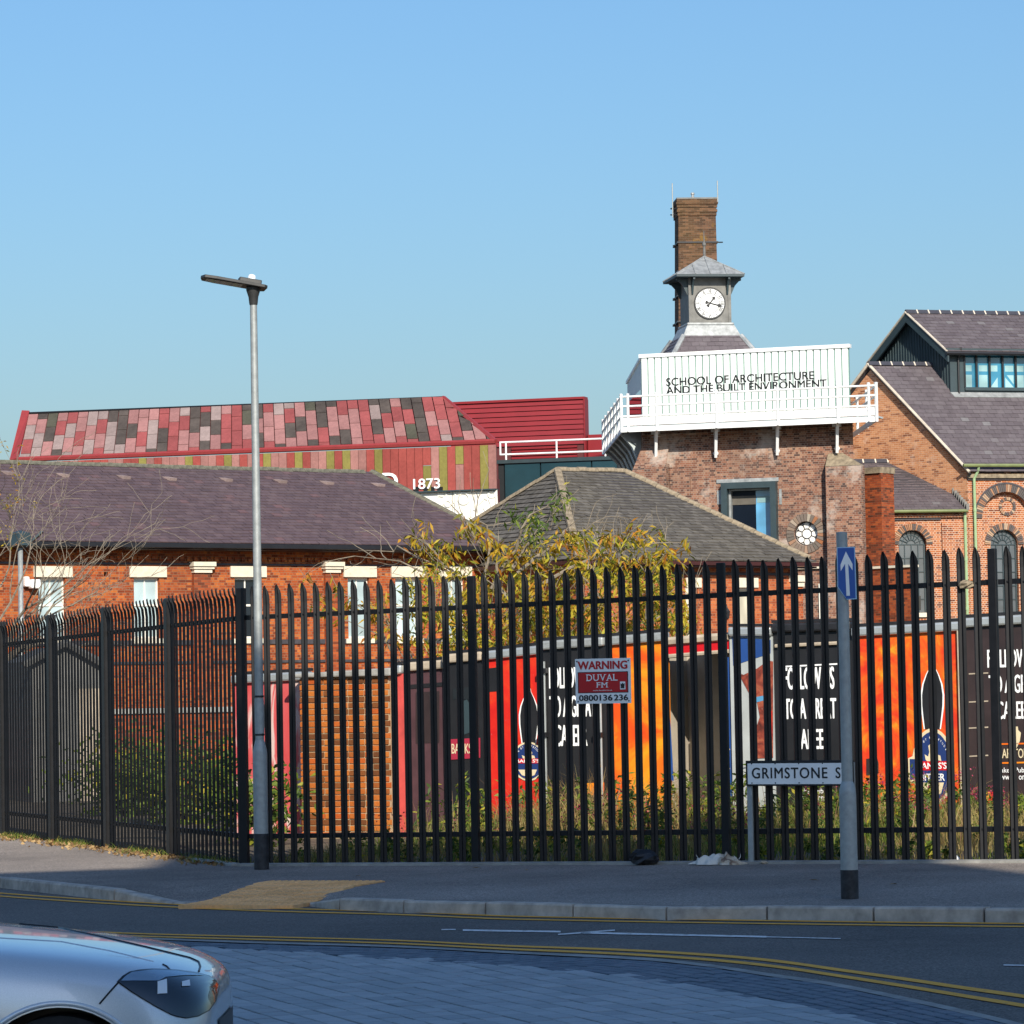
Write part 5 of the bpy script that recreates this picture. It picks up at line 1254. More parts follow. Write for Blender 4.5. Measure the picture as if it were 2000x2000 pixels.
# annexe with its own slate roof under the gable
FA = fac_px(1690, 130.2, 1892, 130.75, 1060); AN = thing('hall_annexe', 'low brick annexe with small slate roof between tower and tall hall', 'building', FA.w(FA.L / 2, -.3, 0))
zeA = FA.px(1800, 996, .25)[1]; acu = FA.px(1782, 1060)[0]; azs = FA.px(1782, 1063)[1]; azb = FA.px(1782, 1197)[1]; ar = 27.5 * 130.5 / FPX
obj('wall', wall(FA, -1.0, FA.L - .05, -.3, zeA - .1, arch=[(acu - ar, acu + ar, azb, azs)], rev=.25), M['brickR'], AN)
arched_window(FA, acu, ar - .01, azb, azs, -.2, AN, True); voussoirs(FA, acu, azs, ar + .01, ar + .24, -.05, .05, 30, AN)
pw = FA.px(1839, 1050)[0]; obj('pilaster', G().fb(FA, pw, FA.L - .055, -.3, zeA - .45, -.02, .10), M['brickR'], AN)
a, b_, c, e = FA.rect(1790, 1005, 1792, 1011); obj('cornice', G().fb(FA, -1.0, FA.L - .05, c, e, -.02, .13), M['brickR'], AN)
a, b_, c, e = FA.rect(1790, 1012, 1792, 1016); obj('cornice', G().fb(FA, -1.0, pw - .02, c, e, -.02, .06), M['bluebrick'], AN)
Abl, Abr = FA.w(-1.0, zeA, .3), FA.w(FA.px(1890, 996, .3)[0], zeA, .3); Atr = at(1806, 900.5, 134); Atl = Vector((at(1660, 900, 134).x, 134 - .35, Atr.z))
rf = obj('roof', G().quad(Abl, Abr, Atr, Atl), M['bluebrick'], AN); tiles('slate', Abl, Abr, Atr, Atl, .30, .22, M['slateR'], rf)
ridge(Atl, (Atr - Atl).normalized(), int((Atr - Atl).length / .47), AN)
nst_ = 22; g = G()
for i in range(nst_):
    p = Abr.lerp(Atr, i / nst_); g.box(p.x - .06, p.x + .05, p.y - .10, p.y + .06, p.z - .02, p.z + .20)
obj('stepped_flashing', g, M['leaddark'], AN)
obj('gutter', G().tube([Abl - UZ * .05 + FA.n * .04, Abr - UZ * .05 + FA.n * .04], .06, 8), M['greengutter'], AN)
downpipe(FA, 1887, 998, 1206, .14, AN)
# stub of an old orange flue
FSb = fac_px(1687, 128.2, 1722, 127.6, 1000); zts = FSb.px(1715, 924)[1]; SBt = thing('flue_stub', 'square dark orange brick flue stub standing between tower and annexe', 'chimney', FSb.w(FSb.L / 2, -.3, -.3))
e1_ = at(1747, 1000, 128.3); c1_ = FSb.w(FSb.L, 0); FSc = Fac(c1_, e1_)
obj('shaft', G().prism([FSb.w(0, -.3), FSb.w(FSb.L, -.3), Vector((e1_.x, e1_.y, -.3)), FSb.w(0, -.3) + Vector((.3, 1.2, 0)), ], UZ * (zts + .3)), M['brickStub'], SBt)
gcap = G(); b0 = [FSb.w(-.04, zts, .05), FSb.w(FSb.L, zts, .07), Vector((e1_.x + .05, e1_.y - .02, zts)), FSb.w(0, zts) + Vector((.3, 1.25, 0))]; gcap.prism(b0, UZ * .22); obj('cap', gcap, M['hip'], SBt)
obj('lower_block', G().fb(FSb, -.2, FSb.L + 1.6, -.3, FSb.px(1705, 1112)[1], .003, .35), M['brickStub'], SBt)
gx = FSb.rect(1680, 1148, 1713, 1260); obj('cream_panel', G().fb(FSb, *gx, .352, .40), M['cream'], SBt)
obj('coping', G().fb(FSb, -.25, FSb.L + 1.65, FSb.px(1705, 1112)[1], FSb.px(1705, 1109)[1] + .03, .0, .42), M['cream'], SBt)

# roof lantern (dark clad clerestory)
nR = (ER - HC).cross(AP - HC).normalized()
P1 = on_plane(1858, 768, HC, nR)
RLn = RH; FLn = Fac(P1, P1 + fdir * 20); zL0 = P1.z; uc = 0.0
zge = FLn.px(1900, 681)[1]                       # eaves of lantern
ugl = FLn.px(1884, 725)[0]
zw0, zw1 = FLn.px(1940, 757)[1], FLn.px(1940, 688)[1]
obj('lantern_wall', wall(FLn, 0, 20, zL0 - 1.2, zge, [(ugl, 19, zw0, zw1)], rev=.12), M['teal'], RH)
zgr = None
AL = at(1785, 610, P1.y + gd.length * .42); gL = Vector((AL.x - P1.x, AL.y - P1.y, 0)); zra = AL.z
BL_ = P1 + gL * 2
obj('lantern_gable', G().add([Vector((P1.x, P1.y, zL0 - 1.2)), Vector((BL_.x, BL_.y, zL0 - 1.2)), Vector((BL_.x, BL_.y, zge)), AL - UZ * .1, Vector((P1.x, P1.y, zge))], [(0, 4, 3, 2, 1)]), M['teal'], RH)
g = G(); gn = -fdir; nbd = 26
for i in range(nbd):
    f = i / nbd * 2
    if f > 1.96: continue
    p = P1 + gL * f; zt_ = zge + (zra - zge) * (1 - abs(f - 1)) - .15
    g.ob(Vector((p.x, p.y, zL0 - 1.0)) + gn * .002, gn * .025, gL.normalized() * .03, UZ * max(.1, zt_ - zL0 + 1.0))
obj('lantern_board', g, M['teal'], RH, kind='stuff')
vo = fdir * -.35; ef = -gL.normalized() * .35 - UZ * .35 * (zra - zge) / gL.length
e0 = Vector((P1.x, P1.y, zge)) + vo + ef + UZ * .1; e1q = e0 + fdir * 20.3; t0 = AL + vo; t1 = t0 + fdir * 20.3; bkE = Vector((BL_.x, BL_.y, zge)) + vo - Vector((ef.x, ef.y, -ef.z)) + UZ * .1
lr = obj('lantern_roof', G().quad(e0, e1q, t1, t0).quad(bkE, t0, t1, bkE + fdir * 20.3), M['bluebrick'], RH)
tiles('slate', e0 + UZ * .02, e1q + UZ * .02, t1 + UZ * .02, t0 + UZ * .02, .32, .23, M['slateR'], lr)
ridge(t0, fdir, 26, RH)
obj('bargeboard', G().ob(e0 - UZ * .38, t0 - e0, fdir * .06, UZ * .34).ob(bkE - UZ * .38, t0 - bkE, fdir * .06, UZ * .34), M['teal'], RH)
obj('verge', G().tube([e0, t0], .045, 6).tube([t0, bkE], .045, 6), M['mortarpale'], RH)
obj('gutter', G().tube([e0 + UZ * -.06 - fdir * .05, e1q + UZ * -.06], .075, 8), M['gutter'], RH)
obj('soffit', G().fb(FLn, -.3, 20, zge - .12, zge - .02, .003, .3), M['teal'], RH)
lw = obj('lantern_window', G().fb(FLn, ugl - .02, 19, zw0 - .12, zw0, -.1, .08).fb(FLn, ugl - .02, 19, zw1, zw1 + .05, -.1, .04), M['teal'], RH)
mull = [FLn.px(x, 725)[0] for x in (1884, 1907.5, 1933, 1958.5, 1984)]; st = mull[-1] - mull[-2]
while mull[-1] < 18.5: mull.append(mull[-1] + st)
for i in range(len(mull) - 1):
    obj('mullion', G().fb(FLn, mull[i] - .035, mull[i] + .035, zw0, zw1, -.1, .03), M['gutter'], lw)
    obj('pane', G().fb(FLn, mull[i] + .035, mull[i + 1] - .035, zw0, zw1, -.1, -.07), M['winblue'], lw)
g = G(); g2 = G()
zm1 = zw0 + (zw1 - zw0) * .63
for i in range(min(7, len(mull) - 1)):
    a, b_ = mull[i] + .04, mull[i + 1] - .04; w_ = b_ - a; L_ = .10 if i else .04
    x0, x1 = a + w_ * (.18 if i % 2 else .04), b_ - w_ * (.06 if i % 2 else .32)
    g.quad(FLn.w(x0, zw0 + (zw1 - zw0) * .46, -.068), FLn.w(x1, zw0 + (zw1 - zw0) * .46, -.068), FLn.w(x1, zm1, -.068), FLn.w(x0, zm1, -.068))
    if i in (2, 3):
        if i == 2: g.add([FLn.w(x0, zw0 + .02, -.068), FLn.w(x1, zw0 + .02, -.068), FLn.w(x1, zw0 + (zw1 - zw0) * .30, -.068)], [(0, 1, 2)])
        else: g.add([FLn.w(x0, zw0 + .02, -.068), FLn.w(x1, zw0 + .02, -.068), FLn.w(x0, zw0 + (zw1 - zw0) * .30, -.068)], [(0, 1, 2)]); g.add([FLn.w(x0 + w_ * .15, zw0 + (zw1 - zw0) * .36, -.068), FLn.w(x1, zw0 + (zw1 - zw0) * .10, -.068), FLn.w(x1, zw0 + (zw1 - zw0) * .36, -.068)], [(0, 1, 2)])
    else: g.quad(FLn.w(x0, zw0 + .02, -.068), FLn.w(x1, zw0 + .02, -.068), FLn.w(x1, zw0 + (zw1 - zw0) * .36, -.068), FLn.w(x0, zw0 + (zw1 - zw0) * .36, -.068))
obj('pale_patch', g, M['winpale'], lw)  # pale teal patches laid on the lantern panes
uq = FLn.px(1871, 725)[0]; obj('downpipe', G().tube([FLn.w(uq, zge + .02, .3), FLn.w(uq, zge - .18, .3), FLn.w(uq, zge - .35, .06), FLn.w(uq, zL0 - .1, .06)], .04, 6), M['gutter'], RH)
obj('lead_apron', G().ob(P1 - fdir * .05 + nR * .02, fdir * 20, -(gd.normalized() + UZ * (zrR - zeR) / gd.length).normalized() * .28, nR * .03), M['lead'], RH)

# ================================================================== HOARDING OF OLD LORRY SIDES BEHIND THE WEEDS
FHd = fac_px(480, 44.6, 2000, 40.4, 1400)
def hz(x, y, d=0): return FHd.px(x, y, d)
def flame(name, stops, sc=1.4, streak=1.0, dist=1.5):
    mt, nt, b = newmat(name)
    tc = nt.nodes.new('ShaderNodeTexCoord'); mp = nt.nodes.new('ShaderNodeMapping'); mp.inputs['Scale'].default_value = (1, 1, streak)
    nt.links.new(tc.outputs['Object'], mp.inputs['Vector'])
    n = N(nt, 'ShaderNodeTexNoise', Scale=sc, Detail=5, Roughness=.6, Distortion=dist); nt.links.new(mp.outputs['Vector'], n.inputs['Vector'])
    col = ramp(nt, stops, n.outputs['Fac'])
    s = noise(nt, 40, 5, tc.outputs['Object'], .7); col = mixc(nt, col, (.75, .55, .4), ramp(nt, [(.66, (0, 0, 0)), (.74, (.5,) * 3)], s))
    nt.links.new(col, b.inputs['Base Color']); b.inputs['Roughness'].default_value = .45; b.inputs['Specular IOR Level'].default_value = .3; return mt
M['fl_orange'] = flame('orange_flame_print', [(.25, (.62, .035, .008)), (.42, (.70, .10, .008)), (.55, (.80, .28, .012)), (.64, (.82, .36, .014)), (.78, (.70, .09, .008))], .75, 1.5, 1.2)
M['fl_red'] = flame('red_flame_print', [(.25, (.50, .010, .010)), (.5, (.60, .022, .012)), (.68, (.64, .06, .012)), (.8, (.62, .16, .012))], 1.6)
M['fl_bitter'] = flame('bitter_flame_print', [(.25, (.55, .02, .012)), (.42, (.64, .05, .012)), (.55, (.70, .13, .012)), (.68, (.80, .34, .02)), (.8, (.84, .50, .06))], 1.5, 1.0, 2.5)
M['pbrown'] = plain('dark_brown_sheet', (.030, .018, .017), .5, var=.25, scale=4)
M['pblack'] = plain('black_sheet', (.010, .010, .011), .5, var=.25, scale=4)
M['pmaroon'] = plain('maroon_sheet', (.07, .030, .034), .6, var=.3, scale=3)
M['pgrey'] = plain('grey_sheet', (.38, .40, .38), .6, var=.15, scale=3)
M['pconc'] = plain('pale_concrete', (.46, .40, .31), .9, var=.2, scale=2, bmp=.3)
M['pblue'] = plain('royal_blue_sheet', (.015, .06, .22), .45, var=.15)
M['navy'] = plain('navy_print', (.010, .03, .13), .5, var=.1)
M['gold'] = plain('cream_print', (.66, .55, .34), .5, var=.1)
M['maroonsign'] = plain('crimson_sign', (.35, .02, .045), .5, var=.1)
M['tan'] = plain('tan_weathered', (.40, .33, .24), .8, var=.25, scale=5)
M['pinkpeel'] = flame('peeling_red_white', [(.35, (.50, .06, .06)), (.5, (.55, .10, .10)), (.56, (.6, .45, .40)), (.8, (.62, .52, .46))], 2.5, .25)
M['fur'] = flame('russet_print', [(.3, (.05, .015, .012)), (.5, (.25, .05, .03)), (.6, (.35, .10, .05)), (.8, (.05, .02, .015))], 5)
M['coral'] = plain('coral_red_sheet', (.52, .07, .06), .5, var=.2, scale=5)
M['alu'] = plain('aluminium_rail', (.52, .54, .52), .4, .6, var=.15, scale=4)
def panel(name, x0, x1, ytL, ytR, label, mat, dd=0.0, rail=True, railmat='alu', cat='hoarding', thick=.06):
    u0, u1 = hz(x0, 1400, dd)[0], hz(x1, 1400, dd)[0]; zl, zr_ = hz(x0, ytL, dd)[1], hz(x1, ytR, dd)[1]
    r = thing(name, label, cat, FHd.w((u0 + u1) / 2, -.05, dd), 'old lorry sides standing as a hoarding behind the weeds')
    g = G(); g.prism([FHd.w(u0, -.05, dd), FHd.w(u1, -.05, dd), FHd.w(u1, zr_, dd), FHd.w(u0, zl, dd)], -FHd.n * thick); bd_ = obj('board', g, M[mat], r)
    if rail:
        a, b_ = FHd.w(u0, zl, dd + .02), FHd.w(u1, zr_, dd + .02); h = .11
        g = G(); g.ob(a - FHd.n * .12, b_ - a, FHd.n * .16, UZ * h); obj('top_rail', g, M[railmat], r, bevel=.025)
        g = G(); g.ob(a - FHd.n * .12 + UZ * (h + .003), b_ - a, FHd.n * .13, UZ * .035); obj('top_lip', g, M['black'], r)
    return r, u0, u1, zl, zr_
def onp(parent, name, g, mat): return obj(name, g, M[mat], parent)
def career(r, x0, x1, ys, dd, rows=('FOLLOW US', 'TO A GREAT', 'CAREER'), xr=None):
    g = G()
    for (ya, yb), t, (xa, xb) in zip(ys, rows, xr):
        a = hz(xa, yb, dd + .01); b_ = hz(xb, ya, dd + .01); c_ = hz((xa + xb) / 2, yb, dd + .01)[1]; e = hz((xa + xb) / 2, ya, dd + .01)[1]
        g.text(t, FHd.w(a[0], c_, dd + .006), FHd.u, UZ, b_[0] - a[0], e - c_, .018)
    onp(r, 'lettering', g, 'signwhite')['kind'] = 'stuff'
def poly(pts, dd, g=None):
    g = g or G(); g.add([FHd.w(*hz(x, y, dd), dd) for x, y in pts], [tuple(range(len(pts)))]); return g
def bottle(r, cx, ytop, ybot, hw, dd, edge=True):
    prof = [(.10, 0), (.14, .015), (.10, .03), (.13, .10), (.13, .13), (.20, .16), (.22, .20), (.55, .30), (.85, .42), (1, .56), (.98, .70), (.85, .86), (.72, 1)]
    H = ybot - ytop
    def sil(k): return [(cx - hw * w_ * k, ytop + H * t) for w_, t in prof] + [(cx + hw * w_ * k, ytop + H * t) for w_, t in prof[::-1]]
    if edge: onp(r, 'bottle_outline', poly(sil(1.16), dd + .004), 'signwhite')
    onp(r, 'bottle_print', poly(sil(1.0), dd + .007), 'pblack')
    onp(r, 'bottle_neck', poly([(cx - hw * .14, ytop), (cx + hw * .14, ytop), (cx + hw * .2, ytop + H * .17), (cx - hw * .2, ytop + H * .17)], dd + .009), 'gold')
def emblem(r, cx, cy, rx, ry, dd, full=True):
    c = hz(cx, cy, dd); s = 41 / FPX; ux, uy = FHd.u * s, UZ * s
    P = lambda h: FHd.w(c[0], c[1], dd + h)
    onp(r, 'emblem_rim', G().disc(P(.010), ux, uy, rx, ry, 40), 'gold')
    if full:
        onp(r, 'emblem_shield_edge', G().flat(P(.0105), ux, uy, [(-rx * 1.17, -ry * .38), (-rx * 1.17, ry * .22), (-rx * .8, ry * .32), (rx * .8, ry * .32), (rx * 1.0, ry * .22), (rx * 1.0, -ry * .38), (-rx * .8, -ry * .44)]), 'gold')
    onp(r, 'emblem_field', G().disc(P(.012), ux, uy, rx * .88, ry * .91, 40), 'navy')
    if full: onp(r, 'emblem_shield', G().flat(P(.0125), ux, uy, [(-rx * 1.1, -ry * .34), (-rx * 1.1, ry * .2), (rx * .95, ry * .2), (rx * .95, -ry * .34)]), 'navy')
    lion = [(-.15, -.02), (-.34, .10), (-.38, .24), (-.22, .18), (-.16, .30), (-.20, .46), (-.02, .55), (.16, .50), (.24, .36), (.2, .24), (.36, .20), (.4, .06), (.26, .08), (.24, -.02)]
    onp(r, 'emblem_beast', G().flat(P(.014), ux, uy, [(x * rx, y * ry + ry * .08) for x, y in lion]), 'gold')
    onp(r, 'emblem_foot', G().flat(P(.014), ux, uy, [(-rx * .62, -ry * .42), (rx * .5, -ry * .42), (rx * .35, -ry * .70), (0, -ry * .80), (-rx * .4, -ry * .70)]), 'gold')
    g = G(); g.flat(P(.016), ux, uy, [(-rx * .78, -ry * .10), (rx * .72, -ry * .10), (rx * .72, ry * .14), (-rx * .78, ry * .14)]); onp(r, 'name_band', g, 'signred')
    g = G(); g.text("BANKS'S", P(.018) - ux * (rx * .70) - uy * (ry * .06), FHd.u, UZ, rx * 1.34 * s, ry * .165 * s, .02)
    if full: g.text('BITTER', P(.018) - ux * (rx * .60) - uy * (ry * .37), FHd.u, UZ, rx * 1.14 * s, ry * .18 * s, .02)
    for i, ch in enumerate('FIDE ET FORTITUDINE'):
        if ch == ' ': continue
        t = math.radians(160 - 140 * i / 18); er = ux * math.cos(t) * rx + uy * math.sin(t) * ry; d_ = er.normalized(); et = (ux * math.sin(t) * rx - uy * math.cos(t) * ry).normalized()
        w_ = (1.2 if ch == 'I' else 3.0) * s; g.text(ch, P(.018) + er * .74 - et * (w_ / 2), et, d_, w_, 3.9 * s, .0)
    onp(r, 'emblem_lettering', g, 'signwhite')

# peeling red panel beside the brick pier
r, *_ = panel('hoarding_panel', 455, 606, 1336, 1328, 'peeling pink, red and white panel between fence corner and brick pier', 'pinkpeel', -.25)
onp(r, 'pale_strip', poly([(497, 1345), (514, 1345), (514, 1420), (497, 1420)], -.235), 'pgrey'); onp(r, 'dark_strip', poly([(516, 1375), (528, 1375), (528, 1420), (516, 1420)], -.235), 'pblack')
# brick pier of single bricks
pr = thing('brick_pier', 'sunlit orange brick pier with pale concrete coping among the lorry panels', 'wall', FHd.w((hz(594, 1400)[0] + hz(768, 1400)[0]) / 2, -.05, .1))
u0, u1 = hz(594, 1450)[0], hz(768, 1450)[0]; zt = hz(680, 1322)[1]
obj('core', G().fb(FHd, u0 + .01, u1 - .01, -.05, zt, -.33, .088), M['mortar'], pr)
bh_, bl_, j_ = .066, .216, .009
def brick_me(L): 
    g = G(); c = .004; x, z = L / 2, bh_ / 2
    g.add([(-x, 0, -z), (x, 0, -z), (x, 0, z), (-x, 0, z), (-x, -.035, -z + c), (-x + c, -.035 - c, -z + c), (x - c, -.035 - c, -z + c), (x - c, -.035 - c, z - c), (-x + c, -.035 - c, z - c)],
          [(5, 6, 7, 8), (0, 1, 6, 5), (1, 2, 7, 6), (2, 3, 8, 7), (3, 0, 5, 8)]); return mesh_from('brick', g.v, g.f, M['pierbrick'])
full_, half_ = brick_me(bl_), brick_me(.1025)
row = 0; z = .0
while z + .075 < zt:
    x = u0; seq = row % 2; z += .075; row += 1; first = True
    while x < u1 - .06:
        L = bl_ if seq == 0 else .1025
        if seq == 1 and first: pass
        if x + L > u1: L = .1025
        o = FHd.w(x + L / 2, z - .0375, .062 + random.uniform(-.004, .006))
        piece('brick', full_ if L > .15 else half_, pr, Matrix(((FHd.u.x, -FHd.n.x, 0, o.x), (FHd.u.y, -FHd.n.y, 0, o.y), (0, 0, 1, o.z), (0, 0, 0, 1))))
        x += L + j_; first = False
    if z > 40: break
obj('coping', G().prism([FHd.w(u0 - .10, zt, .17), FHd.w(u1 + .06, zt, .17), FHd.w(u1 + .06, hz(768, 1304)[1], .17), FHd.w(u0 - .10, hz(594, 1316)[1], .17)], -FHd.n * .5), M['edging'], pr, bevel=.02)
# maroon door panels and black panel with crimson name plate
r, *_ = panel('hoarding_panel', 770, 789, 1318, 1316, 'narrow bright red panel edge beside the brick pier', 'coral', -.05)
r, *_ = panel('hoarding_panel', 792, 872, 1312, 1306, 'dull maroon panelled door next to the narrow red edge', 'pmaroon', -.12, railmat='tan')
onp(r, 'door_panel', poly([(812, 1352), (858, 1350), (858, 1450), (812, 1452)], -.112), 'pbrown'); onp(r, 'black_strip', poly([(792, 1338), (870, 1332), (870, 1340), (792, 1346)], -.110), 'pblack')  # door panel, and a flat black strip across the board above it
r, *_ = panel('hoarding_panel', 868, 946, 1296, 1290, "black wooden panel with crimson BANKS'S name plate low on it", 'pblack', -.02, railmat='tan')
onp(r, 'window_pane', poly([(884, 1345), (934, 1340), (934, 1366), (884, 1366)], -.012), 'tealgap'); onp(r, 'dog_print', poly([(896, 1372), (912, 1366), (924, 1385), (920, 1430), (898, 1438)], -.012), 'teal')
onp(r, 'name_plate', poly([(878, 1444), (938, 1441), (938, 1480), (878, 1484)], -.008), 'maroonsign')
g = G(); a = hz(882, 1472, 0); g.text("BANKS'S", FHd.w(a[0], a[1], -.004), FHd.u, UZ, 52 * 43.3 / FPX, 20 * 43.3 / FPX, .01); onp(r, 'name_lettering', g, 'gold')
# red panel with bottle
r, *_ = panel('hoarding_panel', 946, 1060, 1290, 1278, 'bright red panel with a dark bottle and round blue crest', 'fl_red', .0)
onp(r, 'dark_corner', poly([(946, 1306), (976, 1303), (976, 1350), (946, 1352)], .004), 'pblack')
bottle(r, 1033, 1326, 1452, 17, .0); emblem(r, 1033, 1487, 38, 40, .0, False)
# black career panel in an aluminium frame
r, u0, u1, zl, zr_ = panel('hoarding_panel', 1062, 1184, 1270, 1262, 'black FOLLOW US TO A GREAT CAREER panel with pale vertical door bars', 'pblack', .05, railmat='galv')
career(r, 0, 0, ((1303, 1344), (1359, 1400), (1416, 1457)), .05, xr=((1073, 1160), (1074, 1162), (1085, 1146)))
g = G()
for x in (1064, 1113, 1175):
    u = hz(x, 1400, .05)[0]; g.tube([FHd.w(u, .1, .09), FHd.w(u, hz(x, 1292, .05)[1], .09)], .02 if x != 1064 else .035, 8)
onp(r, 'door_bar', g, 'alu')
g = G()
for x in (1064, 1172):
    for y in (1310, 1435): u, z = hz(x, y, .05); g.fb(FHd, u - .05, u + .05, z - .03, z + .03, .06, .14)
onp(r, 'hinge', g, 'black')['kind'] = 'stuff'; onp(r, 'yellow_handle', G().tube([FHd.w(*hz(1171, 1462, .1), .1), FHd.w(*hz(1168, 1480, .1), .14), FHd.w(*hz(1172, 1498, .1), .1)], .02, 6), 'yellow')
onp(r, 'foot_stripe', poly([(1140, 1530), (1180, 1528), (1180, 1552), (1140, 1554)], .056), 'fl_orange')
# orange panel
r, *_ = panel('hoarding_panel', 1184, 1306, 1262, 1252, 'plain glowing orange and yellow panel under the warning sign', 'fl_orange', .02, railmat='galv')
# open lorry body: dark mouth with sunlit pale inside
lb = thing('open_lorry_body', 'open blue-edged lorry body, dark inside with pale sunlit wall', 'lorry body', FHd.w(hz(1370, 1400)[0], -.05, -1.2), 'old lorry sides standing as a hoarding behind the weeds')
u0, u1 = hz(1306, 1400)[0], hz(1436, 1400)[0]; zt = hz(1370, 1268)[1]
obj('back_wall', G().fb(FHd, u0 - .6, u1 + .4, -.05, zt, -1.45, -1.35), M['pconc'], lb)
obj('side_wall', G().fb(FHd, u1 + .0, u1 + .05, -.05, zt, -1.35, -.02), M['pgrey'], lb); obj('side_wall', G().fb(FHd, u0 - .35, u0 - .3, -.05, zt, -1.35, -.1), M['pconc'], lb)
obj('roof', G().fb(FHd, u0 - .1, u1 + .06, zt, zt + .08, -1.5, -.02), M['pblack'], lb)
obj('header', G().prism([FHd.w(*hz(1304, 1280, .03), .03), FHd.w(*hz(1424, 1270, .03), .03), FHd.w(*hz(1424, 1248, .03), .03), FHd.w(*hz(1304, 1258, .03), .03)], -FHd.n * .1), M['signred'], lb)
obj('header_lip', G().tube([FHd.w(*hz(1304, 1282, .04), .04), FHd.w(*hz(1424, 1272, .04), .04)], .025, 6).tube([FHd.w(*hz(1304, 1253, .04), .04), FHd.w(*hz(1424, 1243, .04), .04)], .05, 6), M['tan'], lb)
obj('blue_edge', G().add([FHd.w(*hz(x, y, .04), .04) for x, y in ((1294, 1290), (1299, 1300), (1310, 1420), (1316, 1525), (1312, 1525), (1302, 1480), (1296, 1380))], [tuple(range(7))]), M['pblue'], lb)
obj('blue_edge', G().fb(FHd, hz(1418, 1400)[0], hz(1428, 1400)[0], -.05, zt - .1, -.02, .03), M['pblue'], lb)
obj('hose', G().tube([FHd.w(*hz(1424, 1462, .1), .1), FHd.w(*hz(1416, 1472, .1), .14), FHd.w(*hz(1415, 1490, .1), .14), FHd.w(*hz(1424, 1503, .1), .1)], .018, 6), M['gold'], lb)
# grey panel with an animal print under a blue corner
r, *_ = panel('hoarding_panel', 1428, 1512, 1243, 1243, 'pale grey panel with a russet animal print and blue top corner', 'pgrey', .06, railmat='alu')
onp(r, 'blue_corner', poly([(1430, 1244), (1505, 1250), (1505, 1276), (1432, 1300)], .066), 'pblue')
onp(r, 'animal_print', poly([(1444, 1315), (1452, 1318), (1478, 1306), (1500, 1290), (1510, 1292), (1510, 1480), (1468, 1482), (1474, 1430), (1484, 1400), (1478, 1368), (1462, 1352), (1450, 1330)], .067), 'fur')
onp(r, 'collar_print', poly([(1474, 1362), (1504, 1356), (1504, 1365), (1476, 1372)], .069), 'winsky'); onp(r, 'scarf_print', poly([(1496, 1392), (1508, 1388), (1508, 1440), (1494, 1420)], .069), 'fl_red')
# black career panel behind the name plate
r, u0, u1, zl, zr_ = panel('hoarding_panel', 1512, 1668, 1236, 1232, 'black FOLLOW US TO A GREAT CAREER panel behind the street name plate', 'pblack', .04, railmat='black')
career(r, 0, 0, ((1303, 1346), (1364, 1404), (1424, 1463)), .04, xr=((1531, 1628), (1533, 1632), (1551, 1621)))
onp(r, 'white_line', poly([(1522, 1301), (1640, 1295), (1640, 1298), (1522, 1304)], .046), 'signwhite'); onp(r, 'crest', G().disc(FHd.w(*hz(1587, 1476, .05), .046), FHd.u, UZ, .04, .05), 'gold')
g = G(); a = hz(1556, 1550, .05); g.text('Make   Pub M', FHd.w(a[0], a[1], .046), FHd.u, UZ, .40, .06, .008); a = hz(1556, 1564, .05); g.text('www.m  onsca', FHd.w(a[0], a[1], .046), FHd.u, UZ, .42, .05, .008); onp(r, 'small_print', g, 'signwhite')
onp(r, 'rusty_lip', G().tube([FHd.w(*hz(1514, 1262, .07), .07), FHd.w(*hz(1640, 1256, .07), .07)], .022, 6), 'tan')
# orange bitter panel
r, *_ = panel('hoarding_panel', 1668, 1886, 1244, 1232, "large orange-red panel with bottle and blue BANKS'S BITTER crest", 'fl_bitter', .05, railmat='alu')
obj('end_post', G().fb(FHd, hz(1878, 1400)[0], hz(1890, 1400)[0], -.05, hz(1886, 1222)[1], .055, .10), M['tan'], r)
bottle(r, 1821, 1272, 1424, 20, .05); emblem(r, 1823, 1497, 43, 74, .05, True)
onp(r, 'fuel_flap', poly([(1692, 1482), (1713, 1480), (1716, 1490), (1716, 1510), (1712, 1515), (1692, 1514)], .056), 'pbrown')
# brown career panel
r, u0, u1, zl, zr_ = panel('hoarding_panel', 1890, 2120, 1226, 1212, "brown FOLLOW US TO A GREAT CAREER panel with MARSTON'S crest", 'pbrown', .06, railmat='alu')
career(r, 0, 0, ((1268, 1303), (1318, 1353), (1370, 1404)), .06, xr=((1929, 2032), (1932, 2036), (1948, 2014)))
g = G(); a = hz(1948, 1481, .07); g.text("MARSTON'S", FHd.w(a[0], a[1], .067), FHd.u, UZ, 72 * 40.4 / FPX, 19 * 40.4 / FPX, .012); onp(r, 'name_lettering', g, 'gold')
onp(r, 'crest', G().flat(FHd.w(*hz(1984, 1440, .07), .067), FHd.u, UZ, [(0, -.13), (.045, -.04), (.06, .05), (.03, .08), (.025, .12), (-.025, .12), (-.03, .08), (-.06, .05), (-.045, -.04)]), 'gold')
for y in (1452, 1489): onp(r, 'orange_rule', poly([(1945, y), (2030, y - 2), (2030, y + 1), (1945, y + 3)], .067), 'fl_orange')
g = G(); a = hz(1946, 1509, .07); g.text('Make   Pub M', FHd.w(a[0], a[1], .067), FHd.u, UZ, .40, .055, .008); a = hz(1946, 1523, .07); g.text('www.m  onsca', FHd.w(a[0], a[1], .067), FHd.u, UZ, .42, .045, .008); onp(r, 'small_print', g, 'signwhite')
g = G()
for y in (1315, 1370, 1421, 1476): g.add([FHd.w(*hz(x, yy, .07), .0665) for x, yy in ((1892, y), (1930, y - 2), (1930, y + .5), (1892, y + 2.5))], [(0, 1, 2, 3)])
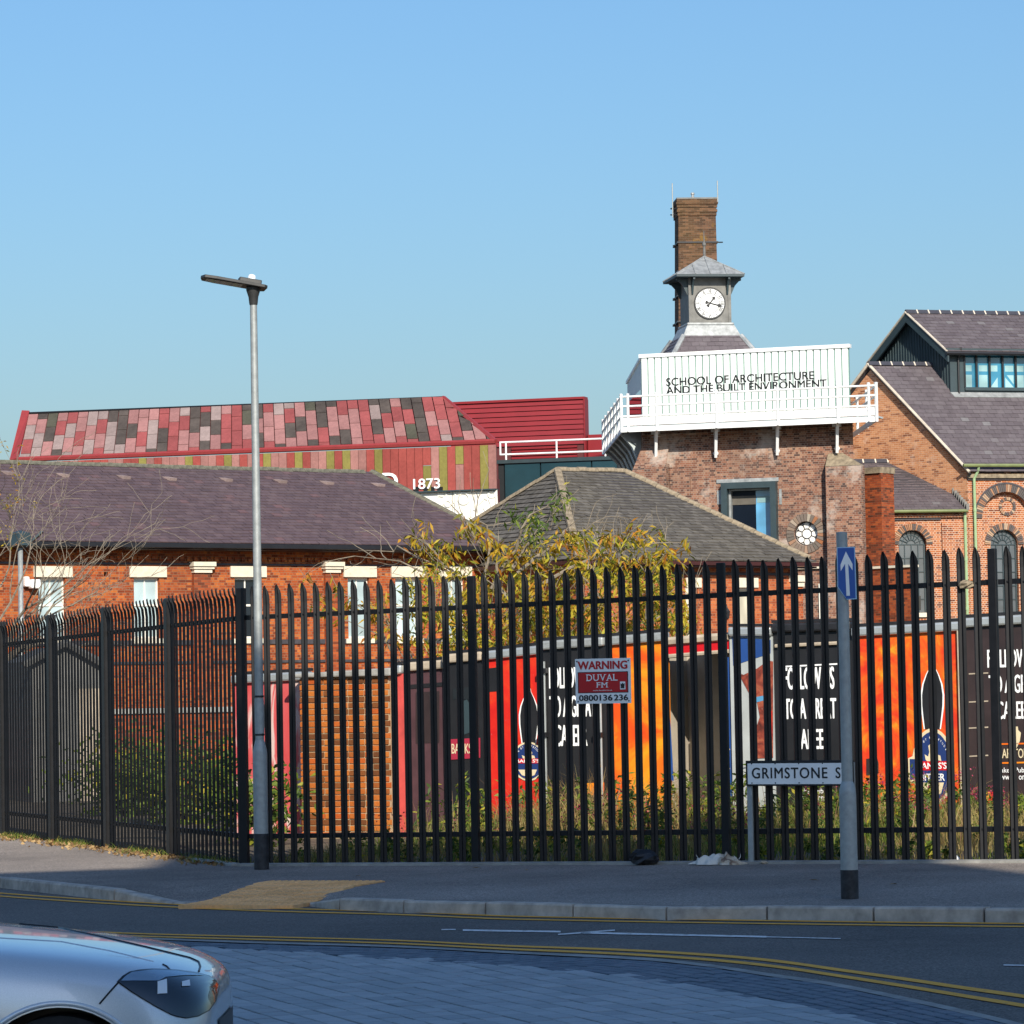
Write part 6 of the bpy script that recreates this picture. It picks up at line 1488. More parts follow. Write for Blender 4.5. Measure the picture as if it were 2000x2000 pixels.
onp(r, 'panel_seam', g, 'tan'); onp(r, 'hazard_stripe', poly([(1915, 1547), (1955, 1546), (1955, 1570), (1915, 1568)], .067), 'fl_red'); onp(r, 'hazard_stripe', poly([(1924, 1547), (1934, 1547), (1928, 1569), (1918, 1569)], .069), 'yellow')
# gabled shed seen through the side fence
Fs = fac_px(40, 62, 230, 62.6, 1300); sh = thing('garden_shed', 'pale gabled shed seen through the receding side fence', 'shed', Fs.w(Fs.L / 2, -.05, -1))
P = lambda x, y, d=0: Fs.w(*Fs.px(x, y, d), d)
obj('gable', G().prism([Fs.w(Fs.px(60, 1300)[0], -.05), Fs.w(Fs.px(196, 1300)[0], -.05), P(196, 1296), P(128, 1262), P(60, 1292)], -Fs.n * 2.2), M['leaddark'], sh)
obj('roof_board', G().tube([P(46, 1300, .1), P(128, 1256, .1)], .07, 6).tube([P(128, 1256, .1), P(208, 1301, .1)], .07, 6), M['leaddark'], sh)
obj('door', G().fb(Fs, Fs.px(75, 1400)[0], Fs.px(150, 1400)[0], -.05, Fs.px(110, 1345)[1], .003, .04), M['leaddark'], sh); obj('lean_to', G().fb(Fs, Fs.px(150, 1400)[0] + .02, Fs.px(196, 1400)[0], -.05, Fs.px(170, 1345)[1], .003, .05), M['tan'], sh)
# a blind back wall closing the yard behind the hoarding
bwl = thing('yard_wall', 'low brick yard wall half hidden by shrubs behind the side fence', 'wall', Vector((-8, 60, -.05)))
obj('wall', G().ob((-16, 66, -.05), (12, 3.2, 0), (.08, -.3, 0), (0, 0, 1.5)), M['brickStub'], bwl); obj('coping', G().ob((-16, 66.05, 1.453), (12, 3.2, 0), (.1, -.4, 0), (0, 0, .1)), M['edging'], bwl)

# lantern post and floodlight by the plum-roofed building
b = Vector((at(41, 1200, 78).x, 78, -.02)); lt = thing('lantern_post', 'pale post with dark hooded lantern among bare twigs', 'lamp post', b)
zz = at(41, 1068, 78).z
obj('post', G().lathe(b, [(.07, 0), (.06, 1), (.055, zz)], 12), M['galv'], lt, smooth=True)
cx = b + UZ * (zz + .02)
obj('lantern', G().tube([cx, cx + UZ * .03, cx + UZ * .30, cx + UZ * .36], [.10, .28, .22, .02], 4).ob(cx + Vector((.12, -.1, .02)), (.35, 0, .32), (0, .25, 0), (.03, 0, -.03)), M['teal'], lt)
fl = F if False else fac_px(0, 99, 940, 108.8); a = fl.rect(52, 1132, 70, 1150)
obj('floodlight', G().fb(fl, a[0], a[1], a[2], a[3], .05, .3).fb(fl, a[0] - .15, a[0], a[2] + .05, a[3] + .08, 0.0, .2), M['white'], label='small white floodlight fixed to the brick wall beside the first sash window', cat='light', bevel=.04)

# ================================================================== PLANTS
def blades(name, pts, h, wdt, lean, mat, label, cat, seg=3, kind='stuff', seed=1, cup=0.0):
    """many curved blades; pts (n,3)"""
    rg = np.random.default_rng(seed); n = len(pts); H = h * rg.uniform(.55, 1.15, n) if np.isscalar(h) else h
    a = rg.uniform(0, 2 * math.pi, n); lx = rg.normal(0, lean, n); ly = rg.normal(0, lean, n); W = wdt * rg.uniform(.6, 1.4, n)
    V_ = []; F_ = []
    for s in range(seg + 1):
        t = s / seg; ww = W * (1 - t * .92)
        cx = pts[:, 0] + lx * t * t * H; cy = pts[:, 1] + ly * t * t * H; cz = pts[:, 2] + H * t * (1 - .12 * t)
        V_.append(np.stack([cx - np.cos(a) * ww / 2, cy - np.sin(a) * ww / 2, cz], 1)); V_.append(np.stack([cx + np.cos(a) * ww / 2, cy + np.sin(a) * ww / 2, cz], 1))
    V_ = np.stack(V_, 1).reshape(-1, 3); k = 2 * (seg + 1); base = np.arange(n)[:, None] * k
    fs = np.concatenate([base + np.array([[2 * s, 2 * s + 1, 2 * s + 3, 2 * s + 2]]) for s in range(seg)], 0)
    return np_obj(name, V_, fs, mat, label, cat, kind)
def np_obj(name, V_, fs, mat, label=None, cat=None, kind=None, parent=None):
    me = bpy.data.meshes.new(name); n = len(V_); m_ = len(fs); k = fs.shape[1]
    org = Vector((0, 0, 0)) if parent is None else ORG[root_of(parent).name]
    V_ = V_ - np.array(org[:])
    me.vertices.add(n); me.vertices.foreach_set('co', np.ascontiguousarray(V_, dtype=np.float32).ravel())
    me.loops.add(m_ * k); me.loops.foreach_set('vertex_index', np.ascontiguousarray(fs, dtype=np.int32).ravel())
    me.polygons.add(m_); me.polygons.foreach_set('loop_start', np.arange(m_, dtype=np.int32) * k); me.polygons.foreach_set('loop_total', np.full(m_, k, dtype=np.int32))
    me.update(calc_edges=True); me.materials.append(mat)
    o = bpy.data.objects.new(name, me); link(o, parent); ORG[o.name] = Vector((0, 0, 0)) if parent is None else ORG.get(o.name, Vector((0, 0, 0)))
    return tag(o, label, cat, None, kind)
def leaves(name, pts, L, Wd, mat, droop=.0, seed=2, dirs=None, **kw):
    """two-faced folded leaves at points, hanging by droop (0..1)"""
    rg = np.random.default_rng(seed); n = len(pts)
    d = rg.normal(0, 1, (n, 3)) if dirs is None else dirs + rg.normal(0, .35, (n, 3)); d[:, 2] = d[:, 2] * (1 - droop) - droop * 1.6
    d /= np.linalg.norm(d, axis=1)[:, None] + 1e-9
    s = np.cross(d, rg.normal(0, 1, (n, 3))); s /= np.linalg.norm(s, axis=1)[:, None] + 1e-9; nn = np.cross(d, s)
    LL = (L * rg.uniform(.6, 1.25, n))[:, None]; WW = (Wd * rg.uniform(.7, 1.2, n))[:, None]
    a = pts; m1 = pts + d * LL * .45 + s * WW / 2 + nn * WW * .15; m2 = pts + d * LL * .45 - s * WW / 2 + nn * WW * .15; e = pts + d * LL - np.array([[0, 0, 1]]) * LL * .1
    V_ = np.stack([a, m1, e, m2], 1).reshape(-1, 3); fs = np.arange(n * 4).reshape(n, 4)
    return np_obj(name, V_, fs, mat, **kw)
M['grass_dry'] = island('dry_grass', [(0, (.26, .16, .05)), (.45, (.40, .28, .10)), (.8, (.48, .38, .16)), (1, (.30, .30, .06))], .8, .1, 1, sss=.35)
M['grass_green'] = island('green_grass', [(0, (.06, .10, .015)), (.5, (.14, .20, .025)), (.85, (.26, .27, .04)), (1, (.36, .30, .06))], .75, .1, 1, sss=.35)
M['weedleaf'] = island('weed_leaf', [(0, (.035, .07, .012)), (.5, (.09, .15, .02)), (.82, (.20, .26, .03)), (.95, (.40, .36, .03)), (1, (.50, .40, .03))], .6, .1, 1, sss=.35)
M['valerian'] = island('valerian_flower', [(0, (.25, .010, .035)), (.6, (.38, .025, .08)), (1, (.50, .10, .16))], .7, .05, 1, sss=.25)
M['autumn'] = island('autumn_leaf', [(0, (.14, .14, .014)), (.2, (.30, .26, .018)), (.5, (.52, .36, .025)), (.75, (.58, .32, .025)), (.92, (.50, .18, .015)), (1, (.24, .09, .018))], .6, .1, 1, sss=.4)
M['autumn_low'] = island('autumn_leaf_green', [(0, (.08, .11, .012)), (.25, (.20, .22, .02)), (.5, (.48, .42, .03)), (.85, (.66, .47, .035)), (1, (.40, .17, .02))], .6, .1, 1, sss=.4)
M['bark'] = plain('pale_bark', (.20, .165, .12), .9, var=.4, scale=8, bmp=.4)
M['barkdark'] = plain('dark_bark', (.09, .07, .05), .9, var=.4, scale=8, bmp=.4)

def site_points(n, smin, smax, dmin, dmax, seed):
    rg = np.random.default_rng(seed); s = rg.uniform(smin, smax, n); d = rg.uniform(dmin, dmax, n)
    inn = np.array([-FD.y, FD.x]) if -FD.y * 0 + FD.x > 0 else np.array([FD.y, -FD.x])
    X = CORNER.x + FD.x * s + inn[0] * d; Y = CORNER.y + FD.y * s + inn[1] * d
    return np.stack([X, Y, GS * (X + 2.83) - .03], 1), s, d
# tall dry grass, thicker towards the hoarding
p, s, d = site_points(26000, -.6, 12, .25, 7.6, 5)
clump = np.sin(s * 2.1) + np.sin(s * 5.3 + 1) * .6 + np.sin(d * 3.1) * .4; keep = np.random.default_rng(3).uniform(-1.2, 1.6, len(s)) < clump; p1, d1, s1 = p[keep], d[keep], s[keep]; hs = lambda q: np.interp(q, [0, 4.2, 6.5, 12], [1.05, 1.0, .66, .62])
rg = np.random.default_rng(8); H = hs(s1) * np.where(d1 < 3.2, .10 + .04 * d1, .42 + .05 * (d1 - 3.2)) * (.75 + .5 * rg.random(len(d1))) * (1 + .3 * np.sin(p1[:, 0] * 1.7))
blades('dry_grass', p1, H, .012, .35, M['grass_dry'], 'tall dry straw-coloured grass behind the fence', 'grass', seed=4)
p, s, d = site_points(26000, -.6, 12, .15, 7.6, 15)
clump = np.sin(s * 1.3 + 2) + np.sin(s * 4.1) * .7; keep = np.random.default_rng(13).uniform(-1.3, 1.5, len(s)) < clump; p1, d1, s1 = p[keep], d[keep], s[keep]
H = hs(s1) * np.where(d1 < 3.2, .08 + .03 * d1, .34 + .04 * (d1 - 3.2)) * (.7 + .6 * np.random.default_rng(18).random(len(d1)))
blades('green_grass', p1, H, .014, .35, M['grass_green'], 'rank green grass growing among the weeds behind the fence', 'grass', seed=14)
p, s, d = site_points(900, -.4, 12, 3.2, 7.6, 19)
M['deadstem'] = island('dead_stem', [(0, (.10, .05, .025)), (.6, (.22, .12, .06)), (1, (.34, .24, .13))], .85, .1, 1)
blades('dead_stems', p, .85 * hs(s) * np.random.default_rng(5).uniform(.5, 1.1, len(s)), .013, .22, M['deadstem'], 'brown dead flower stems standing above the weeds', 'weeds', seed=20)
# leafy weeds: stems with leaves, many of them
def weed_mass(name, n, smin, smax, dmin, dmax, hmax, L, W_, mat, label, seed, per=34, stem=True):
    p, s, d = site_points(n, smin, smax, dmin, dmax, seed); rg = np.random.default_rng(seed + 50)
    h = hmax * rg.uniform(.35, 1, n) * hs(s); ln = rg.normal(0, .16, (n, 2)); t = rg.random((n, per)) ** .7
    P = np.stack([p[:, 0, None] + ln[:, 0, None] * t * h[:, None], p[:, 1, None] + ln[:, 1, None] * t * h[:, None], p[:, 2, None] + t * h[:, None]], 2).reshape(-1, 3)
    leaves(name, P, L, W_, mat, .15, seed + 7, label=label, cat='weeds', kind='stuff'); return p, h, ln
weed_mass('leafy_weeds', 380, -.4, 12, 3.4, 7.6, .80, .10, .032, M['weedleaf'], 'low leafy green weeds growing through the dry grass', 31)
weed_mass('fence_foot_weeds', 130, -.2, 12, .15, 3.0, .34, .08, .03, M['weedleaf'], 'low dark weeds close behind the front pales', 37)
p, h, ln = weed_mass('valerian_weeds', 95, 4.6, 12, 2.2, 6.5, .85, .08, .03, M['weedleaf'], 'bushy valerian foliage at the fence foot and before the panels', 41)
rg = np.random.default_rng(66); top = np.stack([p[:, 0] + ln[:, 0] * h, p[:, 1] + ln[:, 1] * h, p[:, 2] + h * 1.05], 1)
P = (np.repeat(top, 46, 0) + rg.normal(0, .045, (len(top) * 46, 3))); leaves('valerian_flowers', P, .022, .018, M['valerian'], 0, 67, label='small crimson valerian flower heads dotted over the weeds', cat='flowers', kind='stuff')
p, s, d = site_points(46, .5, 4.6, .6, 5, 43); P = np.repeat(p + np.array([[0, 0, .42]]), 16, 0) + rg.normal(0, .09, (46 * 16, 3)); leaves('red_weed_flowers', P, .03, .022, M['valerian'], 0, 68, label='scattered small red flowers in the dry grass', cat='flowers', kind='stuff')
# litter of growth along the sunlit side fence foot
rg = np.random.default_rng(77); n = 2600; s = rg.uniform(.2, 13, n); d = rg.normal(.02, .10, n); X = CORNER.x + LD.x * s - LD.y * d; Y = CORNER.y + LD.y * s + LD.x * d
keep = np.sin(s * 1.9) + .6 * np.sin(s * 4.7) + rg.normal(0, .5, n) > .1; pp = np.stack([X, Y, GS * (X + 2.83) - .01], 1)[keep]
blades('fence_foot_grass', pp, .10, .012, .6, M['grass_green'], 'tufts of grass along the foot of the side fence', 'grass', seed=71)
n = 900; s = rg.uniform(.2, 12, n); d = np.abs(rg.normal(.0, .18, n)); X = CORNER.x + LD.x * s - LD.y * d; Y = CORNER.y + LD.y * s + LD.x * d
M['deadleaf'] = island('dead_leaf', [(0, (.12, .06, .02)), (.5, (.28, .17, .07)), (1, (.40, .27, .12))], .8, .1, 1)
leaves('fallen_leaves', np.stack([X, Y, GS * (X + 2.83) + .012], 1), .06, .04, M['deadleaf'], 0, 73, dirs=np.stack([rg.normal(0, 1, n), rg.normal(0, 1, n), np.zeros(n) + .02], 1) * 1.0, label='dry fallen leaves drifted along the side fence foot', cat='leaves', kind='stuff')

# scrub inside the side fence, each bush its own thing
def bush(x, y, hh, rr, label, mat, n, seed):
    r = thing('bramble_bush', label, 'bush', (x, y, -.03)); rg = np.random.default_rng(seed); g = G()
    tips = []
    for k in range(9):
        a = rg.uniform(0, 6.28); q = Vector((x, y, 0)); pts = [q.copy()]; dr = Vector((math.cos(a) * .5, math.sin(a) * .5, 1)).normalized()
        for j in range(5): q = q + dr * (hh / 4.5); dr = (dr + Vector((math.cos(a) * .22, math.sin(a) * .22, -.14)) + Vector(rg.normal(0, .12, 3))).normalized(); pts.append(q.copy())
        g.tube(pts, [.02, .016, .012, .009, .006, .003], 5); tips += pts[1:]
    obj('stem', g, M['barkdark'], r)
    T = np.array([t[:] for t in tips]); P = T[rg.integers(0, len(T), n)] + rg.normal(0, rr * .28, (n, 3)); P[:, 2] = np.clip(P[:, 2], .05, None)
    leaves('foliage', P, .13, .05, mat, .25, seed + 1, parent=r)
bush(-3.4, 46.5, 1.3, .7, 'dense bramble bush behind the side fence next to the peeling panel', M['weedleaf'], 2600, 91)
bush(-4.7, 50.5, 1.4, .8, 'darker bramble bush behind the middle of the side fence', M['weedleaf'], 2600, 92)
bush(-6.0, 54.5, 1.3, .8, 'bramble bush in front of the pale shed', M['weedleaf'], 2200, 93)
bush(-3.0, 42.4, 1.1, .55, 'small bramble at the foot of the brick pier', M['weedleaf'], 900, 94)

# trees
def grow(g, p, d, L, r, depth, rg, tips, spread=.55, grav=0.0, nseg=4, kids=(2, 3), wob=.16, minr=.004, all_=None):
    pts = [p.copy()]; rs = [r]; q = p.copy()
    for j in range(nseg):
        d = (d + Vector(rg.normal(0, wob, 3)) + Vector((0, 0, grav))).normalized(); q = q + d * (L / nseg); pts.append(q.copy()); rs.append(max(minr, r * (1 - .45 * (j + 1) / nseg)))
    g.tube(pts, rs, 6 if r > .02 else 4)
    if all_ is not None: all_ += [(x.copy(), depth) for x in pts[1:]]
    if depth == 0: tips.append((q, d)); return
    for k in range(rg.integers(kids[0], kids[1] + 1)):
        i = nseg if k == 0 else int(rg.integers(max(1, nseg // 2), nseg + 1)); ax = Vector(rg.normal(0, 1, 3)).normalized(); nd = (d + ax * spread).normalized()
        grow(g, pts[i], nd, L * rg.uniform(.62, .88), max(minr, rs[i] * .72), depth - 1, rg, tips, spread, grav, nseg, kids, wob, minr, all_)
rg = np.random.default_rng(21)
tb = Vector((at(880, 1300, 51).x, 51, -.02)); tr = thing('autumn_tree', 'scraggy tree with yellow-orange drooping leaves behind the lorry panels', 'tree', tb)
g = G(); tips = []; al = []
for dx, dy, dz, L in ((-.22, .0, 1, 1.55), (.10, .1, 1, 1.6), (.42, -.1, .85, 1.55), (.75, .1, .72, 1.6), (-.05, -.2, 1, 1.35), (1.0, 0, .60, 1.45)):
    grow(g, tb + Vector((rg.uniform(-.1, .25), rg.uniform(-.15, .15), .3)), Vector((dx, dy, dz)).normalized(), L, .06, 3, rg, tips, .48, .02, 5, (2, 3), .12, .005, al)
g.tube([tb - UZ * .2, tb + UZ * .25, tb + Vector((.1, 0, .6))], [.13, .11, .08], 8)
obj('branch', g, M['bark'], tr)
ctr = np.array([[*p] for p, d_ in al if d_ <= 1]); ctr = ctr[(ctr[:, 2] > 1.6)]
sel = ctr[rg.integers(0, len(ctr), 230)]; P = np.repeat(sel, 12, 0) + rg.normal(0, .05, (230 * 12, 3)); leaves('foliage', P, .15, .036, M['autumn'], .55, 23, parent=tr)
# dense lower skirt of foliage just above the hoarding
b2 = []
for k in range(230):
    x = rg.uniform(800, 1345); lim = 1130 if x < 1000 else 1090; y = rg.uniform(lim if rg.random() < .75 else lim - 60, 1320); b2.append(at(x, y, rg.uniform(49.2, 52.6))[:])
b2 = np.array(b2); P = np.repeat(b2, 28, 0) + rg.normal(0, .10, (len(b2) * 28, 3)) * np.repeat(rg.uniform(.6, 1.3, len(b2)), 28)[:, None]; leaves('foliage', P, .15, .034, M['autumn_low'], .5, 24, parent=tr)
cl_ = [(812, 1058), (835, 1075), (826, 1040), (900, 1040), (905, 1020), (930, 1048), (945, 1045), (962, 1066), (1012, 1078), (880, 1075), (980, 1085), (1105, 1050), (1130, 1070), (1150, 1084), (1120, 1040), (1192, 1042), (1210, 1060), (1240, 1032), (1258, 1046), (1300, 1076), (1275, 1080), (1340, 1062), (1080, 1075), (1040, 1088), (1175, 1085), (855, 1092)]
b3 = np.array([at(x + rg.normal(0, 5), y + rg.normal(0, 5), rg.uniform(50, 52))[:] for x, y in cl_]); P = np.repeat(b3, 24, 0) + rg.normal(0, .085, (len(b3) * 24, 3)); leaves('foliage', P, .17, .042, M['autumn'], .6, 25, parent=tr)
b4 = np.array([at(x + rg.normal(0, 6), y + rg.normal(0, 6), rg.uniform(50, 52))[:] for x, y in ((1088, 965), (1095, 985), (1030, 1005), (1045, 1012), (1040, 1045), (1010, 1010)) for _ in range(2)]); P = np.repeat(b4, 18, 0) + rg.normal(0, .07, (len(b4) * 18, 3)); leaves('foliage', P, .14, .035, M['weedleaf'], .5, 26, parent=tr)
g = G()
for x0, y0, x1, y1, r0 in ((1000, 1180, 880, 985, .03), (960, 1150, 1090, 960, .03), (1010, 1120, 1200, 1020, .028), (900, 1160, 805, 1050, .028), (940, 1140, 930, 960, .022), (1000, 1110, 1090, 1025, .03), (1060, 1140, 1330, 1060, .028), (1150, 1130, 1260, 1035, .025), (880, 1120, 700, 1075, .018), (1200, 1150, 1240, 1065, .02), (860, 1130, 660, 1095, .014)):
    A_, B_ = at(x0, y0, 51), at(x1, y1, rg.uniform(50.3, 51.7)); pts = [A_.lerp(B_, t / 6) + Vector(rg.normal(0, .05, 3)) * (1 if 0 < t < 6 else 0) + UZ * (.18 * math.sin(math.pi * t / 6)) for t in range(7)]
    g.tube(pts, [r0 * (1 - .8 * t / 6) for t in range(7)], 6)
    for t in range(2, 6): grow(g, pts[t], (B_ - A_).normalized() * .8 + Vector(rg.normal(0, .5, 3)), .45, .009, 1, rg, [], .5, .02, 4, (1, 2), .14, .004)
obj('branch', g, M['bark'], tr, kind='stuff')
g = G()
for s_ in b2[:70]:
    q = Vector(s_); grow(g, q - Vector((0, 0, .45)), Vector((rg.normal(0, .5), rg.normal(0, .3), 1)).normalized(), .7, .012, 1, rg, [], .6, 0, 4, (1, 2), .15, .004)
obj('twig', g, M['bark'], tr, kind='stuff')

rg = np.random.default_rng(35)
tb = Vector((at(-60, 1300, 72).x, 72, -.02)); tr = thing('bare_tree', 'nearly leafless tree with tangled twigs before the plum-roofed building', 'tree', tb)
g = G(); tips = []; al = []
g.tube([tb - UZ * .2, tb + Vector((.05, 0, 1.2)), tb + Vector((.15, 0, 2.4))], [.16, .13, .11], 8)
for dx, dy, dz, L in ((-.1, .0, 1, 2.2), (.35, .1, 1, 2.0), (.8, 0, .8, 1.7), (.5, -.2, .55, 1.7), (1, .1, .5, 1.3), (.1, .2, 1, 2.3), (.6, .2, 1, 1.6)):
    grow(g, tb + Vector((.12, 0, rg.uniform(1.6, 2.5))), Vector((dx, dy, dz)).normalized(), L * .98, .055, 4, rg, tips, .55, .01, 5, (2, 3), .17, .0045, al)
obj('branch', g, M['bark'], tr)
ctr = np.array([[*p] for p, d_ in al if d_ <= 1]); left = ctr[ctr[:, 0] < tb.x + 1.1]; left = left if len(left) > 5 else ctr
P = np.repeat(left[rg.integers(0, len(left), 110)], 5, 0) + rg.normal(0, .05, (550, 3)); leaves('foliage', P, .09, .03, M['autumn'], .3, 37, parent=tr)

# litter on the footway
def rag():
    o = off(FF.w(*FF.px(1402, 1690, .20)[:1], 0, .20), 0); r = thing('crumpled_rag', 'crumpled white and brown rag lying at the fence foot by the name sign', 'rag', o)
    nx, ny = 34, 16; g = G(); rg = np.random.default_rng(3); L, W_ = .58, .26
    ph = rg.uniform(0, 6.28, 12)
    for i in range(nx + 1):
        for j in range(ny + 1):
            a, c = i / nx, j / ny; env = (math.sin(math.pi * min(1, a * 1.02)) ** .6) * (math.sin(math.pi * c) ** .5)
            hgt = env * (.055 + .06 * a * (1 - .4 * a)) + env * .018 * (math.sin(a * 17 + ph[0] + c * 5) + math.sin(c * 14 + a * 9 + ph[1]) + .8 * math.sin(a * 31 + ph[2] - c * 11))
            wob = .03 * math.sin(a * 13 + ph[3]) + .02 * math.sin(a * 29 + ph[4])
            g.v.append(o + FF.u * ((a - .5) * L) + FF.n * ((c - .5) * W_ * (.6 + .4 * math.sin(math.pi * a)) + wob) + UZ * max(.004, hgt + .004))
    for i in range(nx):
        for j in range(ny): g.f.append((i * (ny + 1) + j, (i + 1) * (ny + 1) + j, (i + 1) * (ny + 1) + j + 1, i * (ny + 1) + j + 1))
    mt, nt, b = newmat('rag_cloth'); f = noise(nt, 9, 4); tc = nt.nodes.new('ShaderNodeTexCoord'); sp = nt.nodes.new('ShaderNodeSeparateXYZ'); nt.links.new(tc.outputs['Object'], sp.inputs[0])
    ad_ = N(nt, 'ShaderNodeMath', operation='MULTIPLY_ADD'); nt.links.new(sp.outputs['X'], ad_.inputs[0]); ad_.inputs[1].default_value = 1.6; nt.links.new(f, ad_.inputs[2])
    nt.links.new(ramp(nt, [(.45, (.66, .62, .54)), (.60, (.45, .36, .26)), (.66, (.16, .09, .055)), (.85, (.55, .46, .34))], ad_.outputs[0]), b.inputs['Base Color']); b.inputs['Roughness'].default_value = .9
    obj('cloth', g, mt, r, smooth=True)
    g = G()
    for k in range(7):
        a = rg.uniform(-.45, -.2) if k < 4 else rg.uniform(.2, .4); q = o + FF.u * (a * L) + UZ * .05; e = q + Vector(rg.normal(0, .03, 3)) + UZ * rg.uniform(.01, .04); g.tube([q, (q + e) / 2 + FF.u * .01, e], [.003, .003, .001], 4)
    obj('frayed_thread', g, M['signwhite'], r)
rag()
def lump(name, x, y, rad, mat, label, cat, sq=.6, d=.22, seed=1):
    o = off(FF.w(FF.px(x, y, d)[0], 0, d), 0); g = G(); rg = np.random.default_rng(seed); nu, nv = 12, 7; r0 = rg.uniform(.75, 1.2, (nu, nv + 1))
    for j in range(nv + 1):
        for i in range(nu):
            t = math.pi * j / nv; a = 2 * math.pi * i / nu; rr = rad * (r0[i, j] if 0 < j < nv else 1); g.v.append(o + Vector((rr * math.sin(t) * math.cos(a), rr * math.sin(t) * math.sin(a) * .8, max(-.0, rad * sq * .5 - rr * sq * math.cos(t) * .6))))
    for j in range(nv):
        for i in range(nu): i2 = (i + 1) % nu; g.f.append((j * nu + i, j * nu + i2, (j + 1) * nu + i2, (j + 1) * nu + i))
    obj(name, g, mat, label=label, cat=cat)
lump('bin_bag', 1258, 1692, .15, M['black'], 'small black plastic bag slumped against the fence foot', 'bag', .9, .2, 3)
lump('litter_scrap', 727, 1691, .03, M['winsky'], 'crushed blue plastic scrap on the concrete edging', 'litter', .8, .09, 4)
lump('litter_scrap', 1864, 1677, .05, M['signwhite'], 'crushed white cup at the foot of the pales', 'litter', 1.0, -.12, 5)
lump('rag_scrap', 1492, 1690, .035, M['tan'], 'small tan scrap of cloth beside the name sign leg', 'litter', .8, .15, 6)
lump('bird_nest', 1887, 1146, .075, M['hip'], 'clump of dry twigs stuck on the top fence rail', 'nest', 1.0, .02, 7)
bpy.data.objects['bird_nest'].location.z = FF.px(1887, 1150, .02)[1]
for k, (x, y) in enumerate(((930, 1696), (1030, 1700), (1590, 1720), (1745, 1728), (700, 1712))):
    q = gp(x, y, .004); a = k * 1.3; g = G(); ca, sa = math.cos(a), math.sin(a)
    g.add([q + Vector((ca * .05, sa * .05, .006)), q + Vector((-sa * .02, ca * .02, .014)), q + Vector((-ca * .05, -sa * .05, .004)), q + Vector((sa * .02, -ca * .02, .012))], [(0, 1, 2, 3)])
    obj('fallen_leaf', g, M['deadleaf'], label=['single curled brown leaf on the footway edge below the black post of the fence', 'curled brown leaf on the footway below the red and black panels', 'curled brown leaf on the footway between name sign leg and arrow post', 'curled brown leaf on the footway just past the arrow post', 'curled brown leaf on the footway below the brick pier'][k], cat='leaf', group='single leaves on the footway')

# ================================================================== SILVER CAR
M['paint'] = None
mt, nt, b = newmat('silver_car_paint'); f = noise(nt, 260, 2)
nt.links.new(ramp(nt, [(.3, (.62, .66, .68)), (.7, (.72, .76, .78))], f), b.inputs['Base Color']); b.inputs['Metallic'].default_value = .35; b.inputs['Roughness'].default_value = .36; b.inputs['Coat Weight'].default_value = 1.0; b.inputs['Coat Roughness'].default_value = .03; M['paint'] = mt
M['tyre'] = plain('tyre_rubber', (.012, .012, .013), .85, var=.4, scale=30)
M['carblack'] = plain('car_black_trim', (.008, .008, .009), .4, var=.2)
M['alloy'] = plain('alloy_rim', (.35, .36, .37), .3, .8, var=.1)
M['carglass'] = glass('car_glass', (.012, .016, .02), .03)
M['lampdark'] = glass('headlamp_dark_lens', (.015, .02, .024), .04)
M['lamppale'] = plain('headlamp_reflector', (.45, .55, .62), .18, .7, var=.1)
M['lampwhite'] = plain('headlamp_element', (.85, .88, .88), .3, var=.05)
M['plate'] = plain('number_plate', (.7, .7, .68), .4)
ROADZ = -.105; XF = at(405, 1930, 14.0).x; YN = 14.0; W2 = .895; YC = YN + W2
car = thing('parked_car', 'silver hatchback nosing past on the block paving, bonnet and headlamp in view', 'car', (XF - 2.1, YC, ROADZ + gz(XF - 2.1)))
ZO = ORG[car.name].z
def CW(x, y, z): return Vector((XF - x, YC + y, ZO + z))    # x back from the nose, y to the far side, z above the road
# stations from nose to tail: x, half width at (sill, waist, shoulder, hood edge), heights, centre height
ST = [  # x, wS, zS, w1, z1, w2, z2, w3, z3, w4, z4, zc
    (0.00, .52, .26, .56, .40, .55, .56, .52, .64, .36, .685, .70),
    (0.05, .66, .22, .72, .40, .72, .58, .66, .685, .46, .735, .75),
    (0.15, .76, .20, .82, .40, .83, .58, .77, .735, .56, .785, .80),
    (0.32, .81, .19, .865, .40, .885, .60, .84, .785, .64, .825, .84),
    (0.55, .83, .19, .885, .40, .905, .62, .865, .82, .67, .858, .872),
    (0.80, .83, .19, .89, .40, .91, .64, .872, .845, .68, .885, .898),
    (1.15, .83, .19, .885, .40, .905, .66, .868, .875, .70, .92, .93),
    (1.50, .83, .19, .885, .40, .90, .67, .862, .90, .74, .955, .965),
    (1.75, .83, .19, .885, .40, .90, .68, .858, .915, .74, 1.06, 1.09),
    (2.10, .83, .19, .885, .40, .90, .69, .855, .925, .68, 1.28, 1.33),
    (2.60, .83, .19, .885, .40, .90, .70, .855, .935, .62, 1.39, 1.43),
    (3.10, .83, .19, .885, .40, .90, .71, .855, .945, .61, 1.385, 1.425),
    (3.60, .83, .19, .885, .42, .90, .72, .85, .96, .59, 1.33, 1.375),
    (4.00, .82, .20, .87, .42, .885, .74, .83, .98, .58, 1.17, 1.21),
    (4.25, .77, .24, .82, .44, .83, .74, .77, .96, .60, 1.00, 1.02),
    (4.36, .66, .30, .70, .46, .70, .72, .64, .88, .45, .92, .93)]
V_ = []; NP = 12
